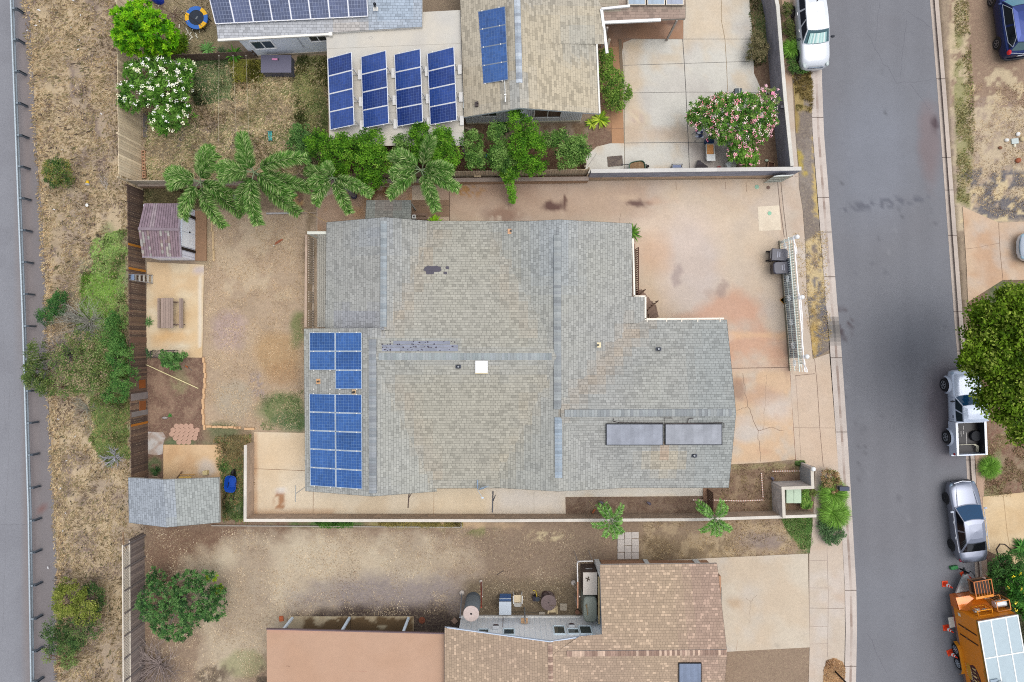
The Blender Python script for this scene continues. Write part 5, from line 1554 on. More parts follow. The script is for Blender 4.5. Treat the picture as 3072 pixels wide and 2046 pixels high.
# neighbour yard
grass('grass', [(430, -60), (650, -60), (650, 160), (560, 180), (430, 180)], 9000, (.05, .16), .025, [(168, 150, 118), (150, 140, 104), (182, 164, 130)], .7, label='thin dry lawn under the trampoline', seed=8)
grass('grass', [(430, 190), (980, 190), (985, 540), (430, 540)], 30000, (.12, .34), .03, [(150, 136, 110), (176, 160, 122), (190, 172, 134), (140, 140, 92), (200, 184, 146), (128, 134, 84)], .82, 2.0, label='dry unkempt grass in the top left back yard', seed=9)
grass('grass', [(540, 180), (690, 165), (700, 300), (600, 320), (560, 260)], 12000, (.12, .3), .026, [(88, 112, 68), (104, 126, 74), (140, 152, 104)], .8, 1.9, label='dark green grass east of the white flowering bush', seed=10, edge=20)
grass('grass', [(690, 178), (785, 178), (790, 240), (700, 250)], 5000, (.1, .3), .026, [(136, 134, 40), (124, 128, 48), (150, 146, 60)], .8, 2.3, label='olive yellow grass beside the grey storage box', seed=11, edge=14)
grass('grass', [(890, 170), (982, 165), (986, 450), (900, 430), (880, 300)], 14000, (.12, .34), .026, [(104, 122, 64), (140, 142, 92), (160, 152, 104), (130, 140, 80)], .82, 2.4, label='long green grass along the west side of the cream patio roof', seed=12, edge=14)
grass('grass', [(430, 562), (630, 562), (640, 620), (430, 620)], 4500, (.15, .4), .03, [(120, 112, 76), (140, 128, 90), (104, 104, 66)], .6, label='dull green weeds behind the purple roofed shed', seed=13)
# lawns of the middle and south yards
grass('grass', [(612, 640), (912, 640), (912, 1290), (750, 1290), (620, 1280)], 26000, (.04, .11), .022, [(180, 154, 118), (204, 180, 144), (190, 166, 130), (214, 194, 160)], .7, mask=(.40, 40), label='short dry tan lawn of the middle back yard', seed=14)
grass('grass', [(780, 1190), (912, 1170), (912, 1292), (790, 1290)], 4500, (.05, .12), .025, [(96, 120, 66), (84, 112, 62), (120, 134, 80)], .8, 2.0, mask=(.44, 40), label='green patch of lawn next to the solar roof corner', seed=15, edge=16)
grass('grass', [(440, 1585), (1860, 1585), (1790, 1690), (1750, 1800), (1380, 1840), (870, 1850), (800, 1880), (800, 2110), (440, 2110)], 46000, (.04, .13), .025, [(166, 142, 116), (204, 184, 152), (186, 164, 130), (216, 200, 170)], .7, mask=(.42, 70), label='sparse dry grass in the bare south yard', seed=16)
grass('grass', [(1930, 1560), (2420, 1552), (2420, 1660), (1930, 1680)], 9000, (.04, .12), .025, [(176, 150, 108), (200, 176, 130), (150, 128, 92)], .7, mask=(.45, 40), label='sparse dry grass beside the south driveway', seed=17)
grass('grass', [(2335, 1550), (2436, 1548), (2440, 1590), (2432, 1600), (2441, 1625), (2430, 1648), (2400, 1645), (2370, 1600)], 9000, (.05, .11), .03, [(92, 132, 56), (80, 118, 50), (108, 146, 66), (120, 140, 80)], .8, 2.3, label='green clover patch in front of the low cream wall', seed=18, edge=6)
grass('grass', [(940, 1564), (1060, 1564), (1060, 1576), (960, 1578)], 2500, (.12, .3), .03, [(80, 130, 44), (100, 148, 56)], .6, label='bright green grass tuft along the outside of the long low wall', seed=19, edge=4)
grass('grass', [(1110, 1560), (1390, 1560), (1390, 1576), (1110, 1574)], 3200, (.1, .35), .03, [(176, 164, 92), (190, 176, 104), (150, 150, 80)], .6, mask=(.4, 40), label='yellow green grass along the outside of the long low wall', seed=20)
grass('grass', [(640, 1310), (755, 1300), (758, 1560), (665, 1560), (668, 1450)], 8000, (.1, .35), .03, [(84, 104, 54), (104, 124, 66), (150, 128, 84), (120, 110, 70)], .75, 2.2, mask=(.4, 50), label='mixed green and dry weeds around the blue wheelbarrow', seed=21)
grass('grass', [(1270, 585), (1375, 585), (1375, 600), (1270, 600)], 200, (.05, .1), .05, [(190, 140, 70), (170, 120, 60)], .9, label='fallen yellow leaves under the right palm', seed=22)
grass('grass', [(2376, 190), (2434, 190), (2438, 340), (2390, 330)], 3500, (.08, .25), .03, [(170, 150, 88), (150, 136, 80), (130, 128, 62)], .6, mask=(.44, 26), label='yellowing grass behind the silver car', seed=23, z=.02)
grass('grass', [(2378, 700), (2480, 690), (2496, 1010), (2440, 1075)], 3500, (.05, .16), .03, [(214, 190, 132), (196, 168, 104), (224, 202, 148)], .7, mask=(.50, 34), label='straw coloured grass between pavement and kerb', seed=24, z=.02)
grass('grass', [(2862, 0), (2906, 0), (2926, 380), (2905, 610), (2872, 600)], 8000, (.06, .2), .03, [(150, 150, 88), (190, 176, 120), (130, 140, 70), (206, 186, 136)], .6, mask=(.40, 40), label='green and straw grass beside the right kerb', seed=25)
grass('grass', [(2910, 250), (3120, 250), (3120, 660), (2990, 650), (2900, 600)], 12000, (.04, .12), .03, [(204, 180, 136), (176, 152, 124), (216, 194, 150)], .7, mask=(.44, 34), label='dry grass on the yard across the street', seed=26)
grass('grass', [(2962, 1300), (3110, 1300), (3110, 1485), (2950, 1490)], 7000, (.05, .16), .03, [(168, 146, 110), (150, 140, 92), (190, 168, 128)], .7, mask=(.46, 34), label='patchy dry grass south of the big street tree', seed=27)
grass('grass', [(2966, 1690), (3110, 1700), (3110, 2100), (2990, 2100)], 6000, (.06, .18), .035, [(66, 76, 44), (84, 92, 52), (50, 60, 36)], .6, label='dark green ground cover beside the orange trailer', seed=28)
grass('grass', [(2196, 1390), (2400, 1388), (2400, 1530), (2140, 1535)], 5000, (.04, .14), .03, [(160, 140, 96), (140, 120, 84), (176, 154, 116)], .7, mask=(.48, 24), label='sparse weeds in the front garden bed', seed=29)
grass('grass', [(2240, -60), (2290, -60), (2300, 190), (2262, 200)], 3000, (.1, .25), .03, [(110, 128, 74), (150, 140, 94), (90, 112, 62)], .6, label='weeds along the north driveway edge', seed=30)
grass('grass', [(2384, 1384), (2408, 1380), (2410, 1394), (2384, 1394)], 900, (.15, .35), .03, [(96, 132, 60), (120, 150, 80)], .6, label='small grass tuft at the driveway corner beside the globe lamp', seed=31)
grass('grass', [(p[0] + 8, p[1]) for p in verge], 5200, (.16, .4), .04, [(112, 104, 84), (128, 124, 84), (104, 90, 78)], .6, 1.3, mask=(.58, 12), label='scattered duller weed tufts on the verge', seed=32)
def rnd_unit(g, n):
 v = g.normal(size=(n, 3)); return v / np.linalg.norm(v, axis=1, keepdims=True)
def leaves(name, blobs, n, size, pal, seed, parent, clump=.28, per=40, mat_='leaf', flat=.7, rosette=False, aspect=.45, shell=.55, m_=None, **tg):
 """blobs: (px, py, z, rx px, ry px, rz m)"""
 g = np.random.default_rng(seed)
 B = np.array([[*W(b[0], b[1], b[2]), b[3] * S * (H - b[2]) / H, b[4] * S * (H - b[2]) / H, b[5]] for b in blobs])
 vol = (B[:, 3] * B[:, 4]) ** .9
 nc = max(3, n // per)
 bi = g.choice(len(B), nc, p=vol / vol.sum())
 d = rnd_unit(g, nc); d[:, 2] = np.where(g.random(nc) < .8, np.abs(d[:, 2]), d[:, 2])
 rr = (shell + (1 - shell) * g.random(nc) ** .7) * np.where(g.random(nc) < .12, 1.13, 1)
 cc_ = B[bi, :3] + d * rr[:, None] * B[bi, 3:6]
 k = g.integers(0, nc, n)
 if rosette:
  dd = rnd_unit(g, n); dd[:, 2] = dd[:, 2] * .5 + .15; dd /= np.linalg.norm(dd, axis=1, keepdims=True)
  ln = size * g.uniform(.7, 1.25, n)
  U = dd
  c = cc_[k] + dd * (ln * .55)[:, None]
 else:
  off_ = rnd_unit(g, n) * (clump * g.random(n) ** .45)[:, None]; off_[:, 2] *= .7
  c = cc_[k] + off_
  U = rnd_unit(g, n); U[:, 2] *= .5; U /= np.linalg.norm(U, axis=1, keepdims=True)
  ln = size * g.uniform(.65, 1.3, n)
 Nn = rnd_unit(g, n) * (1 - flat) + np.array([0, 0, flat])
 Vv = np.cross(Nn, U); Vv /= np.linalg.norm(Vv, axis=1, keepdims=True) + 1e-9
 w = ln * aspect
 V = np.empty((n, 4, 3))
 V[:, 0] = c - U * ln[:, None] / 2
 V[:, 1] = c + Vv * w[:, None] / 2 - U * ln[:, None] * .05
 V[:, 2] = c + U * ln[:, None] / 2
 V[:, 3] = c - Vv * w[:, None] / 2 - U * ln[:, None] * .05
 V[:, :, 2] = np.maximum(V[:, :, 2], .02)
 F = np.arange(n)[:, None] * 4 + np.array([0, 1, 2, 3])[None, :]
 pc = np.array([C(c_) for c_ in pal])
 pick = g.random(nc)[k] * .75 + g.random(n) * .25
 idx = np.clip((pick * len(pal)).astype(int), 0, len(pal) - 1)
 col = pc[idx] * 1.3 * g.uniform(.75, 1.25, (n, 1))
 return npmesh(name, V.reshape(-1, 3), F, col, mat_, parent, **tg), cc_
def tree(name, label, cat, base, blobs, n, size, pal, seed, trunk=.09, tcol=(130, 112, 96), flowers=None, group=None, limbs=6, **kw):
 t = thing(name, label, cat, W(*base), group)
 o, cl = leaves('crown', blobs, n, size, pal, seed, t, **kw)
 r = random.Random(seed); b = W(*base)
 cz = sum(q[2] for q in blobs) / len(blobs)
 m = MB(C(tcol))
 top = sum((W(q[0], q[1], q[2]) for q in blobs), Vector()) / len(blobs)
 mid = b.lerp(top, .45) + Vector((r.uniform(-.1, .1), r.uniform(-.1, .1), 0))
 m.tube([b, b.lerp(mid, .5), mid], [trunk, trunk * .8, trunk * .65], 7)
 for i in range(limbs):
  e = Vector(cl[r.randrange(len(cl))])
  k = mid.lerp(e, .5) + Vector((r.uniform(-.1, .1), r.uniform(-.1, .1), .1))
  m.tube([mid, k, e], [trunk * .55, trunk * .35, trunk * .12], 5)
 m.build('trunk', 'bark', t)
 if flowers:
  nf, fs, fp, per = flowers
  fb = [(q[0], q[1], q[2] + .12, q[3] * 1.0, q[4] * 1.0, q[5] * 1.05) for q in blobs]
  leaves('blossoms', fb, nf, fs, fp, seed + 77, t, clump=.13, per=per, mat_='cloth', flat=.9, aspect=1.0, shell=.85, kind='stuff')
 return t
HG = [(34, 66, 14), (64, 110, 22), (88, 138, 32), (108, 156, 40), (74, 122, 28), (140, 178, 66)]
HG2 = [(44, 76, 30), (76, 114, 46), (104, 140, 64), (130, 162, 86), (90, 128, 54)]
hedge = [
 ((1010, 480), [(965, 440, 2.6, 42, 42, .9), (1020, 465, 2.7, 50, 50, 1.0), (1040, 430, 2.7, 34, 34, .8), (1000, 510, 2.2, 50, 30, .7)], HG, 'leftmost round citrus tree of the row, between two palms'),
 ((1125, 490), [(1110, 435, 2.7, 48, 44, 1.0), (1120, 490, 2.7, 56, 50, 1.0), (1110, 545, 2.2, 40, 30, .6)], HG, 'second round citrus tree of the row, south of the solar racks'),
 ((1210, 450), [(1205, 428, 2.6, 28, 26, .7), (1215, 500, 2.2, 36, 26, .6)], HG2, 'small dull green citrus tree behind the rightmost palm'),
 ((1290, 470), [(1262, 405, 2.9, 26, 34, .8), (1265, 450, 2.8, 30, 40, .8)], HG, 'narrow citrus tree rising in front of the third solar rack'),
 ((1330, 480), [(1325, 430, 3.0, 42, 44, 1.0), (1338, 480, 2.9, 48, 50, 1.0), (1310, 520, 2.3, 36, 28, .6)], HG, 'tall bright green citrus tree beside the cream roof corner'),
 ((1425, 475), [(1418, 432, 2.6, 34, 34, .8), (1426, 480, 2.6, 32, 34, .8)], HG2, 'round grey green citrus tree in front of the beige house left corner'),
 ((1510, 470), [(1496, 415, 2.8, 30, 42, .9), (1495, 470, 2.7, 34, 34, .8), (1520, 495, 2.5, 40, 30, .7)], HG2, 'grey green citrus tree left of the tall one in front of the beige house'),
 ((1570, 460), [(1548, 362, 3.4, 22, 34, .8), (1585, 395, 3.2, 34, 44, 1.0), (1590, 450, 3.0, 44, 48, 1.0), (1560, 440, 3.0, 34, 40, .9), (1590, 495, 2.4, 52, 26, .7), (1535, 515, 2.2, 30, 22, .6)], HG, 'tallest bright green citrus tree in front of the beige house gable window'),
 ((1710, 460), [(1655, 420, 2.4, 26, 24, .6), (1690, 430, 2.6, 38, 36, .8), (1735, 450, 2.7, 36, 40, .9), (1705, 475, 2.4, 40, 30, .7)], HG2, 'rightmost round citrus tree of the row beside the small side gate'),
 ((925, 460), [(905, 410, 1.8, 32, 34, .8), (925, 450, 1.8, 36, 46, .9), (890, 440, 1.6, 24, 30, .6)], [(56, 90, 46), (82, 120, 60), (104, 142, 74), (66, 100, 44)], 'feathery dark green bush at the west end of the citrus row')]
for i, (b, bl, pal, lab) in enumerate(hedge):
 n = int(sum(q[3] * q[4] for q in bl) * 1.5)
 tree('citrus_tree' if i < 9 else 'bush', lab, 'tree' if i < 9 else 'bush', b, bl, min(n, 9000), .11, pal, 40 + i, group='citrus trees in the row' if i < 9 else None, clump=.26, per=46)
# climbing vine hanging over the fence
t = thing('vine', 'bright green vine hanging over the board fence onto the driveway', 'vine', W(1533, 545))
leaves('foliage', [(1524, 525, 1.9, 20, 16, .3), (1532, 548, 1.5, 14, 20, .3), (1536, 575, 1.0, 11, 18, .25), (1538, 597, .6, 9, 10, .2)], 1500, .11, [(112, 170, 50), (130, 188, 60), (92, 148, 44)], 61, t, clump=.16, per=30)
MG = [(44, 92, 14), (70, 130, 16), (96, 160, 18), (120, 184, 22), (150, 200, 36), (84, 146, 20)]
tree('mango_tree', 'dense bright green mango tree in the top left yard corner', 'tree', (470, 130), [(400, 60, 3.2, 62, 44, 1.0), (440, 90, 3.6, 84, 62, 1.2), (490, 115, 3.0, 50, 46, 1.0), (400, 120, 3.0, 56, 44, 1.0), (440, 145, 2.6, 70, 28, .8), (425, 12, 2.4, 26, 18, .5)], 15000, .2, MG, 62, per=30, rosette=True, aspect=.3, trunk=.14)
tree('bush', 'small yellow green leafy shrub at the foot of the mango tree', 'bush', (545, 135), [(540, 130, .7, 22, 24, .5), (520, 160, .6, 30, 10, .4)], 1500, .3, [(96, 130, 30), (120, 150, 40), (80, 116, 34)], 63, rosette=True, per=16, aspect=.15, trunk=.03)
PG = [(44, 80, 26), (74, 118, 38), (98, 142, 54), (122, 164, 72), (80, 124, 54)]
tree('plumeria_tree', 'spreading bush covered in white blossoms at the tall tan fence', 'tree', (520, 290), [(470, 215, 2.4, 90, 46, .8), (420, 280, 2.5, 66, 40, .7), (500, 275, 2.4, 70, 50, .8), (505, 358, 2.2, 50, 44, .7), (560, 205, 2.0, 30, 26, .5), (545, 240, 2.2, 36, 40, .6), (395, 310, 2.2, 36, 24, .5), (560, 335, 1.9, 22, 24, .5)], 11500, .24, PG, 64, per=22, rosette=True, aspect=.26, flowers=(2000, .06, [(252, 250, 232), (250, 248, 210), (255, 255, 250)], 12), trunk=.1)
tree('plumeria_tree', 'wide pink flowering tree beside the north driveway wall', 'tree', (2190, 360), [(2120, 345, 2.2, 60, 50, .7), (2170, 325, 2.5, 60, 46, .8), (2230, 330, 2.5, 66, 52, .8), (2280, 350, 2.3, 54, 54, .7), (2210, 385, 2.4, 74, 40, .8), (2270, 395, 2.0, 44, 36, .6), (2090, 355, 1.9, 34, 28, .5), (2170, 405, 2.0, 50, 28, .5)], 16000, .18, [(52, 88, 34), (78, 122, 44), (104, 148, 60), (128, 158, 76), (92, 136, 54)], 65, per=20, rosette=True, aspect=.27, flowers=(2300, .052, [(236, 150, 170), (248, 200, 206), (252, 232, 222), (226, 120, 140)], 9))
tree('plumeria_tree', 'small pink flowering bush just south of the wide pink flowering tree', 'bush', (2225, 460), [(2215, 455, 1.3, 36, 30, .5), (2245, 475, 1.1, 30, 26, .4), (2250, 450, 1.0, 20, 20, .4)], 2600, .24, [(84, 128, 44), (108, 154, 60), (128, 170, 72)], 66, per=20, rosette=True, aspect=.27, flowers=(420, .07, [(236, 150, 170), (248, 190, 196), (244, 160, 150)], 9), trunk=.05)
t = thing('bush', 'thin pink flowering sprig leaning over the block wall cap', 'bush', W(2290, 280))
leaves('foliage', [(2300, 285, 1.6, 34, 20, .3), (2262, 290, 1.3, 24, 22, .3), (2325, 300, 1.6, 14, 18, .3)], 420, .2, [(110, 140, 66), (140, 158, 90), (160, 160, 120)], 67, t, rosette=True, per=14, aspect=.25)
leaves('blossoms', [(2300, 280, 1.8, 34, 24, .2), (2328, 264, 1.8, 4, 3, .1)], 140, .07, [(240, 150, 180), (236, 190, 200)], 68, t, clump=.1, per=10, aspect=1, flat=.9, mat_='cloth', kind='stuff')
BT = [(48, 72, 12), (76, 106, 18), (96, 128, 26), (118, 148, 38), (86, 112, 22), (150, 168, 70), (60, 84, 14)]
tree('street_tree', 'very large dense green tree overhanging the white pickup at the right edge', 'tree', (2930, 1110), [(2965, 968, 6.0, 72, 66, 1.7), (2925, 930, 5.2, 24, 22, .8), (3050, 955, 6.8, 90, 76, 1.9), (2985, 1050, 6.6, 96, 84, 2.0), (3070, 1070, 7.2, 110, 120, 2.2), (2935, 1085, 5.6, 58, 44, 1.4), (2978, 1150, 5.8, 62, 52, 1.5), (2905, 1092, 5.0, 30, 26, .9), (2940, 1196, 5.0, 20, 18, .6), (3015, 1205, 6.0, 70, 62, 1.6), (3085, 1230, 5.8, 86, 84, 1.7), (3130, 1000, 6.0, 100, 120, 2), (3070, 1300, 5.0, 40, 30, 1.0), (3030, 885, 5.5, 44, 26, 1.0)], 52000, .17, BT, 70, per=50, clump=.42, trunk=.3, limbs=14, aspect=.55)
BU = []
tree('bush', 'dense olive and green wild bush leaning toward the guardrail', 'bush', (150, 1110), [(118, 1060, 1.4, 34, 38, .8), (115, 1120, 1.6, 36, 50, .9), (140, 1160, 1.4, 34, 28, .7), (98, 1140, 1.2, 24, 24, .5)], 5200, .1, [(84, 104, 52), (108, 124, 66), (72, 96, 48), (128, 140, 84)], 71, per=34, clump=.22)
tree('bush', 'large mixed green and brown wild bush against the dark back fence', 'bush', (300, 1110), [(310, 1120, 2.3, 50, 56, 1.0), (220, 1080, 2.0, 60, 56, 1.0), (270, 1130, 2.2, 64, 60, 1.1), (200, 1150, 1.6, 50, 44, .8), (300, 1060, 2.0, 46, 50, 1.0), (250, 1020, 1.6, 50, 34, .8)], 11000, .1, [(66, 92, 44), (104, 124, 62), (132, 140, 88), (164, 146, 116), (92, 122, 60), (142, 158, 98)], 72, per=36, clump=.26)
tree('bush', 'dark green leafy bush growing over the dark back fence boards', 'bush', (355, 1120), [(365, 1070, 2.2, 36, 50, .9), (375, 1130, 2.3, 34, 44, .9), (350, 1180, 2.0, 34, 34, .8), (335, 1020, 1.8, 26, 30, .7), (345, 975, 1.2, 24, 40, .6)], 8000, .1, [(52, 94, 42), (78, 122, 56), (104, 142, 72), (66, 108, 52)], 73, per=34, clump=.22)
tree('bush', 'small dark green bush at the highway edge north of the big verge bushes', 'bush', (160, 945), [(145, 950, 1.0, 26, 26, .6), (175, 915, 1.0, 24, 30, .6), (186, 890, .9, 18, 20, .5)], 3400, .09, [(44, 84, 44), (64, 108, 54), (84, 126, 64)], 74, per=30, clump=.2)
tree('bush', 'round dark green bush alone on the dry verge in the upper left', 'bush', (185, 528), [(178, 520, 1.0, 42, 46, .8)], 3600, .09, [(52, 82, 40), (74, 104, 50), (104, 124, 62), (140, 134, 70)], 75, per=30, clump=.2)
tree('bush', 'yellow green wild bush at the verge in the lower left', 'bush', (230, 1830), [(210, 1800, 1.6, 48, 56, .8), (260, 1820, 1.6, 44, 50, .8), (200, 1760, 1.2, 26, 26, .5)], 6000, .1, [(104, 118, 46), (130, 140, 60), (148, 154, 76), (90, 106, 42)], 76, per=34, clump=.22)
tree('bush', 'dark green wild bush just below the yellow green bush in the lower left', 'bush', (200, 1900), [(170, 1890, 1.4, 40, 40, .7), (250, 1890, 1.5, 56, 46, .8), (190, 1930, 1.3, 50, 30, .6), (280, 1790, 1.2, 36, 50, .6)], 6500, .1, [(40, 64, 34), (64, 92, 48), (88, 116, 60), (104, 118, 70)], 77, per=34, clump=.24)
tree('bush', 'sparse pale green shrub with brown twigs at the bottom left verge', 'bush', (190, 1980), [(145, 1965, .8, 18, 20, .4), (205, 1985, .9, 30, 22, .5), (210, 1950, .9, 34, 18, .4)], 2200, .09, [(110, 136, 74), (132, 150, 88), (104, 76, 62)], 78, per=26, clump=.18)
tree('mango_tree', 'wide dark green mango bush in the lower left yard', 'tree', (560, 1790), [(480, 1800, 1.8, 66, 66, .9), (520, 1850, 1.9, 80, 56, .9), (590, 1800, 1.9, 70, 60, .9), (640, 1820, 1.6, 44, 40, .6), (560, 1745, 1.6, 44, 34, .6), (470, 1735, 1.4, 26, 34, .5), (600, 1730, 1.6, 40, 22, .5), (530, 1895, 1.5, 50, 26, .5), (655, 1775, 1.3, 26, 24, .4)], 15000, .155, [(32, 60, 34), (52, 90, 46), (70, 112, 56), (92, 136, 70), (108, 142, 84), (58, 96, 56)], 79, per=15, shell=.75, rosette=True, aspect=.27, trunk=.1, tcol=(150, 140, 130), limbs=12)
t = thing('bush', 'pale yellow green leafy tips on the north east side of the wide mango bush', 'bush', W(640, 1730))
leaves('foliage', [(640, 1728, 1.2, 20, 12, .3), (655, 1765, 1.1, 16, 14, .3)], 420, .16, [(140, 172, 40), (160, 186, 50)], 80, t, rosette=True, per=14, aspect=.26)
tree('bush', 'slender green shrub beside the dark metal garden bench', 'bush', (515, 1075), [(518, 1085, 1.2, 26, 34, .5), (500, 1065, 1.1, 16, 18, .4), (545, 1068, 1.0, 14, 12, .3)], 1700, .12, [(66, 104, 52), (88, 130, 64), (112, 150, 84)], 81, per=22, clump=.16, trunk=.03)
tree('bush', 'green shrub spilling past the white gutter beside the north driveway', 'bush', (1815, 280), [(1815, 190, 1.3, 22, 46, .6), (1835, 250, 1.2, 34, 50, .6), (1870, 280, .8, 30, 24, .4), (1845, 310, .8, 30, 24, .4)], 4600, .12, [(84, 118, 42), (108, 142, 56), (132, 160, 70), (70, 100, 40)], 82, per=26, clump=.24, trunk=.04)
def agave(name, label, px, py, n, L, pal, seed, w=.07, up=.6, z=0.0, cat='plant'):
 """rosette of long arching leaves"""
 t = thing(name, label, cat, W(px, py) + Vector((0, 0, z)))
 r = random.Random(seed); m = MB(); b = W(px, py) + Vector((0, 0, z))
 for i in range(n):
  a = r.uniform(0, 6.283); l = L * r.uniform(.65, 1.1); u = r.uniform(.25, 1) * up
  d = Vector((math.cos(a), math.sin(a), 0)); s = Vector((-d.y, d.x, 0)) * w
  c = tuple(v * 1.35 for v in C(cc(r.choice(pal), r.uniform(.85, 1.15))))
  pr = None
  for k in range(5):
   f = k / 4
   p = b + d * l * (f * .9) * (1 - .25 * u) + Vector((0, 0, l * (u * 1.9 * f - 1.35 * f * f * u) + .03 + f * .0))
   ww = s * (.5 + 1.0 * f - 1.5 * f * f + .02) * .9
   if pr: m.face([pr[0], pr[1], p + ww, p - ww], c)
   pr = (p - ww, p + ww)
 m.build('leaves', 'leaf', t)
 return t
YG = [(150, 180, 50), (176, 196, 60), (110, 150, 44), (190, 206, 84)]
agave('spider_plant', 'yellow striped spiky plant below the beige house gutter', 1800, 360, 60, .75, YG, 90, .08)
agave('spider_plant', 'smaller yellow green spiky plant left of the bigger one by the side gate', 1775, 372, 40, .55, YG, 91, .07)
agave('fern', 'lime green fern at the north wall of the big grey roofed house', 1305, 672, 60, .75, [(150, 200, 40), (130, 184, 40), (168, 210, 60)], 92, .08)
agave('bush', 'green spiky plant at the north east corner of the big grey roofed house', 1893, 700, 50, .8, [(84, 130, 40), (110, 156, 56), (60, 100, 36)], 93, .06)
agave('palm_shrub', 'spiky green plant beside the pale blue wall corner', 710, 170, 46, .7, [(80, 140, 40), (110, 170, 60), (60, 116, 36)], 94, .08, z=.3)
agave('palm_shrub', 'pale green feathery plant left of the pale blue wall', 625, 150, 40, .7, [(100, 150, 80), (124, 170, 96)], 95, .05, .5)
agave('palm_shrub', 'dull green weed clump under the left end of the pale blue wing', 668, 158, 40, .5, [(84, 106, 72), (100, 120, 84)], 96, .04)
agave('bush', 'dark leafy plant under the beige house wall behind the tallest citrus', 1500, 385, 60, .8, [(50, 100, 36), (70, 126, 50), (40, 80, 30)], 97, .12)
agave('weed', 'green weed clump growing at the edge of the picnic table slab', 448, 965, 36, .5, [(90, 130, 74), (112, 148, 88)], 98, .03)
agave('weed', 'dark green weed clump at the dark fence beside the metal bench', 448, 1060, 40, .5, [(60, 92, 60), (80, 112, 72)], 99, .03)
agave('weed', 'tiny bright green tuft in the bare garden corner', 512, 1247, 24, .2, [(70, 130, 60)], 100, .03)
agave('weed', 'dark green weed clump at the right edge of the second small slab', 672, 1400, 60, .5, [(70, 96, 48), (90, 116, 58)], 101, .03)
agave('weed', 'dark green weed clump between dark fence and shingled shed', 470, 1412, 50, .5, [(56, 84, 48), (76, 100, 56)], 102, .03)
agave('palm_shrub', 'green spiky clump at the right edge beside the orange trailer front', 3060, 1640, 60, .9, [(40, 90, 36), (60, 112, 46), (84, 136, 60)], 103, .1)
agave('fountain_grass', 'bright green fountain grass clump left of the silver car', 2368, 152, 700, .9, [(110, 160, 56), (136, 184, 76), (90, 136, 46)], 104, .016, .9)
agave('fountain_grass', 'upper lobe of bright green fountain grass just below the black mailbox', 2490, 1478, 2200, 1.25, [(116, 160, 60), (134, 178, 76), (96, 142, 50), (148, 188, 92)], 105, .015, 1.0)
agave('fountain_grass', 'lower lobe of bright green fountain grass next to the wall end', 2494, 1536, 2200, 1.3, [(116, 160, 60), (134, 178, 76), (96, 142, 50), (148, 188, 92)], 118, .015, .9)
agave('fountain_grass', 'bright green fountain grass clump behind the grey sedan on the right', 2960, 1400, 1300, .95, [(112, 156, 56), (130, 174, 72), (92, 138, 48)], 106, .013, .8)
tree('bush', 'low dark green mound at the pavement edge below the fountain grass', 'bush', (2490, 1590), [(2496, 1598, .35, 36, 36, .3), (2485, 1575, .3, 30, 24, .3)], 4600, .09, [(66, 96, 60), (84, 116, 72), (104, 132, 88)], 107, clump=.16, per=26, trunk=.02)
tree('bush', 'brown and green mottled shrub above the black mailbox', 'bush', (2480, 1440), [(2488, 1435, .6, 28, 30, .4), (2503, 1455, .5, 20, 22, .4)], 3000, .09, [(150, 120, 84), (176, 150, 110), (116, 124, 70), (140, 100, 76)], 108, clump=.14, per=24, trunk=.02)
tree('bush', 'green leafy shrub right of the pale green utility box', 'bush', (2410, 1490), [(2412, 1490, .5, 16, 28, .35), (2420, 1510, .4, 14, 12, .3)], 1500, .12, [(84, 124, 52), (110, 150, 64), (132, 166, 76)], 109, clump=.14, per=20, trunk=.02)
tree('bush', 'tiny round shrub between the utility box and the fountain grass', 'bush', (2436, 1478), [(2440, 1477, .3, 10, 10, .2)], 420, .07, [(104, 120, 60), (124, 138, 74)], 110, clump=.08, per=20, trunk=.02)
tree('bush', 'brownish dry shrub against the block wall beside the north driveway', 'bush', (2280, 155), [(2275, 150, .7, 34, 32, .5), (2270, 120, .6, 18, 26, .4), (2262, 168, .6, 24, 20, .4)], 5200, .07, [(124, 116, 84), (104, 100, 66), (146, 134, 100), (84, 92, 56)], 111, clump=.16, per=28, trunk=.03)
tree('bush', 'dark green weeds at the front bumper of the silver car', 'bush', (2395, 215), [(2395, 210, .3, 30, 14, .25), (2375, 190, .3, 14, 26, .2)], 1600, .08, [(70, 104, 50), (94, 126, 62)], 112, clump=.12, per=20, trunk=.02)
tree('bush', 'brown green weeds beside the rear wheel of the silver car', 'bush', (2362, 60), [(2360, 30, .4, 16, 24, .3), (2364, 80, .4, 16, 26, .3), (2372, 110, .3, 12, 20, .2)], 2200, .08, [(84, 100, 52), (110, 116, 66), (70, 88, 46)], 113, clump=.13, per=20, trunk=.02)
tree('bush', 'dark green shrub at the right edge below the tan slab', 'bush', (2990, 1720), [(3000, 1700, 1.0, 40, 40, .5), (2985, 1740, .8, 24, 30, .4), (3040, 1690, 1.2, 30, 40, .5)], 4200, .11, [(40, 74, 34), (60, 96, 44), (76, 116, 56)], 114, clump=.18, per=24)
tree('bush', 'glossy green shrub with small yellow flowers at the right edge above the orange trailer', 'bush', (3040, 1780), [(3055, 1760, 1.4, 36, 60, .7), (3075, 1820, 1.2, 30, 40, .6)], 3600, .24, [(44, 88, 32), (66, 120, 44), (90, 146, 60)], 115, rosette=True, per=18, aspect=.25, flowers=(70, .08, [(236, 206, 40), (246, 220, 80)], 5))
t = thing('grass_mulch', 'oval bed of dry brown mulch in the pavement at the bottom', 'mulch', W(2500, 2020))
grass('mulch', [(2470, 2010), (2480, 1980), (2500, 1972), (2526, 1984), (2534, 2010), (2530, 2060), (2500, 2080), (2468, 2060)], 7000, (.04, .12), .03, [(160, 120, 80), (190, 150, 104), (206, 170, 120), (120, 84, 60)], .8, seed=116, parent=t, z=.03, kind=None)
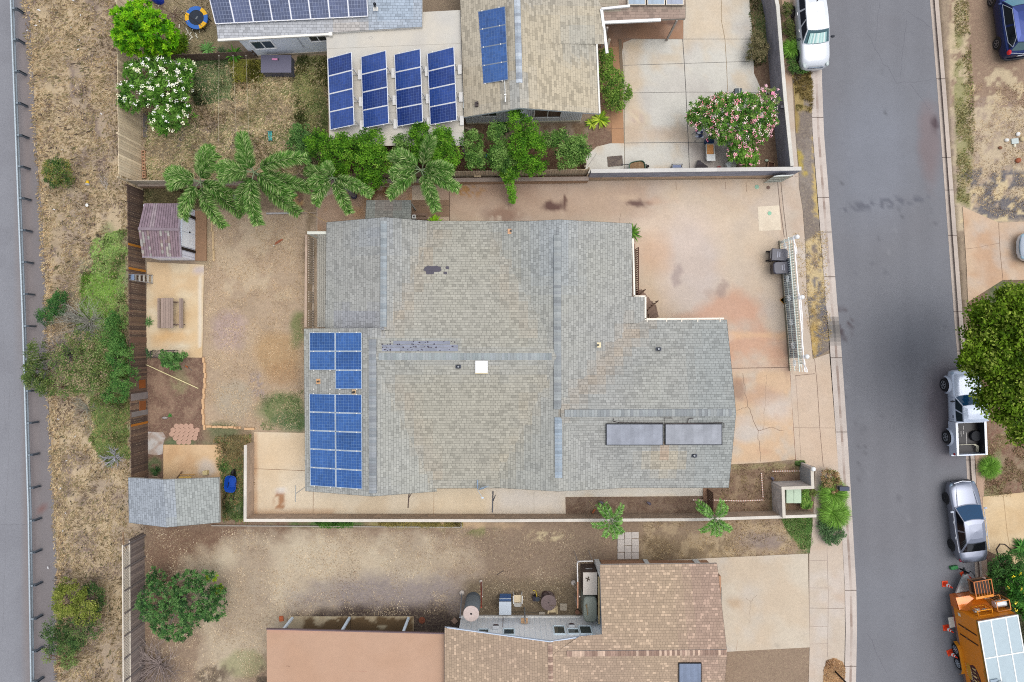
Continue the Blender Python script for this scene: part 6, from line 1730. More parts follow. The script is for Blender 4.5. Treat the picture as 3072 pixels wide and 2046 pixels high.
# palms: fronds with leaflets all round the midrib
def palm(name, label, base, crown, z, tips, leaf, pal, seed, trunk=.13, tcol=(150, 146, 150), droop=.7, flat=False, wl=.035, group=None, nl=150):
 t = thing(name, label, 'palm tree', W(*base), group)
 b = W(*base); c = W(crown[0], crown[1], z)
 m = MB(C(tcol)); m.tube([b + Vector((0, 0, -.02)), b.lerp(c, .3), b.lerp(c, .7), c - Vector((0, 0, .9))], [trunk * 1.25, trunk, trunk * .8, trunk * .75], 10)
 m.build('trunk', 'bark', t, smooth=True)
 m = MB(C(112, 150, 84)); m.tube([c - Vector((0, 0, .95)), c - Vector((0, 0, .4)), c], [trunk * .8, trunk * .75, trunk * .3], 9); m.build('crownshaft', 'leaf', t, smooth=True)
 g = np.random.default_rng(seed)
 pc = [C(q) for q in pal]
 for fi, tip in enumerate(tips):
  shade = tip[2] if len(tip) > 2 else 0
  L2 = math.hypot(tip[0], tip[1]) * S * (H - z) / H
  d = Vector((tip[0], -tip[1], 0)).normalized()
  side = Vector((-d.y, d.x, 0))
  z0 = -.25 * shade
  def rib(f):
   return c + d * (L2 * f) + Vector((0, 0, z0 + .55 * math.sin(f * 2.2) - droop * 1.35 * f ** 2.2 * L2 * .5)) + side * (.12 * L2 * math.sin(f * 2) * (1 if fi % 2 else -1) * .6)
  fr = MB(C(150, 168, 130)); fr.tube([rib(k / 8) for k in range(9)], [.03 - .003 * k for k in range(9)], 5)
  fo = fr.build('frond', 'leaf', t)
  n = nl
  f = g.uniform(.12, 1.0, n) ** .9
  R0 = np.array([rib(x) for x in f]); R1 = np.array([rib(min(x + .03, 1.02)) for x in f])
  T_ = R1 - R0; T_ /= np.linalg.norm(T_, axis=1, keepdims=True) + 1e-9
  A = g.uniform(0, 6.283, n)
  if flat: A = np.where(g.random(n) < .5, g.normal(0, .35, n), math.pi + g.normal(0, .35, n))
  Sd = np.array(side)[None, :] * np.cos(A)[:, None] + np.array([0, 0, 1.])[None, :] * np.sin(A)[:, None]
  ll = leaf * (1 - .35 * np.abs(f - .5) * 2) * g.uniform(.8, 1.1, n)
  dirv = Sd * 1.0 + T_ * .6 + np.array([0, 0, -.12])
  dirv /= np.linalg.norm(dirv, axis=1, keepdims=True)
  e = R0 + dirv * ll[:, None] + np.array([0, 0, -1.]) * (ll * .18)[:, None]
  md = R0 + dirv * (ll * .5)[:, None]
  w = np.cross(dirv, g.normal(size=(n, 3))); w /= np.linalg.norm(w, axis=1, keepdims=True); w *= wl / 2
  V = np.empty((n, 4, 3)); V[:, 0] = R0; V[:, 1] = md + w; V[:, 2] = e; V[:, 3] = md - w
  F = np.arange(n)[:, None] * 4 + np.arange(4)[None, :]
  k = np.clip((g.random(n) * len(pc)).astype(int), 0, len(pc) - 1)
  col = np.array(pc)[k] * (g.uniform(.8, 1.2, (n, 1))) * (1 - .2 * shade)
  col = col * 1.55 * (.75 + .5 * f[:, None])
  npmesh('leaflets', V.reshape(-1, 3), F, col, 'leaf', fo)
 return t
FX = [(62, 104, 40), (88, 134, 54), (114, 156, 74), (146, 176, 104), (184, 198, 138), (74, 118, 48)]
G4 = 'tall foxtail palms along the north fence'
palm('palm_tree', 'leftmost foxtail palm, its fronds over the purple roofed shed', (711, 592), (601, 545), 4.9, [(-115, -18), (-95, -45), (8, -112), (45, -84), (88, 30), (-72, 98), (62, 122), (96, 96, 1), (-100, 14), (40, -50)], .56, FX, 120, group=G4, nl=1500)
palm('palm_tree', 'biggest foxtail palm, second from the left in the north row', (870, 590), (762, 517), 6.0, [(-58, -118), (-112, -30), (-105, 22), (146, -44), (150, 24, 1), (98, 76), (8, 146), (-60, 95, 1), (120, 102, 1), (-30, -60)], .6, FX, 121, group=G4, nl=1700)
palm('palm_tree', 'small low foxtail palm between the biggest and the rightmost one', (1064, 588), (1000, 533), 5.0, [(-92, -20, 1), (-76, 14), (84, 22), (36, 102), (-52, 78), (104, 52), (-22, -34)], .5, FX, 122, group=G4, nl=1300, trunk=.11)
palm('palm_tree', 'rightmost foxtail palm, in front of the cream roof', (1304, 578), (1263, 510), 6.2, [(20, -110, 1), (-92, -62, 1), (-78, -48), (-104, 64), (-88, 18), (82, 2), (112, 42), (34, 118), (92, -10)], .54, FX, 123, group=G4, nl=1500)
FD = [(70, 116, 44), (96, 148, 60), (124, 172, 84), (156, 196, 116)]
palm('palm_tree', 'young short palm beside the square stepping stones', (1818, 1524), (1832, 1561), 2.8, [(-42, -44), (-56, 12), (-16, 52), (30, 40), (32, -50), (34, 0), (-20, -50), (10, 58), (40, 36)], .3, FD, 124, .07, (130, 124, 130), .7, True, .026, nl=300)
palm('palm_tree', 'young short palm over the long low wall beside the front garden', (2112, 1518), (2143, 1554), 2.6, [(-52, -46), (28, -52), (34, -40), (-44, 38), (0, 52), (50, 44), (-54, -30), (10, 56), (44, 30), (-20, 20)], .3, FD, 125, .07, (130, 124, 130), .7, True, .026, nl=300)
# bare branches
def dead(label, px, py, h, r0, seed, spread=1.0, n=26, col=(190, 180, 176), z=.0, name='dead_bush', tw=.02, dirs=None):
 t = thing(name, label, 'dead bush', W(px, py)); r = random.Random(seed); m = MB(C(col)); b = W(px, py)
 for i in range(n):
  a = r.uniform(0, 6.283) if dirs is None else r.uniform(*dirs)
  p = b + Vector((0, 0, z)); pts = [p]; l = r0 * S * r.uniform(.5, 1.1)
  for k in range(4):
   a += r.uniform(-.5, .5); p = p + Vector((math.cos(a), math.sin(a), 0)) * l / 4 * spread + Vector((0, 0, h / 4 * r.uniform(.3, 1.2))); pts.append(p)
   if k in (1, 2):
    for _ in range(2):
     aa = a + r.uniform(-1.1, 1.1); q = p + Vector((math.cos(aa), math.sin(aa), r.uniform(0, .5))) * l * .3; m.tube([p, q, q + Vector((math.cos(aa + .4), math.sin(aa + .4), .3)) * l * .15], [tw * .5, tw * .35, tw * .2], 3, C(cc(col, r.uniform(.8, 1.1))), False)
  m.tube(pts, [tw * (1.6 - .35 * k) for k in range(5)], 4, C(cc(col, r.uniform(.8, 1.1))), False)
 m.build('branches', 'bark', t)
dead('leafless grey brushwood heap at the bottom left corner of the south yard', 480, 1995, 1.2, 92, 130, n=80, col=(168, 152, 146), tw=.018)
dead('bare grey bush in the lower verge next to the shingled shed', 350, 1370, .8, 34, 131, n=26, col=(196, 194, 204), tw=.018)
dead('bare silvery twigs on top of the big verge bushes', 272, 965, 1.6, 74, 132, n=80, col=(176, 174, 162), tw=.014)
dead('grey leafless twigs inside the large mixed verge bush', 212, 1060, 3.0, 60, 133, n=80, col=(164, 156, 150), tw=.014)
dead('low grey twigs in the green grass south of the verge bushes', 262, 1225, .8, 40, 136, n=22, col=(170, 168, 152), tw=.012)
dead('pale dry branches sticking up beside the grey fence end', 425, 1590, .9, 34, 134, n=12, col=(206, 184, 160), tw=.014, dirs=(.2, 1.3))
dead('bleached broken branch on the dry verge below the yellow cup', 318, 570, .15, 40, 135, n=8, col=(196, 184, 172), tw=.022, dirs=(1.0, 2.2))
# ---------------------------------------------------------------- vehicles (local frame: front is +y, ground z = 0)
def wheel(t, x, y, r, rim, w=.22, spokes=5, side=1, tyre=(26, 27, 32)):
 m = MB(C(tyre)); c = (x, y, r)
 M_ = Matrix.Rotation(R(90), 4, 'Y')
 m.lathe(c, [(r * .62, -w / 2), (r * .93, -w / 2), (r, -w * .3), (r, w * .3), (r * .93, w / 2), (r * .62, w / 2)], 24, M=M_)
 o = m.build('wheel', 'rubber', t)
 k = MB(C(rim)); xo = side * (w / 2 + .004)
 def P(a, rr, d=0): return (x + xo + side * d, y + rr * math.cos(a), r + rr * math.sin(a))
 n = 20
 for i in range(n):
  a, b = 2 * math.pi * i / n, 2 * math.pi * (i + 1) / n
  k.face([P(a, r * .56), P(b, r * .56), P(b, r * .64), P(a, r * .64)])
  k.face([P(a, .0, .01), P(b, .0001, .01), P(b, r * .16, .01), P(a, r * .16, .01)])
  k.face([P(a, 0, -.02), P(b, .0001, -.02), P(b, r * .58, -.02), P(a, r * .58, -.02)], C(40, 42, 46))
 for i in range(spokes):
  a = 2 * math.pi * i / spokes + .3
  k.face([P(a - .25, r * .14, .008), P(a + .25, r * .14, .008), P(a + .16, r * .6, .004), P(a - .16, r * .6, .004)])
 k.build('rim', 'metal', o)
 # wheel arch
 return o
def body_loft(m, st, col, sec=None):
 """st: (y, half width, z bottom, z top)"""
 rows = []
 for y, w, zb, zt in st:
  h = zt - zb
  half = [(0, zb), (w * .78, zb), (w * .95, zb + .1 * h), (w, zb + .34 * h), (w * 1.0, zb + .58 * h), (w * .985, zb + .8 * h), (w * .94, zt - .06), (w * .86, zt - .012), (w * .5, zt + .018), (0, zt + .028)]
  rows.append([(x, y, z) for x, z in half] + [(-x, y, z) for x, z in half[-2:0:-1]])
 m.grid(rows, col, True)
 m.face(rows[0], col); m.face(rows[-1][::-1], col)
def cabin(t, col, zb, zr, yb0, yr0, yr1, yb1, wb, wr, glass=(30, 36, 42), ws=(16, 60, 92), side_cols=None, nwin=2, rear=True, rearg=None, bulge=.12, rcol=None, roof_curve=.05, win_gap=.05, wr0=None, pm='carpaint'):
 wr0 = wr0 or wr
 nf, ns = 6, 10
 def loops():
  bl, rl = [], []
  for i in range(nf + 1):
   f = i / nf * 2 - 1
   bl.append(Vector((wb * f, yb0 + bulge * (1 - f * f), zb))); rl.append(Vector((wr0 * f, yr0 + bulge * .6 * (1 - f * f), zr)))
  for i in range(1, ns):
   f = i / ns
   wi = wb + .03 * math.sin(math.pi * f)
   bl.append(Vector((wi, yb0 + (yb1 - yb0) * f, zb + .02 * f))); rl.append(Vector((wr0 + (wr - wr0) * f + .02 * math.sin(math.pi * f), yr0 + (yr1 - yr0) * f, zr + roof_curve * .4 * math.sin(math.pi * f))))
  for i in range(nf + 1):
   f = 1 - i / nf * 2
   bl.append(Vector((wb * f, yb1 - bulge * .6 * (1 - f * f), zb + .02))); rl.append(Vector((wr * f, yr1 - bulge * .4 * (1 - f * f), zr)))
  for i in range(ns - 1, 0, -1):
   f = i / ns
   wi = wb + .03 * math.sin(math.pi * f)
   bl.append(Vector((-wi, yb0 + (yb1 - yb0) * f, zb + .02 * f))); rl.append(Vector((-(wr0 + (wr - wr0) * f + .02 * math.sin(math.pi * f)), yr0 + (yr1 - yr0) * f, zr + roof_curve * .4 * math.sin(math.pi * f))))
  return bl, rl
 bl, rl = loops(); n = len(bl)
 cen = Vector((0, (yr0 + yr1) / 2, zr + roof_curve))
 m = MB(C(col))
 mid = [r.lerp(cen, .35) + Vector((0, 0, roof_curve * .55)) for r in rl]
 m.grid([bl, rl, mid, [cen + (r - cen) * .02 + Vector((0, 0, .02)) for r in rl]], C(col), True)
 m.build('roof', pm, t, smooth=False)
 def pane(idx, s0, s1, t0, t1, c, name):
  g = MB(C(c)); k = len(idx) - 1
  def Q(s, tt, d=.009):
   q = s * k; i = min(int(q), k - 1); f = q - i
   a = bl[idx[i]].lerp(bl[idx[i + 1]], f); b = rl[idx[i]].lerp(rl[idx[i + 1]], f)
   nn = (bl[idx[i + 1]] - bl[idx[i]]).cross(b - a).normalized()
   ctr = Vector((0, a.y * .5, a.z))
   if nn.dot(a - Vector((0, (yb0 + yb1) / 2, a.z - .3))) < 0: nn = -nn
   return a.lerp(b, tt) + nn * d
  N = 8
  s0b, s1b = s0 if isinstance(s0, tuple) else (s0, s0), s1 if isinstance(s1, tuple) else (s1, s1)
  rows = [[Q(s0b[0] + (s1b[0] - s0b[0]) * i / N, t0) for i in range(N + 1)], [Q(s0b[1] + (s1b[1] - s0b[1]) * i / N, t1) for i in range(N + 1)]]
  g.grid(rows, C(c)); return g.build(name, 'glass', t)
 fr = list(range(0, nf + 1)); rt = list(range(nf, nf + ns + 1)); re = list(range(nf + ns, nf * 2 + ns + 1)); lf = list(range(nf * 2 + ns, n)) + [0]
 pane(fr, .03, .97, .05, .95, ws, 'windscreen')
 if rear: pane(re, .06, .94, .1, .92, rearg or glass, 'rear_window')
 for idx, rev in ((rt, 0), (lf, 1)):
  L_ = [.035 + (.93 + win_gap) * i / nwin for i in range(nwin + 1)]
  for i in range(nwin):
   a, b = L_[i], L_[i + 1] - win_gap
   sl = (a, a + .0), (b, b)
   if rev: sl = (1 - a, 1 - a), (1 - b, 1 - b)
   pane(idx, sl[0], sl[1], .1, .88, glass, 'side_window')
 return bl, rl
def car(name, label, pos, rz, col, L, hw, st, cab, wheels, wr, rim, lights, z0=0, group=None, spokes=5, pm='carpaint'):
 t = thing(name, label, 'car' if 'pickup' not in name else 'pickup truck', (0, 0, 0), group)
 m = MB(C(col)); body_loft(m, st, C(col)); body = m.build('body', pm, t, smooth=True)
 if cab: cabin(t, col, pm=pm, **cab)
 for y in wheels:
  for s in (-1, 1):
   wheel(t, s * (hw - .1), y, wr, rim, side=s, spokes=spokes)
   a = MB(C(24, 26, 30)); n = 16
   for i in range(n):
    p, q = math.pi * i / n, math.pi * (i + 1) / n
    X = s * (hw + .006)
    a.face([(X, y + (wr + .07) * math.cos(p), wr + (wr + .07) * math.sin(p)), (X, y + (wr + .07) * math.cos(q), wr + (wr + .07) * math.sin(q)), (X, y, wr)])
   a.build('wheel_arch', 'plastic', t)
 for (x, y, z, dx, dy, dz, c, nm) in lights:
  for s in (-1, 1):
   a = MB(C(c)); a.ball((s * x, y, z), 1, sc=(dx, dy, dz), n=10, m=6); a.build(nm, 'glass' if nm != 'mirror' else 'plastic', t, smooth=True)
 return t
def put(t, px, py, z, rz):
 t.location = W(px, py) + Vector((0, 0, z)); t.rotation_euler.z = R(rz)
# grey sedan
SED = (136, 142, 158)
t = car('sedan_car', 'grey sedan with a dark blue windscreen parked by the right kerb', 0, 0, SED, 4.8, .92,
 [(2.42, .5, .3, .52), (2.36, .68, .26, .66), (2.2, .82, .24, .75), (1.9, .89, .22, .82), (1.4, .92, .22, .89), (.9, .92, .22, .95), (0, .92, .22, .97), (-1.0, .92, .22, .99), (-1.6, .91, .23, 1.03), (-2.0, .86, .25, 1.05), (-2.3, .76, .3, 1.03), (-2.4, .62, .38, .92)],
 dict(zb=.97, zr=1.38, yb0=.98, yr0=.18, yr1=-1.05, yb1=-1.78, wb=.80, wr=.56, wr0=.60, glass=(16, 18, 24), ws=(14, 66, 104), rearg=(22, 22, 28)),
 (1.42, -1.42), .33, (60, 62, 68),
 [(.66, 2.14, .66, .14, .22, .08, (120, 140, 160), 'headlight'), (.74, -2.22, .86, .12, .12, .07, (120, 40, 60), 'tail_light'), (1.0, .75, 1.0, .12, .07, .06, (200, 206, 220), 'mirror')], pm='carmetal')
m = MB(C(226, 230, 240));
for s in (-1, 1): m.tube([(s * .92, .8, .98), (s * .935, -.4, 1.0), (s * .9, -1.7, 1.05)], .02, 5)
m.tube([(-.5, 2.34, .7), (0, 2.43, .72), (.5, 2.34, .7)], .025, 5)
for s in (-1, 1): m.tube([(s * .42, 2.28, .74), (s * .56, 1.5, .93), (s * .62, 1.0, .99)], .018, 4)
m.build('trim', 'metal', t)
for s in (-1, 1):
 for y in (.1, -.85):
  m = MB(C(190, 196, 206)); m.box((s * .93, y, .9), (.03, .16, .03)); m.build('door_handle', 'metal', t)
m = MB(C(24, 30, 38)); m.box((0, 2.4, .45), (1.1, .06, .16)); m.build('grille', 'plastic', t)
put(t, 2882, 1556, -.12, 6.8)
# silver car top
SIL = (226, 230, 236)
t = car('parked_car', 'silver white hatchback with a sunshade behind its windscreen on the left kerb', 0, 0, SIL, 4.5, .88,
 [(2.28, .5, .3, .5), (2.2, .72, .26, .66), (2.0, .83, .24, .82), (1.7, .87, .22, .92), (1.2, .88, .22, 1.0), (.8, .88, .22, 1.04), (-1.0, .88, .22, 1.06), (-1.8, .87, .22, 1.06), (-2.15, .8, .26, 1.0), (-2.25, .62, .34, .85)],
 dict(zb=1.04, zr=1.52, yb0=.88, yr0=.24, yr1=-1.6, yb1=-2.0, wb=.80, wr=.60, wr0=.64, glass=(36, 40, 50), ws=(74, 108, 116), nwin=3, win_gap=.045, rearg=(60, 70, 84)),
 (1.32, -1.32), .32, (170, 176, 184),
 [(.68, 2.0, .76, .13, .26, .07, (196, 206, 206), 'headlight'), (1.0, .62, 1.08, .13, .08, .08, (44, 48, 58), 'mirror'), (.8, -2.1, .9, .08, .1, .12, (150, 50, 54), 'tail_light')], pm='carpaint')
g = MB()
for i in range(12):
 x0, x1 = -.56 + 1.12 * i / 12, -.56 + 1.12 * (i + 1) / 12
 c = C(random.choice(((214, 244, 238), (186, 226, 222), (236, 250, 244), (170, 212, 210))))
 def yz(f, x): return (.94 + .08 * (1 - (x / .8) ** 2)) + (.31 - .94) * f, 1.075 + .435 * f
 (ya, za), (yb, zb_) = yz(.08, x0), yz(.82, x0)
 g.face([(x0, ya, za + .03), (x1, ya, za + .03), (x1 * .86, yb, zb_ + .03), (x0 * .86, yb, zb_ + .03)], c)
g.build('sunshade', 'cloth', t)
m = MB(C(250, 250, 252))
for s in (-1, 1):
 for y in (.05, -.95): m.box((s * .9, y, .95), (.03, .18, .035))
m.build('door_handle', 'metal', t)
m = MB(C(110, 120, 134)); m.box((0, 2.24, .66), (.9, .06, .05)); m.box((0, 2.25, .74), (.9, .06, .03)); m.build('grille', 'metal', t)
m = MB(C(40, 42, 46)); m.ball((-.05, -1.35, 1.6), .04); m.build('antenna', 'plastic', t)
put(t, 2421, 107, .02, 185.4)
# blue suv
BLU = (26, 50, 116)
t = car('parked_car', 'dark blue sport utility car parked on bare soil at the top right corner', 0, 0, BLU, 4.6, .93,
 [(2.25, .6, .3, .7), (2.1, .84, .26, .95), (1.4, .92, .24, 1.05), (.8, .93, .24, 1.1), (-1.4, .93, .24, 1.12), (-2.0, .91, .26, 1.14), (-2.2, .84, .3, 1.1), (-2.3, .7, .36, .9)],
 dict(zb=1.1, zr=1.62, yb0=.9, yr0=.3, yr1=-1.75, yb1=-2.1, wb=.84, wr=.62, wr0=.68, glass=(18, 26, 32), ws=(100, 150, 170), nwin=2, rearg=(84, 112, 120)),
 (1.34, -1.3), .35, (140, 136, 140),
 [(.80, -2.14, 1.08, .1, .16, .16, (226, 40, 50), 'tail_light'), (1.03, .75, 1.14, .12, .08, .08, (40, 60, 110), 'mirror'), (.7, 2.12, .85, .14, .14, .08, (190, 200, 206), 'headlight')], pm='carmetal')
m = MB(C(204, 212, 224))
for s in (-1, 1):
 m.tube([(s * .88, .7, 1.13), (s * .9, -.6, 1.16), (s * .87, -1.6, 1.2), (s * .74, -1.95, 1.35)], .016, 4); m.tube([(s * .88, .7, 1.15), (s * .7, .2, 1.6), (s * .67, -1.5, 1.62), (s * .74, -1.95, 1.36)], .016, 4)
m.tube([(-.72, -2.2, 1.1), (0, -2.32, 1.08), (.72, -2.2, 1.1)], .02, 5); m.box((0, -2.34, .85), (.36, .03, .12)); m.build('trim', 'metal', t)
m = MB(C(20, 28, 60)); m.box((.0, -1.6, 1.7), (.07, .18, .07)); m.build('antenna', 'plastic', t)
m = MB(C(34, 36, 44)); m.tube([(-.8, -2.2, .4), (-.5, -2.36, .4), (.5, -2.36, .4), (.8, -2.2, .4)], .07, 6); m.build('bumper', 'plastic', t)
put(t, 3015, 70, 0, 7)
# white car at the right edge
t = car('parked_car', 'white car nose entering the photo at the right edge driveway', 0, 0, (216, 226, 238), 4.6, .9,
 [(2.3, .42, .3, .55), (2.22, .66, .26, .68), (2.0, .84, .24, .78), (1.5, .9, .22, .88), (.9, .9, .22, .95), (-1.5, .9, .22, .98), (-2.1, .84, .25, .98), (-2.25, .6, .34, .85)],
 dict(zb=.96, zr=1.4, yb0=.95, yr0=.2, yr1=-1.1, yb1=-1.8, wb=.8, wr=.58, glass=(24, 30, 36), ws=(40, 70, 92)), (1.4, -1.35), .32, (150, 156, 164),
 [(.62, 2.12, .62, .14, .16, .07, (150, 180, 196), 'headlight'), (.98, .7, 1.0, .12, .07, .07, (210, 216, 224), 'mirror')])
m = MB(C(60, 90, 110)); m.tube([(-.5, 2.27, .6), (0, 2.34, .6), (.5, 2.27, .6)], .03, 5); m.build('grille', 'plastic', t)
put(t, 3150, 744, .03, 90)
# white pickup
WH = (206, 218, 238)
t = thing('pickup_truck', 'white pickup truck with an open cargo bed, half under the big tree', 'pickup truck', (0, 0, 0))
m = MB(C(WH)); hw = .90
body_loft(m, [(2.5, .55, .45, .78), (2.42, .78, .4, .95), (2.2, .86, .38, 1.02), (1.9, .9, .38, 1.06), (1.0, .9, .38, 1.10), (.9, .9, .38, 1.13), (-.55, .9, .38, 1.14)], C(WH)); m.build('body', 'carpaint', t, smooth=True)
cabin(t, WH, 1.13, 1.7, .95, .42, -.5, -.54, .86, .74, glass=(22, 40, 48), ws=(16, 66, 100), nwin=2, rearg=(40, 44, 50), bulge=.1, win_gap=.07)
bd = MB(C(WH))
for s in (-1, 1): bd.box((s * .85, -1.57, .84), (.1, 1.98, .7)); bd.box((s * .85, -1.57, 1.2), (.13, 1.98, .03), C(228, 234, 244))
bd.box((0, -.6, .84), (1.7, .06, .7)); bd.box((0, -2.54, .84), (1.76, .07, .66)); bd.box((0, -2.62, .5), (1.7, .12, .18), C(190, 200, 214)); bd.build('cargo_bed', 'carpaint', t)
fl = MB(C(44, 40, 42)); fl.box((0, -1.57, .58), (1.6, 1.9, .06))
for s in (-1, 1): fl.box((s * .79, -1.57, .88), (.02, 1.88, .56), C(30, 34, 42))
for k in range(22):
 x = random.choice((-.56, -.4, -.24, -.08, .08)); y = random.uniform(-2.1, -.9); fl.box((x, y, .615 + k * .0003), (.035, random.uniform(.08, .3), .008), C(210, 206, 200))
fl.build('bed_floor', 'plastic', t)
m = MB(C(36, 38, 44)); m.lathe((.55, -1.5, .62), [(.14, 0), (.3, .0), (.32, .1), (.3, .2), (.14, .2)], 18); m.lathe((.56, -1.5, .64), [(.15, 0), (.15, .15)], 12, C(200, 206, 212)); m.build('spare_wheel', 'rubber', t)
m = MB(C(232, 228, 204))
for k in range(3):
 d = k * .07; m.tube([(-.72 + 0, -2.45, .72 + .02 * k), (-.7, -2.1 + d * .3, .8), (-.55, -1.98, .85), (.3 + d, -1.98, .85), (.5 + d, -2.1, .85), (.55 + d, -2.45, .72)], .018, 5)
m.build('pipes', 'metal', t)
for y in (1.62, -1.55):
 for s in (-1, 1):
  wheel(t, s * (hw + .01), y, .39, (170, 176, 184), .26, 6, s)
  a = MB(C(150, 164, 190)); n = 14
  for i in range(n):
   p, q = math.pi * i / n, math.pi * (i + 1) / n; r0, r1 = .42, .5
   a.face([(s * .905, y + r0 * math.cos(p), .39 + r0 * math.sin(p)), (s * .905, y + r0 * math.cos(q), .39 + r0 * math.sin(q)), (s * .99, y + r1 * math.cos(q), .37 + r1 * math.sin(q)), (s * .99, y + r1 * math.cos(p), .37 + r1 * math.sin(p))])
   a.face([(s * .99, y + r1 * math.cos(p), .37 + r1 * math.sin(p)), (s * .99, y + r1 * math.cos(q), .37 + r1 * math.sin(q)), (s * .88, y + .56 * math.cos(q), .42 + .56 * math.sin(q)), (s * .88, y + .56 * math.cos(p), .42 + .56 * math.sin(p))], C(206, 216, 234))
  a.build('fender', 'carpaint', t)
for s in (-1, 1):
 for (x, y, z, d, c, nm) in ((.74, 2.3, .86, (.14, .14, .09), (150, 170, 190), 'headlight'), (.88, -2.5, .95, (.05, .09, .12), (180, 40, 50), 'tail_light'), (1.04, .68, 1.2, (.13, .06, .09), (30, 32, 40), 'mirror')):
  a = MB(C(c)); a.ball((s * x, y, z), 1, sc=d, n=10, m=6); a.build(nm, 'plastic', t, smooth=True)
 for y in (-.25,):
  a = MB(C(40, 42, 48)); a.box((s * .905, y, .98), (.03, .15, .04)); a.build('door_handle', 'plastic', t)
 a = MB(C(120, 134, 156)); a.tube([(s * .905, .92, .5), (s * .91, .9, 1.1)], .008, 4); a.tube([(s * .905, -.42, .5), (s * .91, -.42, 1.1)], .008, 4); a.build('door_seam', 'plastic', t)
put(t, 2876, 1231, -.12, 2.4)
# orange trailer
def trailer():
 t = thing('trailer', 'orange box trailer with white seamed roof and cages on its nose, bottom right corner', 'trailer', (0, 0, 0))
 OR = (232, 140, 24); hw = 1.15; L = 5.6
 m = MB(C(OR))
 m.prism([(-hw, 0), (hw, 0), (hw, -L), (-hw, -L)], .5, 2.86, C(OR))
 m.build('body', 'paint', t)
 r = MB(C(184, 202, 210))
 nx, ny = 3, 4
 r.prism([(-hw, 0), (hw, 0), (hw, -L), (-hw, -L)], 2.865, 2.9, C(184, 202, 210))
 ro = r.build('roof', 'paint', t)
 s = MB(C(250, 252, 250))
 for x in (-hw + .02, -.42, .44, hw - .02): s.box((x, -L / 2, 2.908), (.07, L, .014))
 for y in (-.04, -2.15, -4.3): s.box((0, y, 2.912), (hw * 2, .07, .014))
 s.build('seam', 'paint', ro)
 v = MB(C(160, 176, 190)); v.box((-.86, -3.55, 2.95), (.44, .36, .08)); v.lathe((-.6, -3.8, 2.92), [(.3, 0), (.32, .14), (.22, .2)], 18, C(196, 206, 212)); v.lathe((-.6, -3.8, 3.12), [(.2, 0), (.2, .02)], 16, C(60, 66, 72)); v.build('roof_vent', 'metal', ro)
 e = MB(C(150, 124, 116))
 for x in (-hw - .008, ): e.box((x, -L / 2, .62), (.02, L, .2)); e.box((x - .004, -L / 2, 2.8), (.02, L, .1), C(176, 130, 40))
 e.box((0, .01, 2.8), (hw * 2, .02, .12), C(170, 120, 84)); e.build('trim', 'metal', t)
 for y in (-.95, -1.55):
  d = MB(C(70, 44, 30)); d.box((-hw - .012, y, 1.75), (.02, .07, 1.6)); d.box((-hw - .022, y, 1.6), (.03, .12, .1), C(170, 130, 90)); d.build('door_seam', 'metal', t)
 w = MB(C(230, 228, 210)); w.box((-hw - .012, -.28, 1.2), (.02, .18, .2)); w.build('socket', 'plastic', t)
 w = MB(C(214, 220, 216)); w.box((-hw - .2, -.95, .62), (.36, .62, .04)); w.box((-hw - .02, -.95, .6), (.06, .7, .1), C(180, 80, 60)); w.build('step', 'metal', t)
 # emblem and lettering on the side
 X = -hw - .006
 em = MB(C(74, 14, 22)); cy, cz = -3.9, 1.65; n = 26
 pts = [(X, cy + .78 * math.cos(a) * (1 + .06 * math.sin(5 * a)), cz + .56 * math.sin(a)) for a in [2 * math.pi * k / n for k in range(n)]]
 em.face(pts); em.build('emblem', 'paint', t)
 y_ = MB(C(206, 150, 30)); y_.face([(X - .002, cy + .5 * math.cos(a) + .2, cz - .42 + .22 * math.sin(a)) for a in [2 * math.pi * k / 20 for k in range(20)]]); y_.build('emblem', 'paint', t)
 le = MB(); r_ = random.Random(5)
 for (zz, ya, yb, hh, c) in ((1.72, -3.25, -4.6, .3, (240, 210, 150)), (1.98, -3.5, -4.4, .16, (214, 170, 60)), (1.42, -3.5, -4.3, .14, (206, 196, 170)), (.98, -3.3, -4.1, .14, (236, 190, 130)), (2.66, -2.9, -5.4, .12, (206, 170, 96))):
  y = ya
  while y > yb:
   w_ = hh * .62
   for k in range(r_.choice((2, 3))):
    a = r_.choice((0, 0, 1, 2))
    yy = y - r_.uniform(0, w_ * .6)
    if a == 0: le.box((X - .006, yy, zz), (.006, hh * .18, hh), C(c))
    elif a == 1: le.box((X - .0075, y - w_ * .35, zz + hh * r_.choice((-.4, 0, .4))), (.006, w_ * .75, hh * .18), C(c))
    else: le.bar((X - .009, y, zz - hh / 2), (X - .009, y - w_ * .6, zz + hh / 2), .005, hh * .16, C(c))
   y -= hh * .85
 le.build('lettering', 'paint', t)
 for y in (-2.75, -3.62): wheel(t, -hw - .02, y, .36, (206, 218, 232), .22, 8, -1); wheel(t, hw + .02, y, .36, (206, 218, 232), .22, 8, 1)
 f = MB(C(236, 156, 30))
 for s in (-1, 1):
  prof = [(-2.2, .45), (-2.35, .72), (-2.6, .86), (-3.8, .86), (-4.1, .7), (-4.22, .45)]
  for a, b in zip(prof, prof[1:]): f.face([(s * hw, a[0], a[1]), (s * (hw + .2), a[0], a[1]), (s * (hw + .2), b[0], b[1]), (s * hw, b[0], b[1])]); f.face([(s * (hw + .2), a[0], a[1]), (s * (hw + .2), a[0], a[1] - .06), (s * (hw + .2), b[0], b[1] - .06), (s * (hw + .2), b[0], b[1])])
 f.build('fender', 'carpaint', t)
 # nose box, tongue, cages
 n = MB(C(214, 110, 16)); n.prism([(-hw, 0), (.3, 0), (.3, .7), (-hw + .02, .7)], .5, 1.12, C(232, 120, 18)); n.build('nose_box', 'carpaint', t)
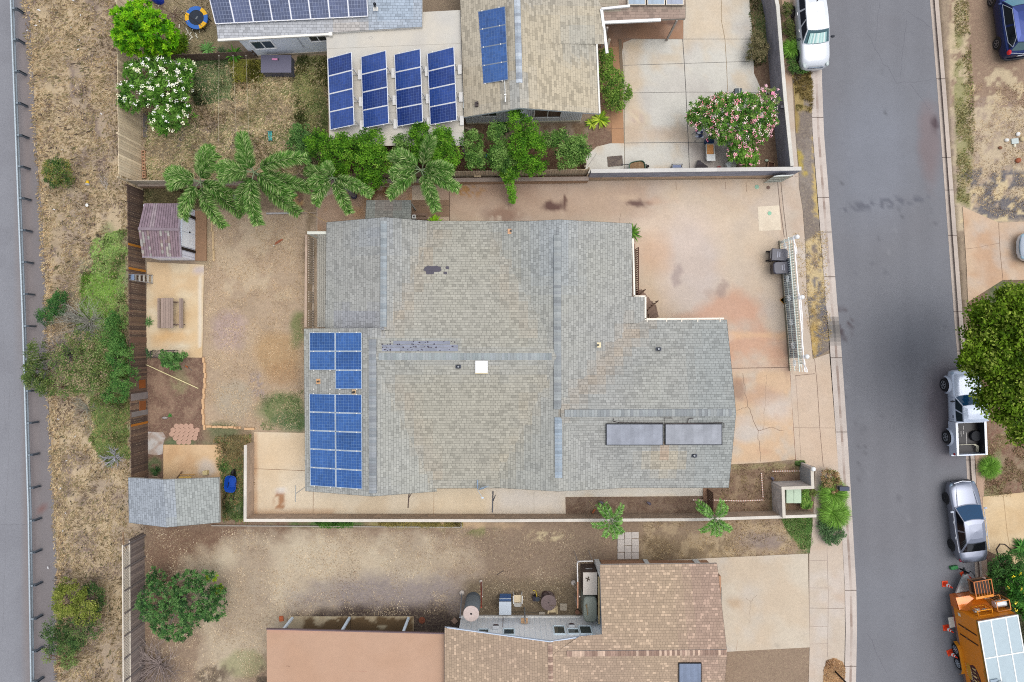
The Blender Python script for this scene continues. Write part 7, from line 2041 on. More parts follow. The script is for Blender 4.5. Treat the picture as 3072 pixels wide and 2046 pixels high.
 sl = MB(C(236, 128, 22)); sl.face([(-hw, .7, 1.13), (.3, .7, 1.13), (.5, .02, 1.9), (-.9, .02, 1.5), (-hw, .02, 1.3)]); sl.build('nose_slope', 'carpaint', t)
 a = MB(C(206, 212, 214)); a.prism([(-.8, .72), (.5, .72), (.06, 1.75), (-.12, 1.75)], .5, .62, C(206, 212, 214)); a.bar((0, 1.7, .5), (0, 2.1, .5), .1, .1, C(40, 44, 50)); a.build('tongue', 'metal', t)
 j = MB(C(28, 30, 36)); j.tube([(0, 1.9, .1), (0, 1.9, .9)], .05, 8); j.tube([(-.1, 1.75, .66), (.2, 1.95, .8), (.5, 1.6, .6), (.5, 1.3, .64), (.2, 1.5, .66)], .025, 5); j.build('jack', 'metal', t)
 gb = MB(C(40, 128, 66)); gb.box((-.38, 2.06, .12), (.42, .2, .2)); gb.build('wheel_chock', 'plastic', t)
 g = MB(C(236, 148, 20)); g.box((.16, .78, 1.5), (1.05, .14, .6), C(238, 150, 20)); g.box((.16, 1.28, 1.28), (1.05, .9, .05), C(120, 90, 70)); g.build('cage', 'carpaint', t)
 g = MB(C(196, 120, 70))
 for k in range(7): g.bar((-.34 + k * .167, .86, 1.82), (-.34 + k * .167, 1.75, 1.82), .03, .03)
 for x in (-.36, .68):
  for y in (.86, 1.75): g.bar((x, y, 1.25), (x, y, 1.82), .04, .04)
  g.bar((x, .86, 1.82), (x, 1.75, 1.82), .04, .04)
 g.bar((-.36, 1.75, 1.82), (.68, 1.75, 1.82), .04, .04); g.build('cage', 'metal', t)
 g = MB(C(70, 60, 56)); g.box((.16, 1.3, 1.5), (.8, .7, .36)); g.build('generator', 'metal', t)
 def cage(x0, x1, y0, y1, z0, z1, c):
  k = MB(C(c))
  for x in (x0, x1):
   for y in (y0, y1): k.bar((x, y, z0), (x, y, z1), .04, .04)
  for z in (z0, z1):
   for x in (x0, x1): k.bar((x, y0, z), (x, y1, z), .04, .04)
   for y in (y0, y1): k.bar((x0, y, z), (x1, y, z), .04, .04)
  for i in range(1, 4): k.bar((x0 + (x1 - x0) * i / 4, y1, z0), (x0 + (x1 - x0) * i / 4, y1, z1), .025, .025)
  k.build('cage', 'metal', t)
 cage(-.75, .1, .02, .3, 1.75, 2.35, (240, 160, 40)); cage(.45, 1.2, .05, .62, 1.5, 2.3, (226, 150, 80))
 tk = MB(C(232, 236, 238)); tk.tube([(.5, .34, 1.95), (1.15, .34, 1.95)], .2, 14); tk.build('gas_tank', 'metal', t)
 tk = MB(C(206, 206, 200)); tk.tube([(-.7, .16, 1.95), (-.4, .16, 1.95)], .12, 10); tk.tube([(-.2, .16, 1.9), (.05, .16, 2.1)], .05, 8); tk.build('regulator', 'metal', t)
 put(t, 2897, 1799, -.12, 9.9)
trailer()
# traffic cones
def cone():
 t = thing('traffic_cone', 'x', 'traffic cone', (0, 0, 0))
 b = MB(C(240, 84, 44)); b.box((0, 0, .02), (.36, .36, .04)); b.build('base', 'plastic', t)
 c = MB(); pr = [(.14, .04), (.105, .3), (.085, .42), (.068, .5), (.055, .56), (.025, .72)]
 c.lathe((0, 0, 0), pr, 14, cols=[C(250, 70, 30), C(246, 246, 246), C(250, 70, 30), C(246, 246, 246), C(238, 60, 30), C(238, 60, 30)]); c.build('cone', 'plastic', t)
 return t
cn = cone()
for i, (x, y, r, lab) in enumerate(((2838, 1753, 4, 'orange cone standing alone on the road ahead of the trailer, left of its hitch'), (2841, 1885, 8, 'orange cone beside the trailer step, in front of its wheels'), (2853, 1960, 20, 'orange cone beside the two trailer wheels'), (2894, 1724, 30, 'orange cone just ahead of the trailer hitch'))):
 if i: cn = dup(cn, (0, 0, 0))
 cn.location = W(x, y) + Vector((0, 0, -.12)); cn.rotation_euler.z = R(r); cn['label'] = lab; cn['group'] = 'traffic cones around the orange trailer'
# ---------------------------------------------------------------- loose things
ORD = ['first', 'second', 'third', 'fourth', 'fifth', 'sixth', 'seventh', 'eighth', 'ninth', 'tenth', 'eleventh', 'twelfth', 'thirteenth', 'fourteenth', 'fifteenth']
def simple(name, label, cat, mat_, fn, px, py, z=0.0, rz=0, group=None, col=(200, 200, 200), smooth=False):
 m = MB(C(col)); fn(m); o = m.build(name, mat_, None, smooth)
 o.location = W(px, py) + Vector((0, 0, z)); o.rotation_euler.z = R(rz)
 return tag(o, label, cat, group)
# wheeled bins by the gate
def bin_():
 t = thing('trash_bin', 'x', 'wheelie bin', (0, 0, 0))
 m = MB(C(62, 58, 66)); rows = []
 for z, a, b in ((.05, .22, .25), (.2, .25, .29), (.98, .29, .36)):
  rows.append([(-b, -a, z), (b * .9, -a, z), (b, -a * .8, z), (b, a * .8, z), (b * .9, a, z), (-b, a, z)])
 m.grid(rows, None, True); m.face(rows[0]); m.build('body', 'plastic', t)
 l = MB(C(84, 84, 96)); l.grid([[(-.4, -.31, 1.0), (.3, -.31, 1.0), (.4, -.2, 1.0), (.4, .2, 1.0), (.3, .31, 1.0), (-.4, .31, 1.0)], [(-.38, -.28, 1.07), (.28, -.28, 1.07), (.36, -.18, 1.07), (.36, .18, 1.07), (.28, .28, 1.07), (-.38, .28, 1.07)]], None, True)
 l.face([(-.38, -.28, 1.07), (.28, -.28, 1.07), (.36, -.18, 1.07), (.36, .18, 1.07), (.28, .28, 1.07), (-.38, .28, 1.07)])
 lo = l.build('lid', 'plastic', t)
 s = MB(C(150, 152, 166)); s.box((-.12, 0, 1.075), (.05, .3, .008)); s.box((-.02, 0, 1.075), (.05, .24, .008)); s.build('label', 'plastic', lo)
 for y in (-.24, .24):
  w = MB(C(30, 28, 30)); w.lathe((-.28, y, .13), [(.13, -.03), (.13, .03)], 14, M=Matrix.Rotation(R(90), 4, 'X')); w.build('wheel', 'rubber', t)
 h = MB(C(50, 48, 56)); h.bar((-.44, -.2, 1.0), (-.44, .2, 1.0), .04, .04); h.build('handle', 'plastic', t)
 return t
b = bin_(); b.scale = (1.22, 1.18, 1.0); b.location = W(*T(2340, 764, 1.05)); b.rotation_euler.z = R(-3)
b['label'] = 'dark grey wheeled bin by the long gate, the one nearer the top'; b['group'] = 'wheelie bins by the gate'
b2 = dup(b, W(*T(2345, 803, 1.05)), R(-176), 'dark grey wheeled bin by the long gate, the one nearer the bottom')
# utility box
t = thing('utility_box', 'pale green metal utility box in the walled nook by the street', 'utility box', W(2355, 1470))
m = MB(C(178, 200, 172)); q = W(*T(2381, 1488, .8)); m.box((q.x, q.y, .4), (.88, .82, .78)); m.build('cabinet', 'paint', t)
m = MB(C(190, 212, 184)); m.box((q.x - .225, q.y, .81), (.43, .84, .04)); m.box((q.x + .225, q.y, .81), (.43, .84, .04)); m.build('lid', 'paint', t)
m = MB(C(90, 104, 90)); m.box((q.x, q.y + .26, .835), (.03, .16, .02)); m.build('latch', 'metal', t)
# mailbox post
t = thing('mailbox', 'black topped mailbox on a thick grey post above the fountain grass', 'mailbox', W(2490, 1450))
q = W(2497, 1452); m = MB(C(124, 118, 118)); m.box((q.x, q.y, .55), (.3, .22, 1.1)); m.build('post', 'wood', t)
m = MB(C(66, 72, 88)); m.box((q.x + .12, q.y - .02, 1.2), (.58, .24, .22)); m.build('box', 'metal', t)
# street lamp
t = thing('street_lamp', 'black street lamp head on a thin arm at the bottom edge of the pavement', 'street lamp', W(2505, 2014))
q = W(2505, 2014); m = MB(C(30, 32, 38)); m.tube([q, q + Vector((0, 0, 1.6)), q + Vector((.05, -.02, 3.0))], .05, 8); m.build('pole', 'metal', t)
m = MB(C(56, 62, 76)); e = q + Vector((.05, -.02, 3.0)); m.box(e + Vector((.0, -.05, .06)), (.5, .34, .12)); m.build('lamp_head', 'metal', t)
# covers
def disc(name, label, cat, px, py, r, c, z=.035, m_='metal'):
 def f(m): m.lathe((0, 0, 0), [(r, 0), (r, .01), (r * .9, .014)], 20); m.lathe((0, 0, .012), [(r * .8, 0), (r * .8, .004)], 20, C(cc(c, .92)))
 return simple(name, label, cat, m_, f, px, py, z, col=c)
disc('manhole_cover', 'round green cover set in the pale square patch of the driveway', 'cover', 2308, 640, .12, (128, 176, 150), .042)
disc('manhole_cover', 'round green cover in the driveway near the folded white gate leaf', 'cover', 2270, 561, .13, (134, 170, 150))
disc('drain', 'small brown drain cover near the folded white gate leaf', 'cover', 2304, 563, .11, (112, 90, 80))
# picnic table
def picnic():
 t = thing('picnic_table', 'weathered grey wooden picnic table on the concrete slab', 'picnic table', W(510, 940))
 c0 = (164, 144, 132)
 a = MB(); z = .76
 x0, x1 = W(*T(482, 894, z)).x, W(*T(519.5, 894, z)).x; y0, y1 = W(*T(482, 984, z)).y, W(*T(482, 894, z)).y
 for i in range(5):
  w = (x1 - x0) / 5; a.box((x0 + w * (i + .5), (y0 + y1) / 2, z - .02), (w - .012, y1 - y0, .04), C(cc(c0, random.uniform(.9, 1.08))))
 a.build('table_top', 'wood', t)
 for xa, xb, zz in ((537, 549, .44), (472, 481, .44)):
  b = MB(); X0, X1 = W(*T(xa, 900, zz)).x, W(*T(xb, 900, zz)).x
  for i in range(2): w = (X1 - X0) / 2; b.box((X0 + w * (i + .5), (y0 + y1) / 2, zz - .02), (w - .01, y1 - y0, .04), C(cc(c0, random.uniform(.88, 1.05))))
  b.build('bench', 'wood', t)
 for yy in (y0 + .22, y1 - .22):
  l = MB(C(126, 106, 96)); l.bar((x0 - .18, yy, .38), (x1 + .5, yy, .38), .05, .1); l.bar((x0 + .1, yy, .05), (x0 + .3, yy, .72), .08, .05); l.bar((x1 - .1, yy, .05), (x1 - .3, yy, .72), .08, .05); l.build('frame', 'wood', t)
picnic()
# metal bench
t = thing('bench', 'dark slatted metal bench at the south end of the picnic slab', 'bench', W(500, 1062))
m = MB(C(84, 72, 78)); a, b = W(468, 1054), W(536, 1066)
for i in range(6): y = a.y - .04 - i * .065; m.bar((a.x, y, .42), (b.x, y, .42), .035, .02)
m.build('seat', 'metal', t)
m = MB(C(72, 60, 68)); m.bar((a.x - .05, a.y + .02, .82), (b.x + .18, a.y + .08, .82), .04, .04); m.bar((a.x, a.y + .02, .6), (b.x, a.y + .02, .6), .03, .03); m.build('backrest', 'metal', t)
for x in (a.x, b.x):
 m = MB(C(72, 60, 68)); m.tube([(x, a.y + .05, 0), (x, a.y + .02, .84)], .02, 5); m.tube([(x, a.y, .62), (x, b.y - .1, .6), (x, b.y - .06, 0)], .02, 5); m.build('leg', 'metal', t)
# ladder
t = thing('step_ladder', 'aluminium step ladder leaning on the dark back fence', 'ladder', W(440, 836))
B0, B1 = W(460, 826), W(460, 850); T0, T1 = W(*T(386, 823, 1.9)) + Vector((0, 0, 1.9)), W(*T(386, 839, 1.9)) + Vector((0, 0, 1.9))
m = MB(C(176, 176, 180)); m.bar(B0, T0, .05, .07); m.bar(B1, T1, .05, .07); m.build('rails', 'metal', t)
for i in range(5):
 f = .06 + i * .17; m = MB(C(222, 218, 208)); m.bar(B0.lerp(T0, f), B1.lerp(T1, f), .1, .04); m.build('rung', 'metal', t)
m = MB(C(124, 144, 172)); p, q = B0.lerp(T0, .88), B1.lerp(T1, .88); m.bar(p, q, .3, .05); m.build('platform', 'plastic', t)
# wheelbarrows
def barrow(label, px, py, rz, tray, z=0.0, load=None):
 t = thing('wheelbarrow', label, 'wheelbarrow', (0, 0, 0))
 m = MB(C(tray)); R_ = lambda sx, sy, z_, o=0: [(sx * math.copysign(abs(math.cos(a)) ** .6, math.cos(a)), o + sy * math.copysign(abs(math.sin(a)) ** .6, math.sin(a)), z_) for a in [2 * math.pi * k / 20 for k in range(20)]]
 m.grid([R_(.22, .3, .3, .05), R_(.33, .48, .62), R_(.36, .51, .62), R_(.24, .33, .28, .05)], None, True); m.face(R_(.22, .3, .31, .05)); m.build('tray', 'plastic', t)
 if load: l = MB(C(load)); l.face(R_(.3, .43, .55)); l.build('leaves', 'soil', t)
 for s in (-1, 1):
  h = MB(C(40, 38, 44)); h.tube([(s * .12, .7, .22), (s * .2, .1, .28), (s * .26, -.75, .6), (s * .27, -.95, .62)], .022, 6); h.tube([(s * .22, -.35, .42), (s * .22, -.38, 0)], .018, 5); h.build('handle', 'metal', t)
 w = MB(C(40, 38, 40)); w.lathe((0, .62, .19), [(.19, -.05), (.19, .05)], 16, M=Matrix.Rotation(R(90), 4, 'Y')); w.build('wheel', 'rubber', t)
 t.location = W(px, py) + Vector((0, 0, z)); t.rotation_euler.z = R(rz); return t
b = barrow('blue wheelbarrow beside the shingled garden shed', 703, 1446, -4, (26, 84, 190))
b = barrow('dark green wheelbarrow full of leaves behind the grey driveway wall', 1906, 508, -80, (60, 96, 76), .03, (140, 110, 80))
# trampoline
def tramp():
 t = thing('trampoline', 'small trampoline with blue and yellow padding in the top left yard', 'trampoline', W(592, 62))
 c = W(*T(589, 53, .5)); z = .5; r0, r1 = .46, .69
 m = MB(C(52, 60, 72)); m.face([(c.x + (r0 + .02) * math.cos(a), c.y + (r0 + .02) * math.sin(a), z) for a in [2 * math.pi * k / 24 for k in range(24)]]); m.box((c.x + .02, c.y, z + .004), (.08, .2, .004), C(124, 130, 134), rz=-.6); m.build('mat', 'cloth', t)
 cols = [(46, 116, 206), (46, 116, 206), (250, 190, 20), (46, 116, 206), (46, 116, 206), (250, 190, 20), (250, 190, 20), (46, 116, 206)]
 cols = ['y', 'b', 'b', 'y', 'b', 'b', 'y', 'b']
 for k in range(8):
  m = MB(C((250, 192, 20) if cols[k] == 'y' else (48, 112, 200)))
  for j in range(3):
   a, b_ = (k + j / 3) * math.pi / 4 + .3, (k + (j + 1) / 3) * math.pi / 4 + .3
   ra = r1 * (1.0); m.face([(c.x + r0 * math.cos(a), c.y + r0 * math.sin(a), z + .02), (c.x + ra * math.cos(a), c.y + ra * math.sin(a), z + .02), (c.x + ra * math.cos(b_), c.y + ra * math.sin(b_), z + .02), (c.x + r0 * math.cos(b_), c.y + r0 * math.sin(b_), z + .02)])
   m.face([(c.x + ra * math.cos(a), c.y + ra * math.sin(a), z + .02), (c.x + ra * math.cos(a), c.y + ra * math.sin(a), z - .08), (c.x + ra * math.cos(b_), c.y + ra * math.sin(b_), z - .08), (c.x + ra * math.cos(b_), c.y + ra * math.sin(b_), z + .02)])
  m.build('pad', 'plastic', t)
 m = MB(C(22, 26, 36)); m.lathe((c.x, c.y, z - .12), [(r1 - .02, 0), (r1, .05)], 24);
 m.build('frame', 'metal', t)
 for k in range(6):
  a = k * math.pi / 3; m = MB(C(22, 26, 34)); m.tube([(c.x + r1 * math.cos(a), c.y + r1 * math.sin(a), 0), (c.x + r1 * math.cos(a), c.y + r1 * math.sin(a), .5)], .025, 6); m.build('leg', 'metal', t)
tramp()
# clothes lines
def rope(label, pts, r=.008, c=(60, 40, 34), name='clothesline', cat='rope'):
 t = thing(name, label, cat, pts[0]); m = MB(C(c)); m.tube(pts, r, 4); m.build('line', 'cloth', t)
 for p in (pts[0], pts[-1]):
  k = MB(C(200, 196, 186)); k.ball(p, .03); k.build('knot', 'plastic', t)
 return t
def Z(x, y, z): return W(x, y, z)
for lab, a, b in (('dark rope crossing above the trampoline from the bush corner, lowest one', (476, 18, 1.8), (562, 66, .6)), ('dark rope running to the west side of the trampoline from the top edge', (505, -10, 1.8), (565, 29, .6)), ('dark rope passing north east of the trampoline', (565, -10, 1.8), (600, 20, .6)), ('dark rope stretched over the black trampoline mat', (547, 34, 1.2), (604, 76, .56)), ('dark rope ending just south of the trampoline', (520, 48, 1.4), (578, 90, .5))):
 rope(lab, [Z(*a), Z(*b)], .012)
for lab, x0, x1 in (('pale clothesline over the overgrown yard, leftmost of three', 657, 655), ('pale clothesline over the overgrown yard, middle one of three', 699, 710), ('pale clothesline over the overgrown yard, rightmost of three', 738, 747)):
 rope(lab, [Z(x0, 167, 1.9), Z(x1, 420, 1.7)], .007, (206, 196, 170))
rope('thin yellow string from the biggest palm to the roof corner of the big house', [Z(892, 622, 1.5), Z(985, 668, 2.9)], .008, (226, 186, 110))
# grey storage box
t = thing('storage_box', 'grey flat topped storage box against the pale blue wall', 'storage box', W(*T(830, 192, .8)))
m = MB(C(104, 106, 124)); a, b = W(*T(783, 165, .8)), W(*T(874, 218, .8)); m.prism([(a.x + .04, a.y - .03), (b.x - .04, a.y - .03), (b.x - .04, b.y + .03), (a.x + .04, b.y + .03)], 0, .78); m.build('body', 'plastic', t)
m = MB(C(110, 108, 128)); m.prism([(a.x, a.y), (b.x, a.y), (b.x, b.y), (a.x, b.y)], .78, .82); m.build('lid', 'plastic', t)
def f(m): m.box((0, 0, .03), (.34, .1, .06), C(226, 150, 190)); m.box((.19, 0, .03), (.06, .12, .07), C(44, 44, 54))
simple('bottle', 'pink bottle lying on top of the grey storage box', 'bottle', 'plastic', f, *T(825, 178, .84), .82)
# hose reel
def f(m):
 for k in range(6): m.bar((-.09 + k * .036, -.26, .12), (-.09 + k * .036 + random.uniform(-.02, .02), .26, .12), .02, .03, C(cc((70, 190, 190), random.uniform(.8, 1.15))))
 m.box((0, .27, .08), (.3, .06, .16), C(40, 110, 106)); m.box((0, -.27, .08), (.24, .06, .16), C(40, 110, 106)); m.box((0, 0, .06), (.16, .5, .06), C(44, 104, 100))
simple('hose_reel', 'teal garden hose reel lying in the overgrown yard above the palms', 'hose reel', 'plastic', f, 813, 410, 0, 2)
def f(m): m.bar((-.16, .22, .04), (.16, -.22, .04), .06, .05, C(50, 104, 190))
simple('plank', 'blue stick lying beside the mango tree', 'stick', 'plastic', f, 538, 101)
def f(m): m.grid([[(.42 * math.cos(a), .28 * math.sin(a), .0 + .0) for a in [6.283 * k / 14 for k in range(14)]], [(.36 * math.cos(a), .24 * math.sin(a), .5) for a in [6.283 * k / 14 for k in range(14)]], [(.1 * math.cos(a), .1 * math.sin(a), .62) for a in [6.283 * k / 14 for k in range(14)]]], None, True)
simple('toy_car', 'shiny blue plastic toy at the top edge above the mango tree', 'toy', 'plastic', f, 474, 0, 0, -25, col=(30, 60, 170), smooth=True)
def f(m): m.box((0, 0, .02), (.22, 1.7, .03));
simple('plank', 'long grey board lying under the white flowering bush', 'plank', 'wood', f, 550, 402, 0, -20, col=(140, 128, 120))
simple('plank', 'wide grey board leaning along the foot of the tall tan fence', 'plank', 'wood', lambda m: m.box((0, 0, .03), (.3, 1.5, .05)), 438, 375, 0, 0, col=(128, 122, 122))
# concrete blocks
def f(m):
 m.box((0, .17, .09), (.19, .04, .19)); m.box((0, -.17, .09), (.19, .04, .19)); m.box((-.08, 0, .09), (.03, .3, .19)); m.box((.08, 0, .09), (.03, .3, .19)); m.box((0, 0, .09), (.14, .04, .19))
ob = simple('concrete_block', 'hollow concrete block in the row at the foot of the tall tan fence', 'concrete block', 'block', f, 434, 463, 0, 0, 'hollow blocks along the tan fence', (206, 160, 128))
ob['label'] = 'first hollow concrete block from the top at the foot of the tall tan fence'
for k, y in enumerate((482, 502, 526)):
 o = ob.copy(); o['label'] = ORD[k + 1] + ' hollow concrete block from the top at the foot of the tall tan fence'; COL.objects.link(o); o.location = W(434 + (y - 463) * .03, y)
# edging blocks
ob = None
pts = [(612 + (2 if i % 2 else 0) + 3 * math.sin(i * .5), 1080 + i * 15.5, 90) for i in range(14)] + [(628 + i * 16.5, 1279 + 1.0 * (i % 2) + i * .5, 0) for i in range(6)] + [(716, 1283, 4), (742, 1286, 2), (757, 1286, 2)]
for k, (x, y, r) in enumerate(pts):
 el = ORD[k] + ' tan edging block from the top beside the bare garden corner' if k < 14 else ORD[k - 14] + ' tan edging block from the left below the bare garden corner'
 if ob is None:
  ob = simple('edging_block', el, 'edging block', 'concrete', lambda m: m.box((0, 0, .05), (.31, .13, .1)), x, y, 0, r, 'tan edging blocks of the garden corner', (226, 184, 140))
 else:
  o = ob.copy(); o['label'] = el; COL.objects.link(o); o.location = W(x, y); o.rotation_euler.z = R(r + random.uniform(-4, 4))
simple('edging_board', 'narrow pale edging strip right of the shed ramp', 'edging', 'wood', lambda m: (m.box((0, 1.2, .03), (.1, 1.3, .06)), m.box((.08, 0, .03), (.1, 1.2, .06)), m.box((.12, -.9, .03), (.12, .7, .06))), 636, 722, col=(208, 180, 138))
# hexagon pavers
hx = None; hp = [(j, i) for j in range(5) for i in range((4, 6, 6, 5, 3)[j])]
for j, i in hp:
 x = 552 + (i - ((4, 6, 6, 5, 3)[j] - 1) / 2) * 14.5 + (j % 2) * 4; y = 1278 + j * 12
 def f(m): m.prism([(.168 * math.cos(a), .168 * math.sin(a)) for a in [math.pi / 3 * k + .52 for k in range(6)]], 0, .04)
 hl = ORD[i] + ' pink hexagonal stone from the left in the ' + ORD[j] + ' row of the garden cluster'
 if hx is None: hx = simple('hexagon_paver', hl, 'paving stone', 'concrete', f, x, y, 0, 8, 'hexagonal paving stones', (200, 162, 140))
 else: o = hx.copy(); o['label'] = hl; COL.objects.link(o); o.location = W(x, y) + Vector((0, 0, random.uniform(0, .012))); o.rotation_euler.z = R(8 + random.uniform(-8, 8))
# square stepping stones
sp = None
for j in range(4):
 for i in range(3):
  x, y = 1862.5 + i * 21.5 + random.uniform(-.5, .5), 1605 + j * 20.5 + random.uniform(-.7, .7)
  if i == 0 and j == 0: y += 3
  sl = 'square pale paver, ' + ('left', 'middle', 'right')[i] + ' of the ' + ORD[j] + ' row below the young palm'
  if sp is None: sp = simple('stepping_stone', sl, 'paving stone', 'concrete', lambda m: m.box((0, 0, .03), (.41, .39, .06)), x, y, 0, 0, 'square pavers below the young palm', (212, 204, 196))
  else: o = sp.copy(); o['label'] = sl; COL.objects.link(o); o.location = W(x, y); o.rotation_euler.z = R(random.uniform(-2, 2))
simple('paver', 'single square grey paver right of the round wooden cable spool', 'paving stone', 'concrete', lambda m: m.box((0, 0, .03), (.42, .42, .06)), 1690, 1820, 0, -3, col=(180, 168, 150))
# sticks, rails and small edging
t = simple('pole', 'long pale stick lying across the bare garden corner', 'stick', 'wood', lambda m: m.bar((-1.6, .73, .05), (1.6, -.73, .05), .05, .04), 517, 1129, 0, 0, col=(236, 222, 170))
def dots(label, pts, c1=(214, 160, 136), c2=(240, 226, 212)):
 t = thing('scalloped_edging', label, 'edging', W(*pts[0]))
 m = MB()
 for a, b in zip(pts, pts[1:]):
  A, B = W(*a), W(*b); n = int((B - A).length / .07)
  for i in range(n): m.box(A.lerp(B, (i + .5) / n) + Vector((0, 0, .04)), (.06, .06, .08), C(c1 if i % 2 else c2))
 m.build('edging', 'plastic', t)
dots('scalloped pink edging along the south side of the front garden bed', [(2078, 1499), (2134, 1499), (2220, 1502), (2290, 1499)])
dots('scalloped pink edging running up the middle of the front garden bed', [(2283, 1418), (2288, 1494)])
dots('scalloped pink edging at the top right of the front garden bed', [(2316, 1413), (2402, 1412)])
t = thing('garden_gate', 'dark slatted wooden side gate at the south east corner of the big house', 'gate', W(2127, 1500))
m = MB(C(104, 76, 62)); a, b = W(2121, 1466), W(2123, 1528)
for i in range(14):
 y = a.y + (b.y - a.y) * i / 13; m.bar((a.x, y, .1), (a.x, y, 1.3), .04, .06)
for z in (.2, 1.25): m.bar((a.x, a.y, z), (b.x, b.y, z), .05, .07)
m.build('slats', 'wood', t)
simple('doorstep', 'brown paved step beside the dark slatted side gate', 'step', 'concrete', lambda m: m.box((0, 0, .06), (.26, .72, .12)), 2115, 1482, 0, 0, col=(176, 138, 112))
# conduits and dish on the south eave
t = thing('satellite_dish', 'small blue grey satellite dish on the south eave of the big house', 'satellite dish', W(*T(1436, 1462, 3.2)))
o = Vector(W(1433, 1460, 3.25)); m = MB(C(150, 172, 196)); m.tube([o + Vector((0, .4, .12)), o + Vector((.02, -.06, .3))], .035, 6); m.build('mount', 'metal', t)
m = MB(C(176, 200, 222)); mm = Matrix.Rotation(R(70), 4, 'X') @ Matrix.Rotation(R(20), 4, 'Y'); m.lathe(o + Vector((.3, -.02, .3)), [(.02, .06), (.16, .03), (.27, 0), (.27, -.012), (.16, .018)], 18, M=mm); m.build('dish', 'metal', t, smooth=True)
m = MB(C(196, 214, 232)); m.tube([o + Vector((0, -.1, .3)), o + Vector((.26, -.58, .1))], .014, 5); m.box(o + Vector((.28, -.6, .1)), (.12, .08, .06)); m.tube([o + Vector((.1, -.05, .3)), o + Vector((.65, .12, .35))], .012, 5); m.build('arm', 'metal', t)
def cond(label, pts, c, r=.025, br=None):
 t = thing('conduit', label, 'pipe', pts[0]); m = MB(C(c)); m.tube(pts, r, 6); m.build('pipe', 'metal', t)
 if br: m = MB(C(c)); m.tube(br, r * .8, 5); m.build('bracket', 'metal', t)
cond('grey outrigger bar with a slanted bracket at the south west eave corner', [Z(887, 1456, 2.5), Z(886, 1506, 2.5)], (190, 188, 180), .03, [Z(887, 1481, 2.5), Z(915, 1461, 2.8)])
cond('dark brown pipe standing out from the south eave below the lower solar array', [Z(1227, 1481, 2.8), Z(1224, 1523, 2.6)], (110, 92, 84), .035, [Z(1226, 1494, 2.75), Z(1234, 1481, 2.9)])
cond('dark grey pipe lying over the south walkway right of the satellite dish', [Z(1479, 1473, 2.6), Z(1477, 1537, 2.4)], (100, 100, 104), .04, [Z(1480, 1502, 2.5), Z(1486, 1485, 2.6)])
# orange scoop by the gate
t = thing('dustpan', 'orange scoop with a long black handle against the long gate', 'dustpan', W(2350, 900))
q = W(2350, 900); m = MB(C(238, 176, 60)); m.grid([[q + Vector((-.24, .0, .02)), q + Vector((0, .17, .02)), q + Vector((.16, .1, .02)), q + Vector((.12, -.16, .02)), q + Vector((0, -.24, .02))], [q + Vector((-.24, 0, .16)), q + Vector((0, .2, .2)), q + Vector((.18, .1, .26)), q + Vector((.14, -.16, .26)), q + Vector((0, -.26, .16))]], None, True); m.face([q + Vector((-.24, .0, .03)), q + Vector((0, .17, .03)), q + Vector((.16, .1, .03)), q + Vector((.12, -.16, .03)), q + Vector((0, -.24, .03))], C(206, 130, 30)); m.build('scoop', 'plastic', t)
m = MB(C(40, 42, 46)); m.tube([q + Vector((.1, .05, .15)), q + Vector((.4, .25, 1.0))], .018, 5); m.build('handle', 'metal', t)
m = MB(C(226, 214, 196)); m.box(q + Vector((.06, -.36, .03)), (.2, .14, .05), rz=.7); m.build('brush', 'plastic', t)
# ---- things in the south yard
t = thing('water_tank', 'tall cylindrical concrete tank with a pale round lid by the blue wall', 'tank', W(1420, 1797))
q = W(1420, 1797); m = MB(); m.lathe(q, [(.44, 0), (.45, .5), (.45, 1.5), (.44, 2.2), (.44, 2.22)], 28, cols=[C(110, 120, 128), C(128, 138, 144), C(136, 146, 152), C(130, 138, 142), C(130, 138, 142)]); m.build('body', 'concrete', t)
m = MB(C(214, 196, 188)); m.lathe(q + Vector((0, 0, 2.22)), [(.455, 0), (.455, .05), (.42, .06)], 28); lo = m.build('lid', 'concrete', t)
m = MB(C(16, 14, 14)); m.lathe(q + Vector((0, 0, 2.285)), [(.06, 0), (.06, .003)], 14); m.build('hole', 'plastic', lo)
t = thing('chest_freezer', 'blue sided metal cabinet with a worn white top near the tank', 'appliance', W(1512, 1800))
a, b = W(*T(1498, 1806, 1.35)), W(*T(1533, 1844, 1.35))
m = MB(C(92, 136, 196)); m.prism([(a.x, a.y), (b.x, a.y), (b.x, b.y), (a.x, b.y)], 0, 1.3); m.box(((a.x + b.x) / 2, a.y + .02, .66), (b.x - a.x - .06, .04, .5), C(74, 120, 190)); m.build('body', 'paint', t)
m = MB(C(196, 206, 216)); m.box(((a.x + b.x) / 2, (a.y + b.y) / 2, 1.33), (b.x - a.x + .03, a.y - b.y + .03, .06)); m.box(((a.x + b.x) / 2, a.y + .03, .9), (b.x - a.x + .02, .04, .04)); m.build('lid', 'paint', t)
def chair(label, px, py, rz, c, seatc=None, z0=0.0):
 t = thing('plastic_chair', label, 'chair', (0, 0, 0))
 m = MB(C(seatc or c)); m.box((0, 0, .42), (.46, .44, .04)); m.build('seat', 'plastic', t)
 m = MB(C(c)); m.grid([[(-.22, -.22, .44), (-.12, -.25, .44), (.12, -.25, .44), (.22, -.22, .44)], [(-.23, -.3, .8), (-.13, -.34, .84), (.13, -.34, .84), (.23, -.3, .8)]]); m.build('backrest', 'plastic', t)
 for s in (-1, 1):
  m = MB(C(c)); m.bar((s * .26, -.24, .64), (s * .27, .24, .62), .05, .03); m.build('armrest', 'plastic', t)
  for y in (-.22, .22): m = MB(C(c)); m.bar((s * .23, y, .42), (s * .27, y * 1.15, 0), .04, .04); m.build('leg', 'plastic', t)
 t.location = W(px, py) + Vector((0, 0, z0)); t.rotation_euler.z = R(rz); return t
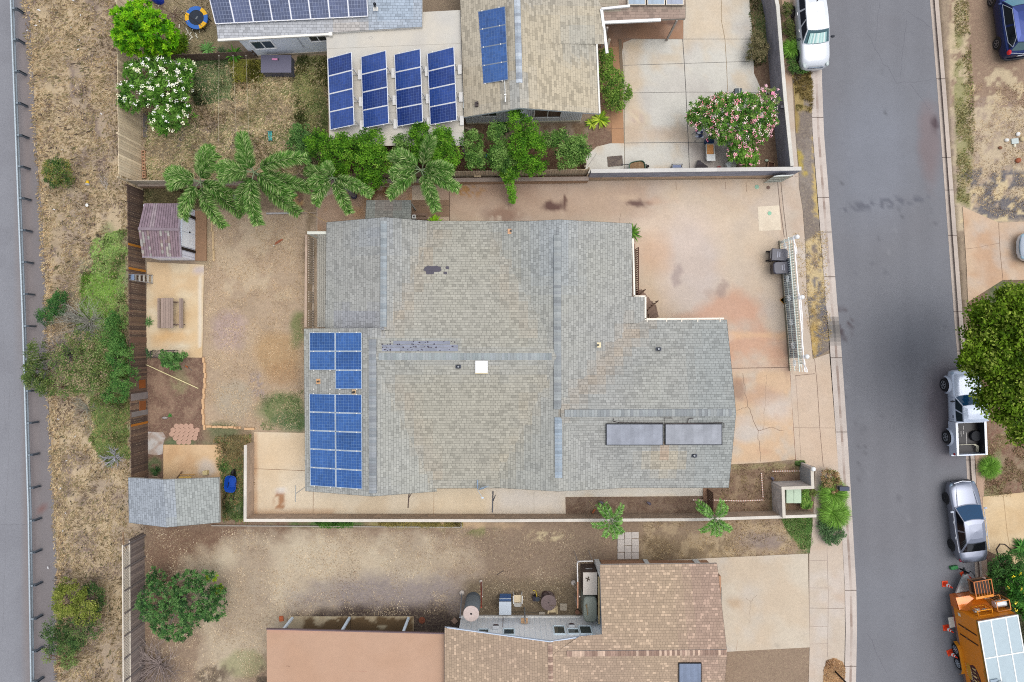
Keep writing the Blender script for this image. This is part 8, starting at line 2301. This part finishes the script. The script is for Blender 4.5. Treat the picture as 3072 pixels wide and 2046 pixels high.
chair('cream plastic armchair with a stained seat beside the blue cabinet', 1553, 1788, 0, (232, 232, 228), (226, 206, 170))
chair('wooden armchair pushed close to the blue wall below the cable spool', 1656, 1818, 180, (226, 204, 160))
t = thing('cable_spool', 'big round weathered wooden cable spool used as a table', 'table', W(*T(1646, 1808, .7)))
q = W(*T(1646, 1808, .72)); m = MB(C(124, 108, 106)); m.lathe(q + Vector((0, 0, .68)), [(.46, 0), (.47, .05), (.45, .06)], 26); to = m.build('top', 'wood', t)
m = MB(C(20, 16, 16)); m.lathe(q + Vector((0, 0, .745)), [(.035, 0), (.035, .002)], 10); m.build('hole', 'plastic', to)
m = MB(C(110, 94, 90)); m.lathe(q, [(.44, 0), (.44, .05), (.2, .06), (.2, .68)], 20); m.build('drum', 'wood', t)
t = thing('cooking_pots', 'dark cooking pots beside the wooden cable spool', 'pot', W(1608, 1795))
q = W(1604, 1790); m = MB(C(52, 48, 60)); m.box(q + Vector((0, 0, .2)), (.26, .3, .36)); m.lathe(q + Vector((.16, 0, .3)), [(.14, 0), (.15, .12)], 14, C(60, 66, 76)); m.build('pot', 'metal', t)
m = MB(C(206, 180, 60)); m.tube([q + Vector((-.1, .42, .1)), q + Vector((.06, .4, .15)), q + Vector((.12, .15, .4))], .03, 6); m.build('handle', 'plastic', t)
def ring(m, c, r, rr, col): m.tube([(c[0] + r * math.cos(a), c[1] + r * math.sin(a), c[2]) for a in [6.283 * k / 16 for k in range(17)]], rr, 5, col, False)
simple('hose_coil', 'coiled dark hose lying behind the cable spool', 'hose', 'rubber', lambda m: (ring(m, (0, 0, .03), .2, .03, C(70, 52, 48)), ring(m, (.02, .01, .08), .17, .025, C(80, 60, 54)), ring(m, (.38, 0, .04), .11, .025, C(74, 58, 52))), 1636, 1783)
def pole(label, b_, t_, z, c, top=None):
 t = thing('clothes_pole', label, 'pole', W(*b_)); m = MB(C(c)); e = W(t_[0], t_[1], z)
 m.tube([W(*b_), e], .035, 7); m.build('pole', 'metal', t)
 m = MB(C(206, 196, 186)); q = W(*b_)
 m.ball(q + Vector((0, 0, .12)), .16 if top else .1, sc=(1, 1, .8)); m.build('foot', 'concrete', t)
 if not top:
  m = MB(C(226, 216, 210)); m.tube([W(b_[0] + 3, b_[1]), W(t_[0] + 3, b_[1] + (t_[1] - b_[1]) * .6, z * .6)], .03, 6); m.build('brace', 'metal', t)
pole('red and white pole with a tangled rope foot right of the concrete tank', (1443, 1742), (1444, 1822), 3.6, (170, 70, 56))
pole('grey pole with a round pale foot left of the concrete tank', (1386, 1776), (1380, 1852), 3.4, (150, 160, 172), 1)
pole('grey pole with tangled rope foot beside the white pipe frame', (1720, 1746), (1739, 1790), 2.4, (206, 196, 190), 1)
t = thing('pipe_rack', 'white and rusty pipe frame around the old fridge beside the brown roof', 'frame', W(1745, 1760))
m = MB(C(232, 228, 224)); z = 2.1
m.tube([W(1733, 1824, z), W(1733, 1745, z)], .045, 7, C(214, 160, 130)); m.tube([W(1733, 1745, z), W(1732, 1690, z), W(1736, 1684, z), W(1778, 1683, z)], .04, 7)
m.build('rail', 'metal', t)
for x, y in ((1733, 1822), (1733, 1686), (1778, 1684)):
 p = W(x, y, z); m = MB(C(206, 200, 196)); m.tube([(p.x, p.y, 0), p], .035, 6); m.build('post', 'metal', t)
t = thing('old_fridge', 'old white fridge with crossed sticks on top beside the brown roof', 'fridge', W(*T(1770, 1750, 1.7)))
a, b = W(*T(1750, 1718, 1.65)), W(*T(1791, 1784, 1.65)); m = MB(C(84, 72, 70)); m.prism([(a.x, a.y), (b.x, a.y), (b.x, b.y), (a.x, b.y)], 0, 1.6); m.build('body', 'paint', t)
m = MB(C(222, 212, 200)); m.prism([(a.x - .01, a.y + .01), (b.x + .01, a.y + .01), (b.x + .01, b.y - .01), (a.x - .01, b.y - .01)], 1.6, 1.65); m.build('top', 'paint', t)
m = MB(C(196, 196, 196)); m.bar((a.x + .2, a.y + .03, 1.0), (b.x - .2, a.y + .03, 1.0), .03, .04); m.build('handle', 'metal', t)
q = W(*T(1763, 1737, 1.68)) + Vector((0, 0, 1.67)); m = MB(C(84, 72, 60)); m.bar(q + Vector((-.12, .06, 0)), q + Vector((.12, -.06, 0)), .05, .03); m.bar(q + Vector((.06, .14, .03)), q + Vector((-.03, -.14, .03)), .05, .03); m.build('sticks', 'wood', t)
t = thing('bathtub', 'grey green rounded tub standing upside down beside the old fridge', 'tub', W(*T(1770, 1830, 1.7)))
a, b = W(*T(1750, 1790, 1.75)), W(*T(1792, 1869, 1.75)); cx, cy = (a.x + b.x) / 2, (a.y + b.y) / 2; hx_, hy_ = (b.x - a.x) / 2, (a.y - b.y) / 2
rr = lambda s, z: [(cx + hx_ * s * math.copysign(abs(math.cos(q)) ** .45, math.cos(q)), cy + hy_ * s * math.copysign(abs(math.sin(q)) ** .45, math.sin(q)), z) for q in [6.283 * k / 28 for k in range(28)]]
m = MB(C(142, 150, 140)); m.grid([rr(.96, .0), rr(1, 1.5), rr(.97, 1.68), rr(.86, 1.75)], None, True); m.face(rr(.86, 1.75)); m.build('shell', 'plastic', t)
m = MB(C(150, 130, 96)); m.bar((cx - .22, cy + .35, 1.78), (cx - .16, cy - .3, 1.78), .05, .03); m.bar((cx - .28, cy + .3, 1.79), (cx - .2, cy + .05, 1.79), .03, .03); m.build('stick', 'wood', t)
simple('flower_pot', 'terracotta pot at the wall end below the white pipe frame', 'pot', 'concrete', lambda m: m.lathe((0, 0, 0), [(.1, 0), (.14, .25), (.11, .25)], 14), 1731, 1832, col=(150, 110, 90))
simple('tile', 'tan square tile lying left of the blue house wall', 'tile', 'concrete', lambda m: m.box((0, 0, .03), (.3, .3, .04)), 1364, 1862, 0, 40, col=(176, 146, 126))
simple('tile', 'white pebble square lying by the wall below the plastic chairs', 'tile', 'concrete', lambda m: m.box((0, 0, .05), (.38, .14, .1)), 1626, 1838, 0, 0, col=(186, 176, 160))
simple('brick', 'orange brick at the left end of the carport slab', 'brick', 'concrete', lambda m: m.box((0, 0, .05), (.24, .3, .1)), 845, 1855, 0, 8, col=(206, 112, 70))
simple('lid', 'round terracotta lid on dark soil right of the carport slab', 'lid', 'concrete', lambda m: m.lathe((0, 0, 0), [(.2, 0), (.2, .05)], 16), 1266, 1860, col=(128, 72, 50))
simple('metal_bar', 'dark metal bar lying on the bare soil above the round spool', 'bar', 'metal', lambda m: m.bar((-.2, -.13, .02), (.2, .13, .02), .03, .03), 1500, 1718, col=(70, 62, 64))
t = thing('wall_lamp', 'wooden wall box with grey pipes on the blue wall', 'fixture', W(1570, 1847))
q = W(1572, 1847.5); m = MB(C(210, 170, 130)); m.box(q + Vector((0, .22, 1.25)), (.4, .3, .1)); m.build('box', 'wood', t)
m = MB(C(176, 180, 184)); m.tube([q + Vector((.03, .5, .0)), q + Vector((.03, .4, 1.3)), q + Vector((.05, .2, 1.5))], .04, 6); m.build('pipe', 'metal', t)
# ---- things in the north driveway
t = thing('lounger', 'white lounge chair with an orange seat pad under the pink tree', 'lounge chair', W(2120, 460))
q = W(2125, 455); m = MB(C(224, 158, 96)); m.box(q + Vector((0, .02, .36)), (.4, .62, .06)); m.build('seat_pad', 'cloth', t)
m = MB(C(226, 228, 226)); m.box(q + Vector((.02, -.5, .5)), (.5, .4, .08)); m.build('backrest', 'plastic', t)
m = MB(C(206, 206, 200));
for s in (-1, 1): m.bar(q + Vector((s * .23, .36, .34)), q + Vector((s * .25, -.62, .46)), .05, .05)
m.bar(q + Vector((-.23, .36, .34)), q + Vector((.23, .36, .34)), .05, .05); m.build('frame', 'plastic', t)
for x in (-.22, .22):
 for y in (.3, -.5): m = MB(C(200, 200, 196)); m.bar(q + Vector((x, y, .34)), q + Vector((x, y, 0)), .04, .04); m.build('leg', 'plastic', t)
chair('grey plastic chair heaped with white and blue laundry beside the pink tree', 2092, 410, 200, (176, 172, 170))
t = thing('laundry', 'white and blue laundry heaped on the grey plastic chair', 'laundry', W(2092, 408))
m = MB(); r_ = random.Random(3)
for k in range(16): m.ball(W(2092, 408) + Vector((r_.uniform(-.2, .2), r_.uniform(-.22, .22), .5 + r_.uniform(0, .14))), r_.uniform(.07, .12), C(r_.choice(((236, 238, 246), (200, 206, 226), (50, 62, 110), (240, 240, 246), (60, 70, 100)))), 7, 5, (1.1, .9, .5))
m.build('clothes', 'cloth', t)
t = thing('barbecue', 'black square barbecue with a metal tool on it above the pink tree', 'barbecue', W(2214, 275))
q = W(*T(2215, 275, .8)); m = MB(C(70, 78, 84)); m.box(q + Vector((0, 0, .7)), (.42, .4, .24)); m.build('lid', 'metal', t)
m = MB(C(196, 198, 196)); m.bar(q + Vector((.02, .24, .84)), q + Vector((.08, -.22, .84)), .03, .02); m.build('tool', 'metal', t)
for x in (-.17, .17):
 for y in (-.15, .15): m = MB(C(60, 64, 70)); m.bar(q + Vector((x, y, 0)), q + Vector((x, y, .6)), .03, .03); m.build('leg', 'metal', t)
simple('tarpaulin', 'folded black tarpaulin leaning at the grey wall below the lounge chair', 'tarpaulin', 'cloth', lambda m: m.grid([[(-.36, -.3, .03), (0, -.34, .05), (.42, -.3, .03)], [(-.34, 0, .3), (0, 0, .36), (.36, -.06, .2)], [(-.24, .3, .12), (-.1, .3, .2), (.0, .22, .1)]]), 2102, 498, .03, col=(84, 78, 82))
t = thing('bin', 'white tub with a wire lid at the wall south of the pink tree', 'tub', W(2186, 500))
simple_ = MB(C(214, 220, 218)); q = W(2186, 498); simple_.box(q + Vector((-.06, 0, .22)), (.42, .34, .4), rz=.5); simple_.build('tub', 'plastic', t)
m = MB(C(196, 196, 184)); m.box(q + Vector((.2, .0, .42)), (.3, .34, .03), rz=-.4); m.build('lid', 'plastic', t)
simple('bucket', 'small red bucket by the white tub at the grey wall', 'bucket', 'plastic', lambda m: m.lathe((0, 0, 0), [(.1, 0), (.13, .2), (.1, .2)], 14), 2154, 506, .03, col=(150, 50, 48))
simple('planter', 'empty square clay planter in the soil by the wall corner', 'planter', 'concrete', lambda m: (m.box((0, .17, .1), (.42, .05, .2)), m.box((0, -.17, .1), (.42, .05, .2)), m.box((-.19, 0, .1), (.05, .36, .2)), m.box((.19, 0, .1), (.05, .36, .2)), m.box((0, 0, .04), (.36, .3, .06), C(90, 60, 46))), 2310, 497, 0, -8, col=(150, 120, 98))
simple('stone', 'pale green stone in the soil near the square clay planter', 'stone', 'concrete', lambda m: m.ball((0, 0, .05), .12, sc=(1, .7, .6)), 2299, 482, col=(186, 200, 176))
simple('watering_can', 'dark green watering can under the wide pink tree', 'watering can', 'plastic', lambda m: (m.lathe((0, 0, 0), [(.13, 0), (.14, .3), (.1, .32)], 14), m.tube([(.1, 0, .1), (.3, .1, .34)], .025, 6)), 2196, 440, .03, col=(20, 84, 76))
simple('crate', 'white plastic crate half hidden under the pink tree', 'crate', 'plastic', lambda m: (m.box((0, 0, .15), (.3, .42, .3)), m.box((0, 0, .31), (.24, .36, .01), C(120, 116, 120))), 2250, 418, .03, -30, col=(214, 212, 210))
simple('toolbox', 'blue plastic box at the head of the lounge chair', 'box', 'plastic', lambda m: (m.box((0, 0, .2), (.5, .24, .36)), m.box((0, 0, .39), (.46, .2, .03), C(24, 50, 80))), 2124, 428, .03, col=(34, 76, 120))
t = thing('folding_table', 'small folded metal rack against the grey driveway wall', 'rack', W(2027, 500))
m = MB(C(120, 124, 136)); q = W(2027, 503)
for y in (-.1, .12): m.bar(q + Vector((-.34, y, .35)), q + Vector((.34, y, .4)), .04, .04)
for x in (-.3, .3): m.bar(q + Vector((x, -.1, 0)), q + Vector((x, .12, .4)), .04, .04)
m.build('frame', 'metal', t)
m = MB(C(84, 104, 150)); m.box(q + Vector((0, 0, .3)), (.5, .14, .06)); m.build('shelf', 'plastic', t)
simple('doormat', 'dark brown speckled doormat on the pale driveway left of the green wheelbarrow', 'doormat', 'soil', lambda m: m.box((0, 0, .015), (.92, .62, .03)), 1845, 484, .034, 5, col=(104, 92, 88))
t = thing('watermeter', 'grey metal grate in the soil beside the north driveway wall', 'grate', W(2300, 262))
m = MB(C(150, 150, 150))
for i in range(5): m.bar(W(2294 + i * 4, 266) + Vector((0, 0, .06)), W(2294 + i * 4, 284) + Vector((0, 0, .06)), .04, .03, C((220, 220, 220) if i % 2 else (50, 48, 50)))
m.build('bars', 'metal', t)
fence('short white topped side gate beside the rightmost citrus tree', (1741, 425), (1754, 512), 1.2, [(196, 178, 156), (180, 160, 140)], .14, side=1)
t = thing('ladder', 'low pale wooden step rack under the cream roof corner', 'rack', W(1410, 390))
m = MB(C(190, 170, 146)); m.bar(W(1395, 383, .5), W(1436, 396, .5), .12, .06)
for i in range(5): m.bar(W(1400 + i * 8, 388, .4), W(1402 + i * 8, 396, .1), .07, .04)
m.build('steps', 'wood', t)
simple('ball', 'blue ball in the soil between two citrus trees', 'ball', 'plastic', lambda m: m.ball((0, 0, .13), .13), 1458, 470, col=(30, 90, 190), smooth=True)
t = thing('water_heater_dish', 'white round satellite dish on the beige house gable wall', 'satellite dish', W(*T(1572, 346, 2.4)))
m = MB(C(226, 232, 232)); m.lathe(W(1572, 346, 2.3), [(.0, .0), (.2, .04), (.3, .1), (.3, .09), (.2, .03)], 20); m.build('dish', 'metal', t); m = MB(C(150, 150, 150)); m.bar(W(1572, 346, 2.3), W(1572, 352, 2.3), .05, .05); m.build('arm', 'metal', t)
t = thing('antenna', 'thin white mast standing on the beige roof below its solar panels', 'antenna', Z(1515, 243, 4.1)); m = MB(C(236, 238, 236)); m.tube([Z(1514, 242, 4.1), Z(1516, 305, 4.15)], .022, 5); m.box(Z(1515.5, 284, 4.2), (.12, .05, .05)); m.tube([Z(1515.5, 290, 4.15), Z(1516, 306, 4.15)], .04, 6); m.build('mast', 'metal', t)
# ---- litter and small things on the verge and lawns
simple('paper_cup', 'yellow paper cup lying on the dry verge', 'cup', 'plastic', lambda m: (m.lathe((0, 0, .1), [(.08, -.12), (.12, .1)], 14, C(250, 200, 20), M=Matrix.Rotation(R(70), 4, 'X')), m.lathe((0, 0, .1), [(.12, .1), (.12, .105)], 14, C(246, 244, 238), M=Matrix.Rotation(R(70), 4, 'X'))), 267, 550, .05, 8)
simple('paper_cup', 'round white lid on the verge below the yellow cup', 'lid', 'plastic', lambda m: m.lathe((0, 0, .1), [(.1, 0), (.1, .03), (.05, .05)], 14), 266, 617, .05, col=(244, 242, 236))
lt = None; r_ = random.Random(9)
LP = [(122, 36), (124, 68), (219, 86), (114, 82), (240, 152), (193, 452), (309, 345), (168, 631), (231, 1308), (187, 1463), (181, 1255), (203, 1536), (322, 72), (150, 1700), (196, 1590), (205, 1380), (247, 50), (245, 124), (226, 5), (88, 95)]
for x, y in LP:
 def f(m): m.grid([[(-.12, -.05, .02), (0, -.08, .07), (.13, -.03, .02)], [(-.1, .02, .06), (.02, .0, .1), (.1, .03, .03)]])
 if lt is None: lt = simple('litter', 'small scrap of white paper litter on the dry verge', 'litter', 'cloth', f, x, y, .16, r_.uniform(0, 360), 'paper scraps on the verge', (226, 226, 228))
 else: o = lt.copy(); COL.objects.link(o); o.location = W(x, y) + Vector((0, 0, .18)); o.rotation_euler.z = R(r_.uniform(0, 360)); o.scale = [r_.uniform(.4, .8)] * 3
lt = None
for x, y in ((540, 80), (566, 98), (560, 108), (573, 103), (590, 104), (592, 112), (577, 111), (556, 117), (574, 118), (567, 130), (600, 95), (562, 90)):
 def f(m): m.box((0, 0, .01), (.05, .22, .015))
 if lt is None: lt = simple('fallen_petal', 'white fallen frond scrap on the lawn south of the trampoline', 'scrap', 'cloth', f, x, y, .08, r_.uniform(0, 360), 'white scraps south of the trampoline', (236, 232, 214))
 else: o = lt.copy(); COL.objects.link(o); o.location = W(x, y) + Vector((0, 0, .08)); o.rotation_euler.z = R(r_.uniform(0, 360))
simple('fallen_frond', 'reddish brown fallen palm sheath on the dry back lawn', 'palm sheath', 'wood', lambda m: (m.grid([[(-.28, -.16, .02), (0, -.02, .07), (.26, .16, .03)], [(-.2, -.0, .07), (.02, .12, .12), (.22, .24, .06)]]), m.box((-.32, -.2, .03), (.1, .05, .03), C(226, 220, 206))), 838, 728, .04, col=(168, 100, 70))
simple('fallen_frond', 'orange brown palm sheath in the soil strip by the young palm', 'palm sheath', 'wood', lambda m: (m.bar((-.1, -.14, .04), (.06, .1, .04), .09, .03), m.bar((.06, .1, .04), (-.3, .6, .05), .02, .02, C(196, 176, 130))), 1782, 1532, 0, col=(190, 110, 70))
for i, (x, y, c, s, lab) in enumerate(((3018, 421, (240, 238, 232), .16, 'white stone left of the pale flat slab at the right edge'), (3052, 403, (244, 242, 238), .16, 'white rounded stone above the pale flat slab at the right edge'), (3042, 437, (236, 230, 206), .12, 'cream pebble below the pale flat slab at the right edge'), (3064, 418, (206, 186, 146), .18, 'tan rock at the right edge beside the white stones'), (2999, 444, (140, 96, 70), .14, 'brown rock left of the white stones'), (3052, 482, (166, 96, 66), .2, 'reddish leaf like rock at the right edge'))):
 simple('stone', lab, 'stone', 'concrete', lambda m: m.ball((0, 0, s * .4), s, sc=(.9, .7 + .1 * (i % 2), .55), n=9, m=6), x, y, 0, i * 40, col=c)
simple('slab', 'small pale flat slab lying among white stones at the right edge', 'slab', 'concrete', lambda m: m.box((0, 0, .04), (.42, .32, .07)), 3043, 424, 0, 6, col=(204, 214, 210))
simple('garden_tool', 'hand rake with an orange handle in the garden corner', 'tool', 'metal', lambda m: (m.bar((-.18, .1, .04), (-.02, 0, .04), .04, .03, C(226, 120, 40)), m.bar((-.02, 0, .04), (.22, -.18, .04), .025, .02)), 566, 1102, 0, col=(120, 116, 116))
simple('plank', 'yellow planks lying at the open front of the shingled shed', 'planks', 'wood', lambda m: (m.box((0, .0, .8), (.74, .08, .05)), m.box((-.1, .06, .3), (.9, .06, .04), C(206, 160, 100))), 574, 1424, 0, 1, col=(236, 190, 96))
simple('wooden_box', 'small cream box on the slab in front of the shingled shed', 'box', 'wood', lambda m: m.box((0, 0, .16), (.26, .24, .3)), 622, 1416, .06, 4, col=(230, 210, 156))
simple('branch', 'short dark stick standing on the slab in front of the shingled shed', 'stick', 'wood', lambda m: m.bar((-.15, -.2, .1), (.18, .22, .1), .06, .05), 541, 1424, .06, col=(124, 96, 70))
simple('pickets', 'bundle of pale sticks beside the shingled shed front post', 'sticks', 'wood', lambda m: [m.bar((i * .06, -.1, .02), (i * .06 + .01, .18, .5), .03, .03, C(cc((206, 180, 150), random.uniform(.8, 1.1)))) for i in range(6)], 470, 1434)
simple('stone', 'small grey driftwood stone in the bare garden corner', 'stone', 'bark', lambda m: m.ball((0, 0, .06), .16, sc=(1.2, .5, .5), n=9, m=6), 496, 1253, col=(170, 162, 158))
simple('hose', 'black garden hose curling over the tan slab at the right edge', 'hose', 'rubber', lambda m: m.tube([(-.5, -.25, .06), (-.62, .1, .06), (-.4, .42, .06), (-.1, .4, .06), (.3, .05, .06), (.7, -.1, .06), (1.0, .1, .06), (1.4, .4, .06)], .03, 6), 3018, 1652, 0, col=(60, 50, 50))
simple('hose', 'thin grey hose lying along the foot of the blue wall', 'hose', 'rubber', lambda m: m.tube([(-1.4, -.05, .04), (-.7, .03, .04), (0, .06, .04), (.7, .03, .04), (1.3, -.05, .04)], .025, 6), 1560, 1838, 0, col=(110, 102, 88))
simple('coping', 'thin pale concrete kerb running outside the long low cream wall', 'kerb', 'concrete', lambda m: (m.box((0, 0, .06), (15.2, .06, .14)), m.box((7.6, .25, .06), (.08, .56, .14))), 1010, 1578, 0, -.4, col=(176, 168, 158))
simple('ventilation_cap', 'small white framed chimney box at the north eave of the big house', 'vent', 'paint', lambda m: (m.box((0, 0, 0), (.18, .2, .3), C(236, 236, 230)), m.box((0, 0, .152), (.11, .12, .006), C(50, 46, 46))), *T(1242, 650, 2.6), 2.5)
simple('wooden_step', 'grey wooden bench board beside the lime green fern', 'board', 'wood', lambda m: (m.box((0, 0, .3), (.9, .14, .05)), m.box((0, -.22, .2), (.9, .14, .05)), m.box((-.4, -.1, .14), (.06, .34, .26)), m.box((.4, -.1, .14), (.06, .34, .26))), 1262, 646, 0, -1, col=(150, 124, 106))
for i, (x, y, l, r, lab) in enumerate(((1120, 620, 2.2, 64, 'dark plank leaning by the small awning under the palm'), (1246, 575, 1.2, 50, 'rusty brown plank leaning under the rightmost palm'))):
 simple('plank', lab, 'plank', 'wood', lambda m: m.bar((-l / 4, 0, .06), (l / 4, 0, .3), .1, .04), x, y - 30, 0, r, col=(140, 96, 70))
simple('timber_edge', 'grey timber edging between the garden strip and the dry back lawn', 'edging', 'wood', lambda m: (m.box((-.5, 0, .05), (1.5, .09, .1)), m.box((1.0, .0, .05), (1.6, .07, .08), C(176, 156, 136))), 862, 640, 0, 1, col=(196, 192, 190))
t = thing('flower_urn', 'dark purple round pot under the low palm by the north fence', 'pot', W(1064, 590)); m = MB(C(70, 64, 86)); m.lathe(W(1064, 590), [(.16, 0), (.2, .2), (.16, .28)], 16); m.build('pot', 'plastic', t)
simple('plank', 'pale tan board resting on the retaining wall below the east board fence', 'plank', 'wood', lambda m: m.box((0, 0, 0), (.42, .2, .03)), 1434, 536, .86, 0, col=(206, 186, 152))
simple('wall_mount', 'black box clipped on the white capped wall beside the pink tree', 'box', 'plastic', lambda m: m.box((0, 0, 0), (.22, .16, .2)), *T(2346, 322, 1.6), 1.6, col=(24, 26, 44))
for x, y, lab in ((1809, 1510, 'fallen dark palm trunk piece in the soil strip left of the young palm'), (1950, 1512, 'grey wooden stump with a curved root in the long soil strip'), (2318, 1438, 'dark leaning stump beside the cream walled nook')):
 simple('stump', lab, 'stump', 'bark', lambda m: m.tube([(0, 0, 0), (-.08, .12, .3), (-.2, .26, .5)], [.09, .08, .05], 8), x, y, 0, 10, col=(110, 104, 120))
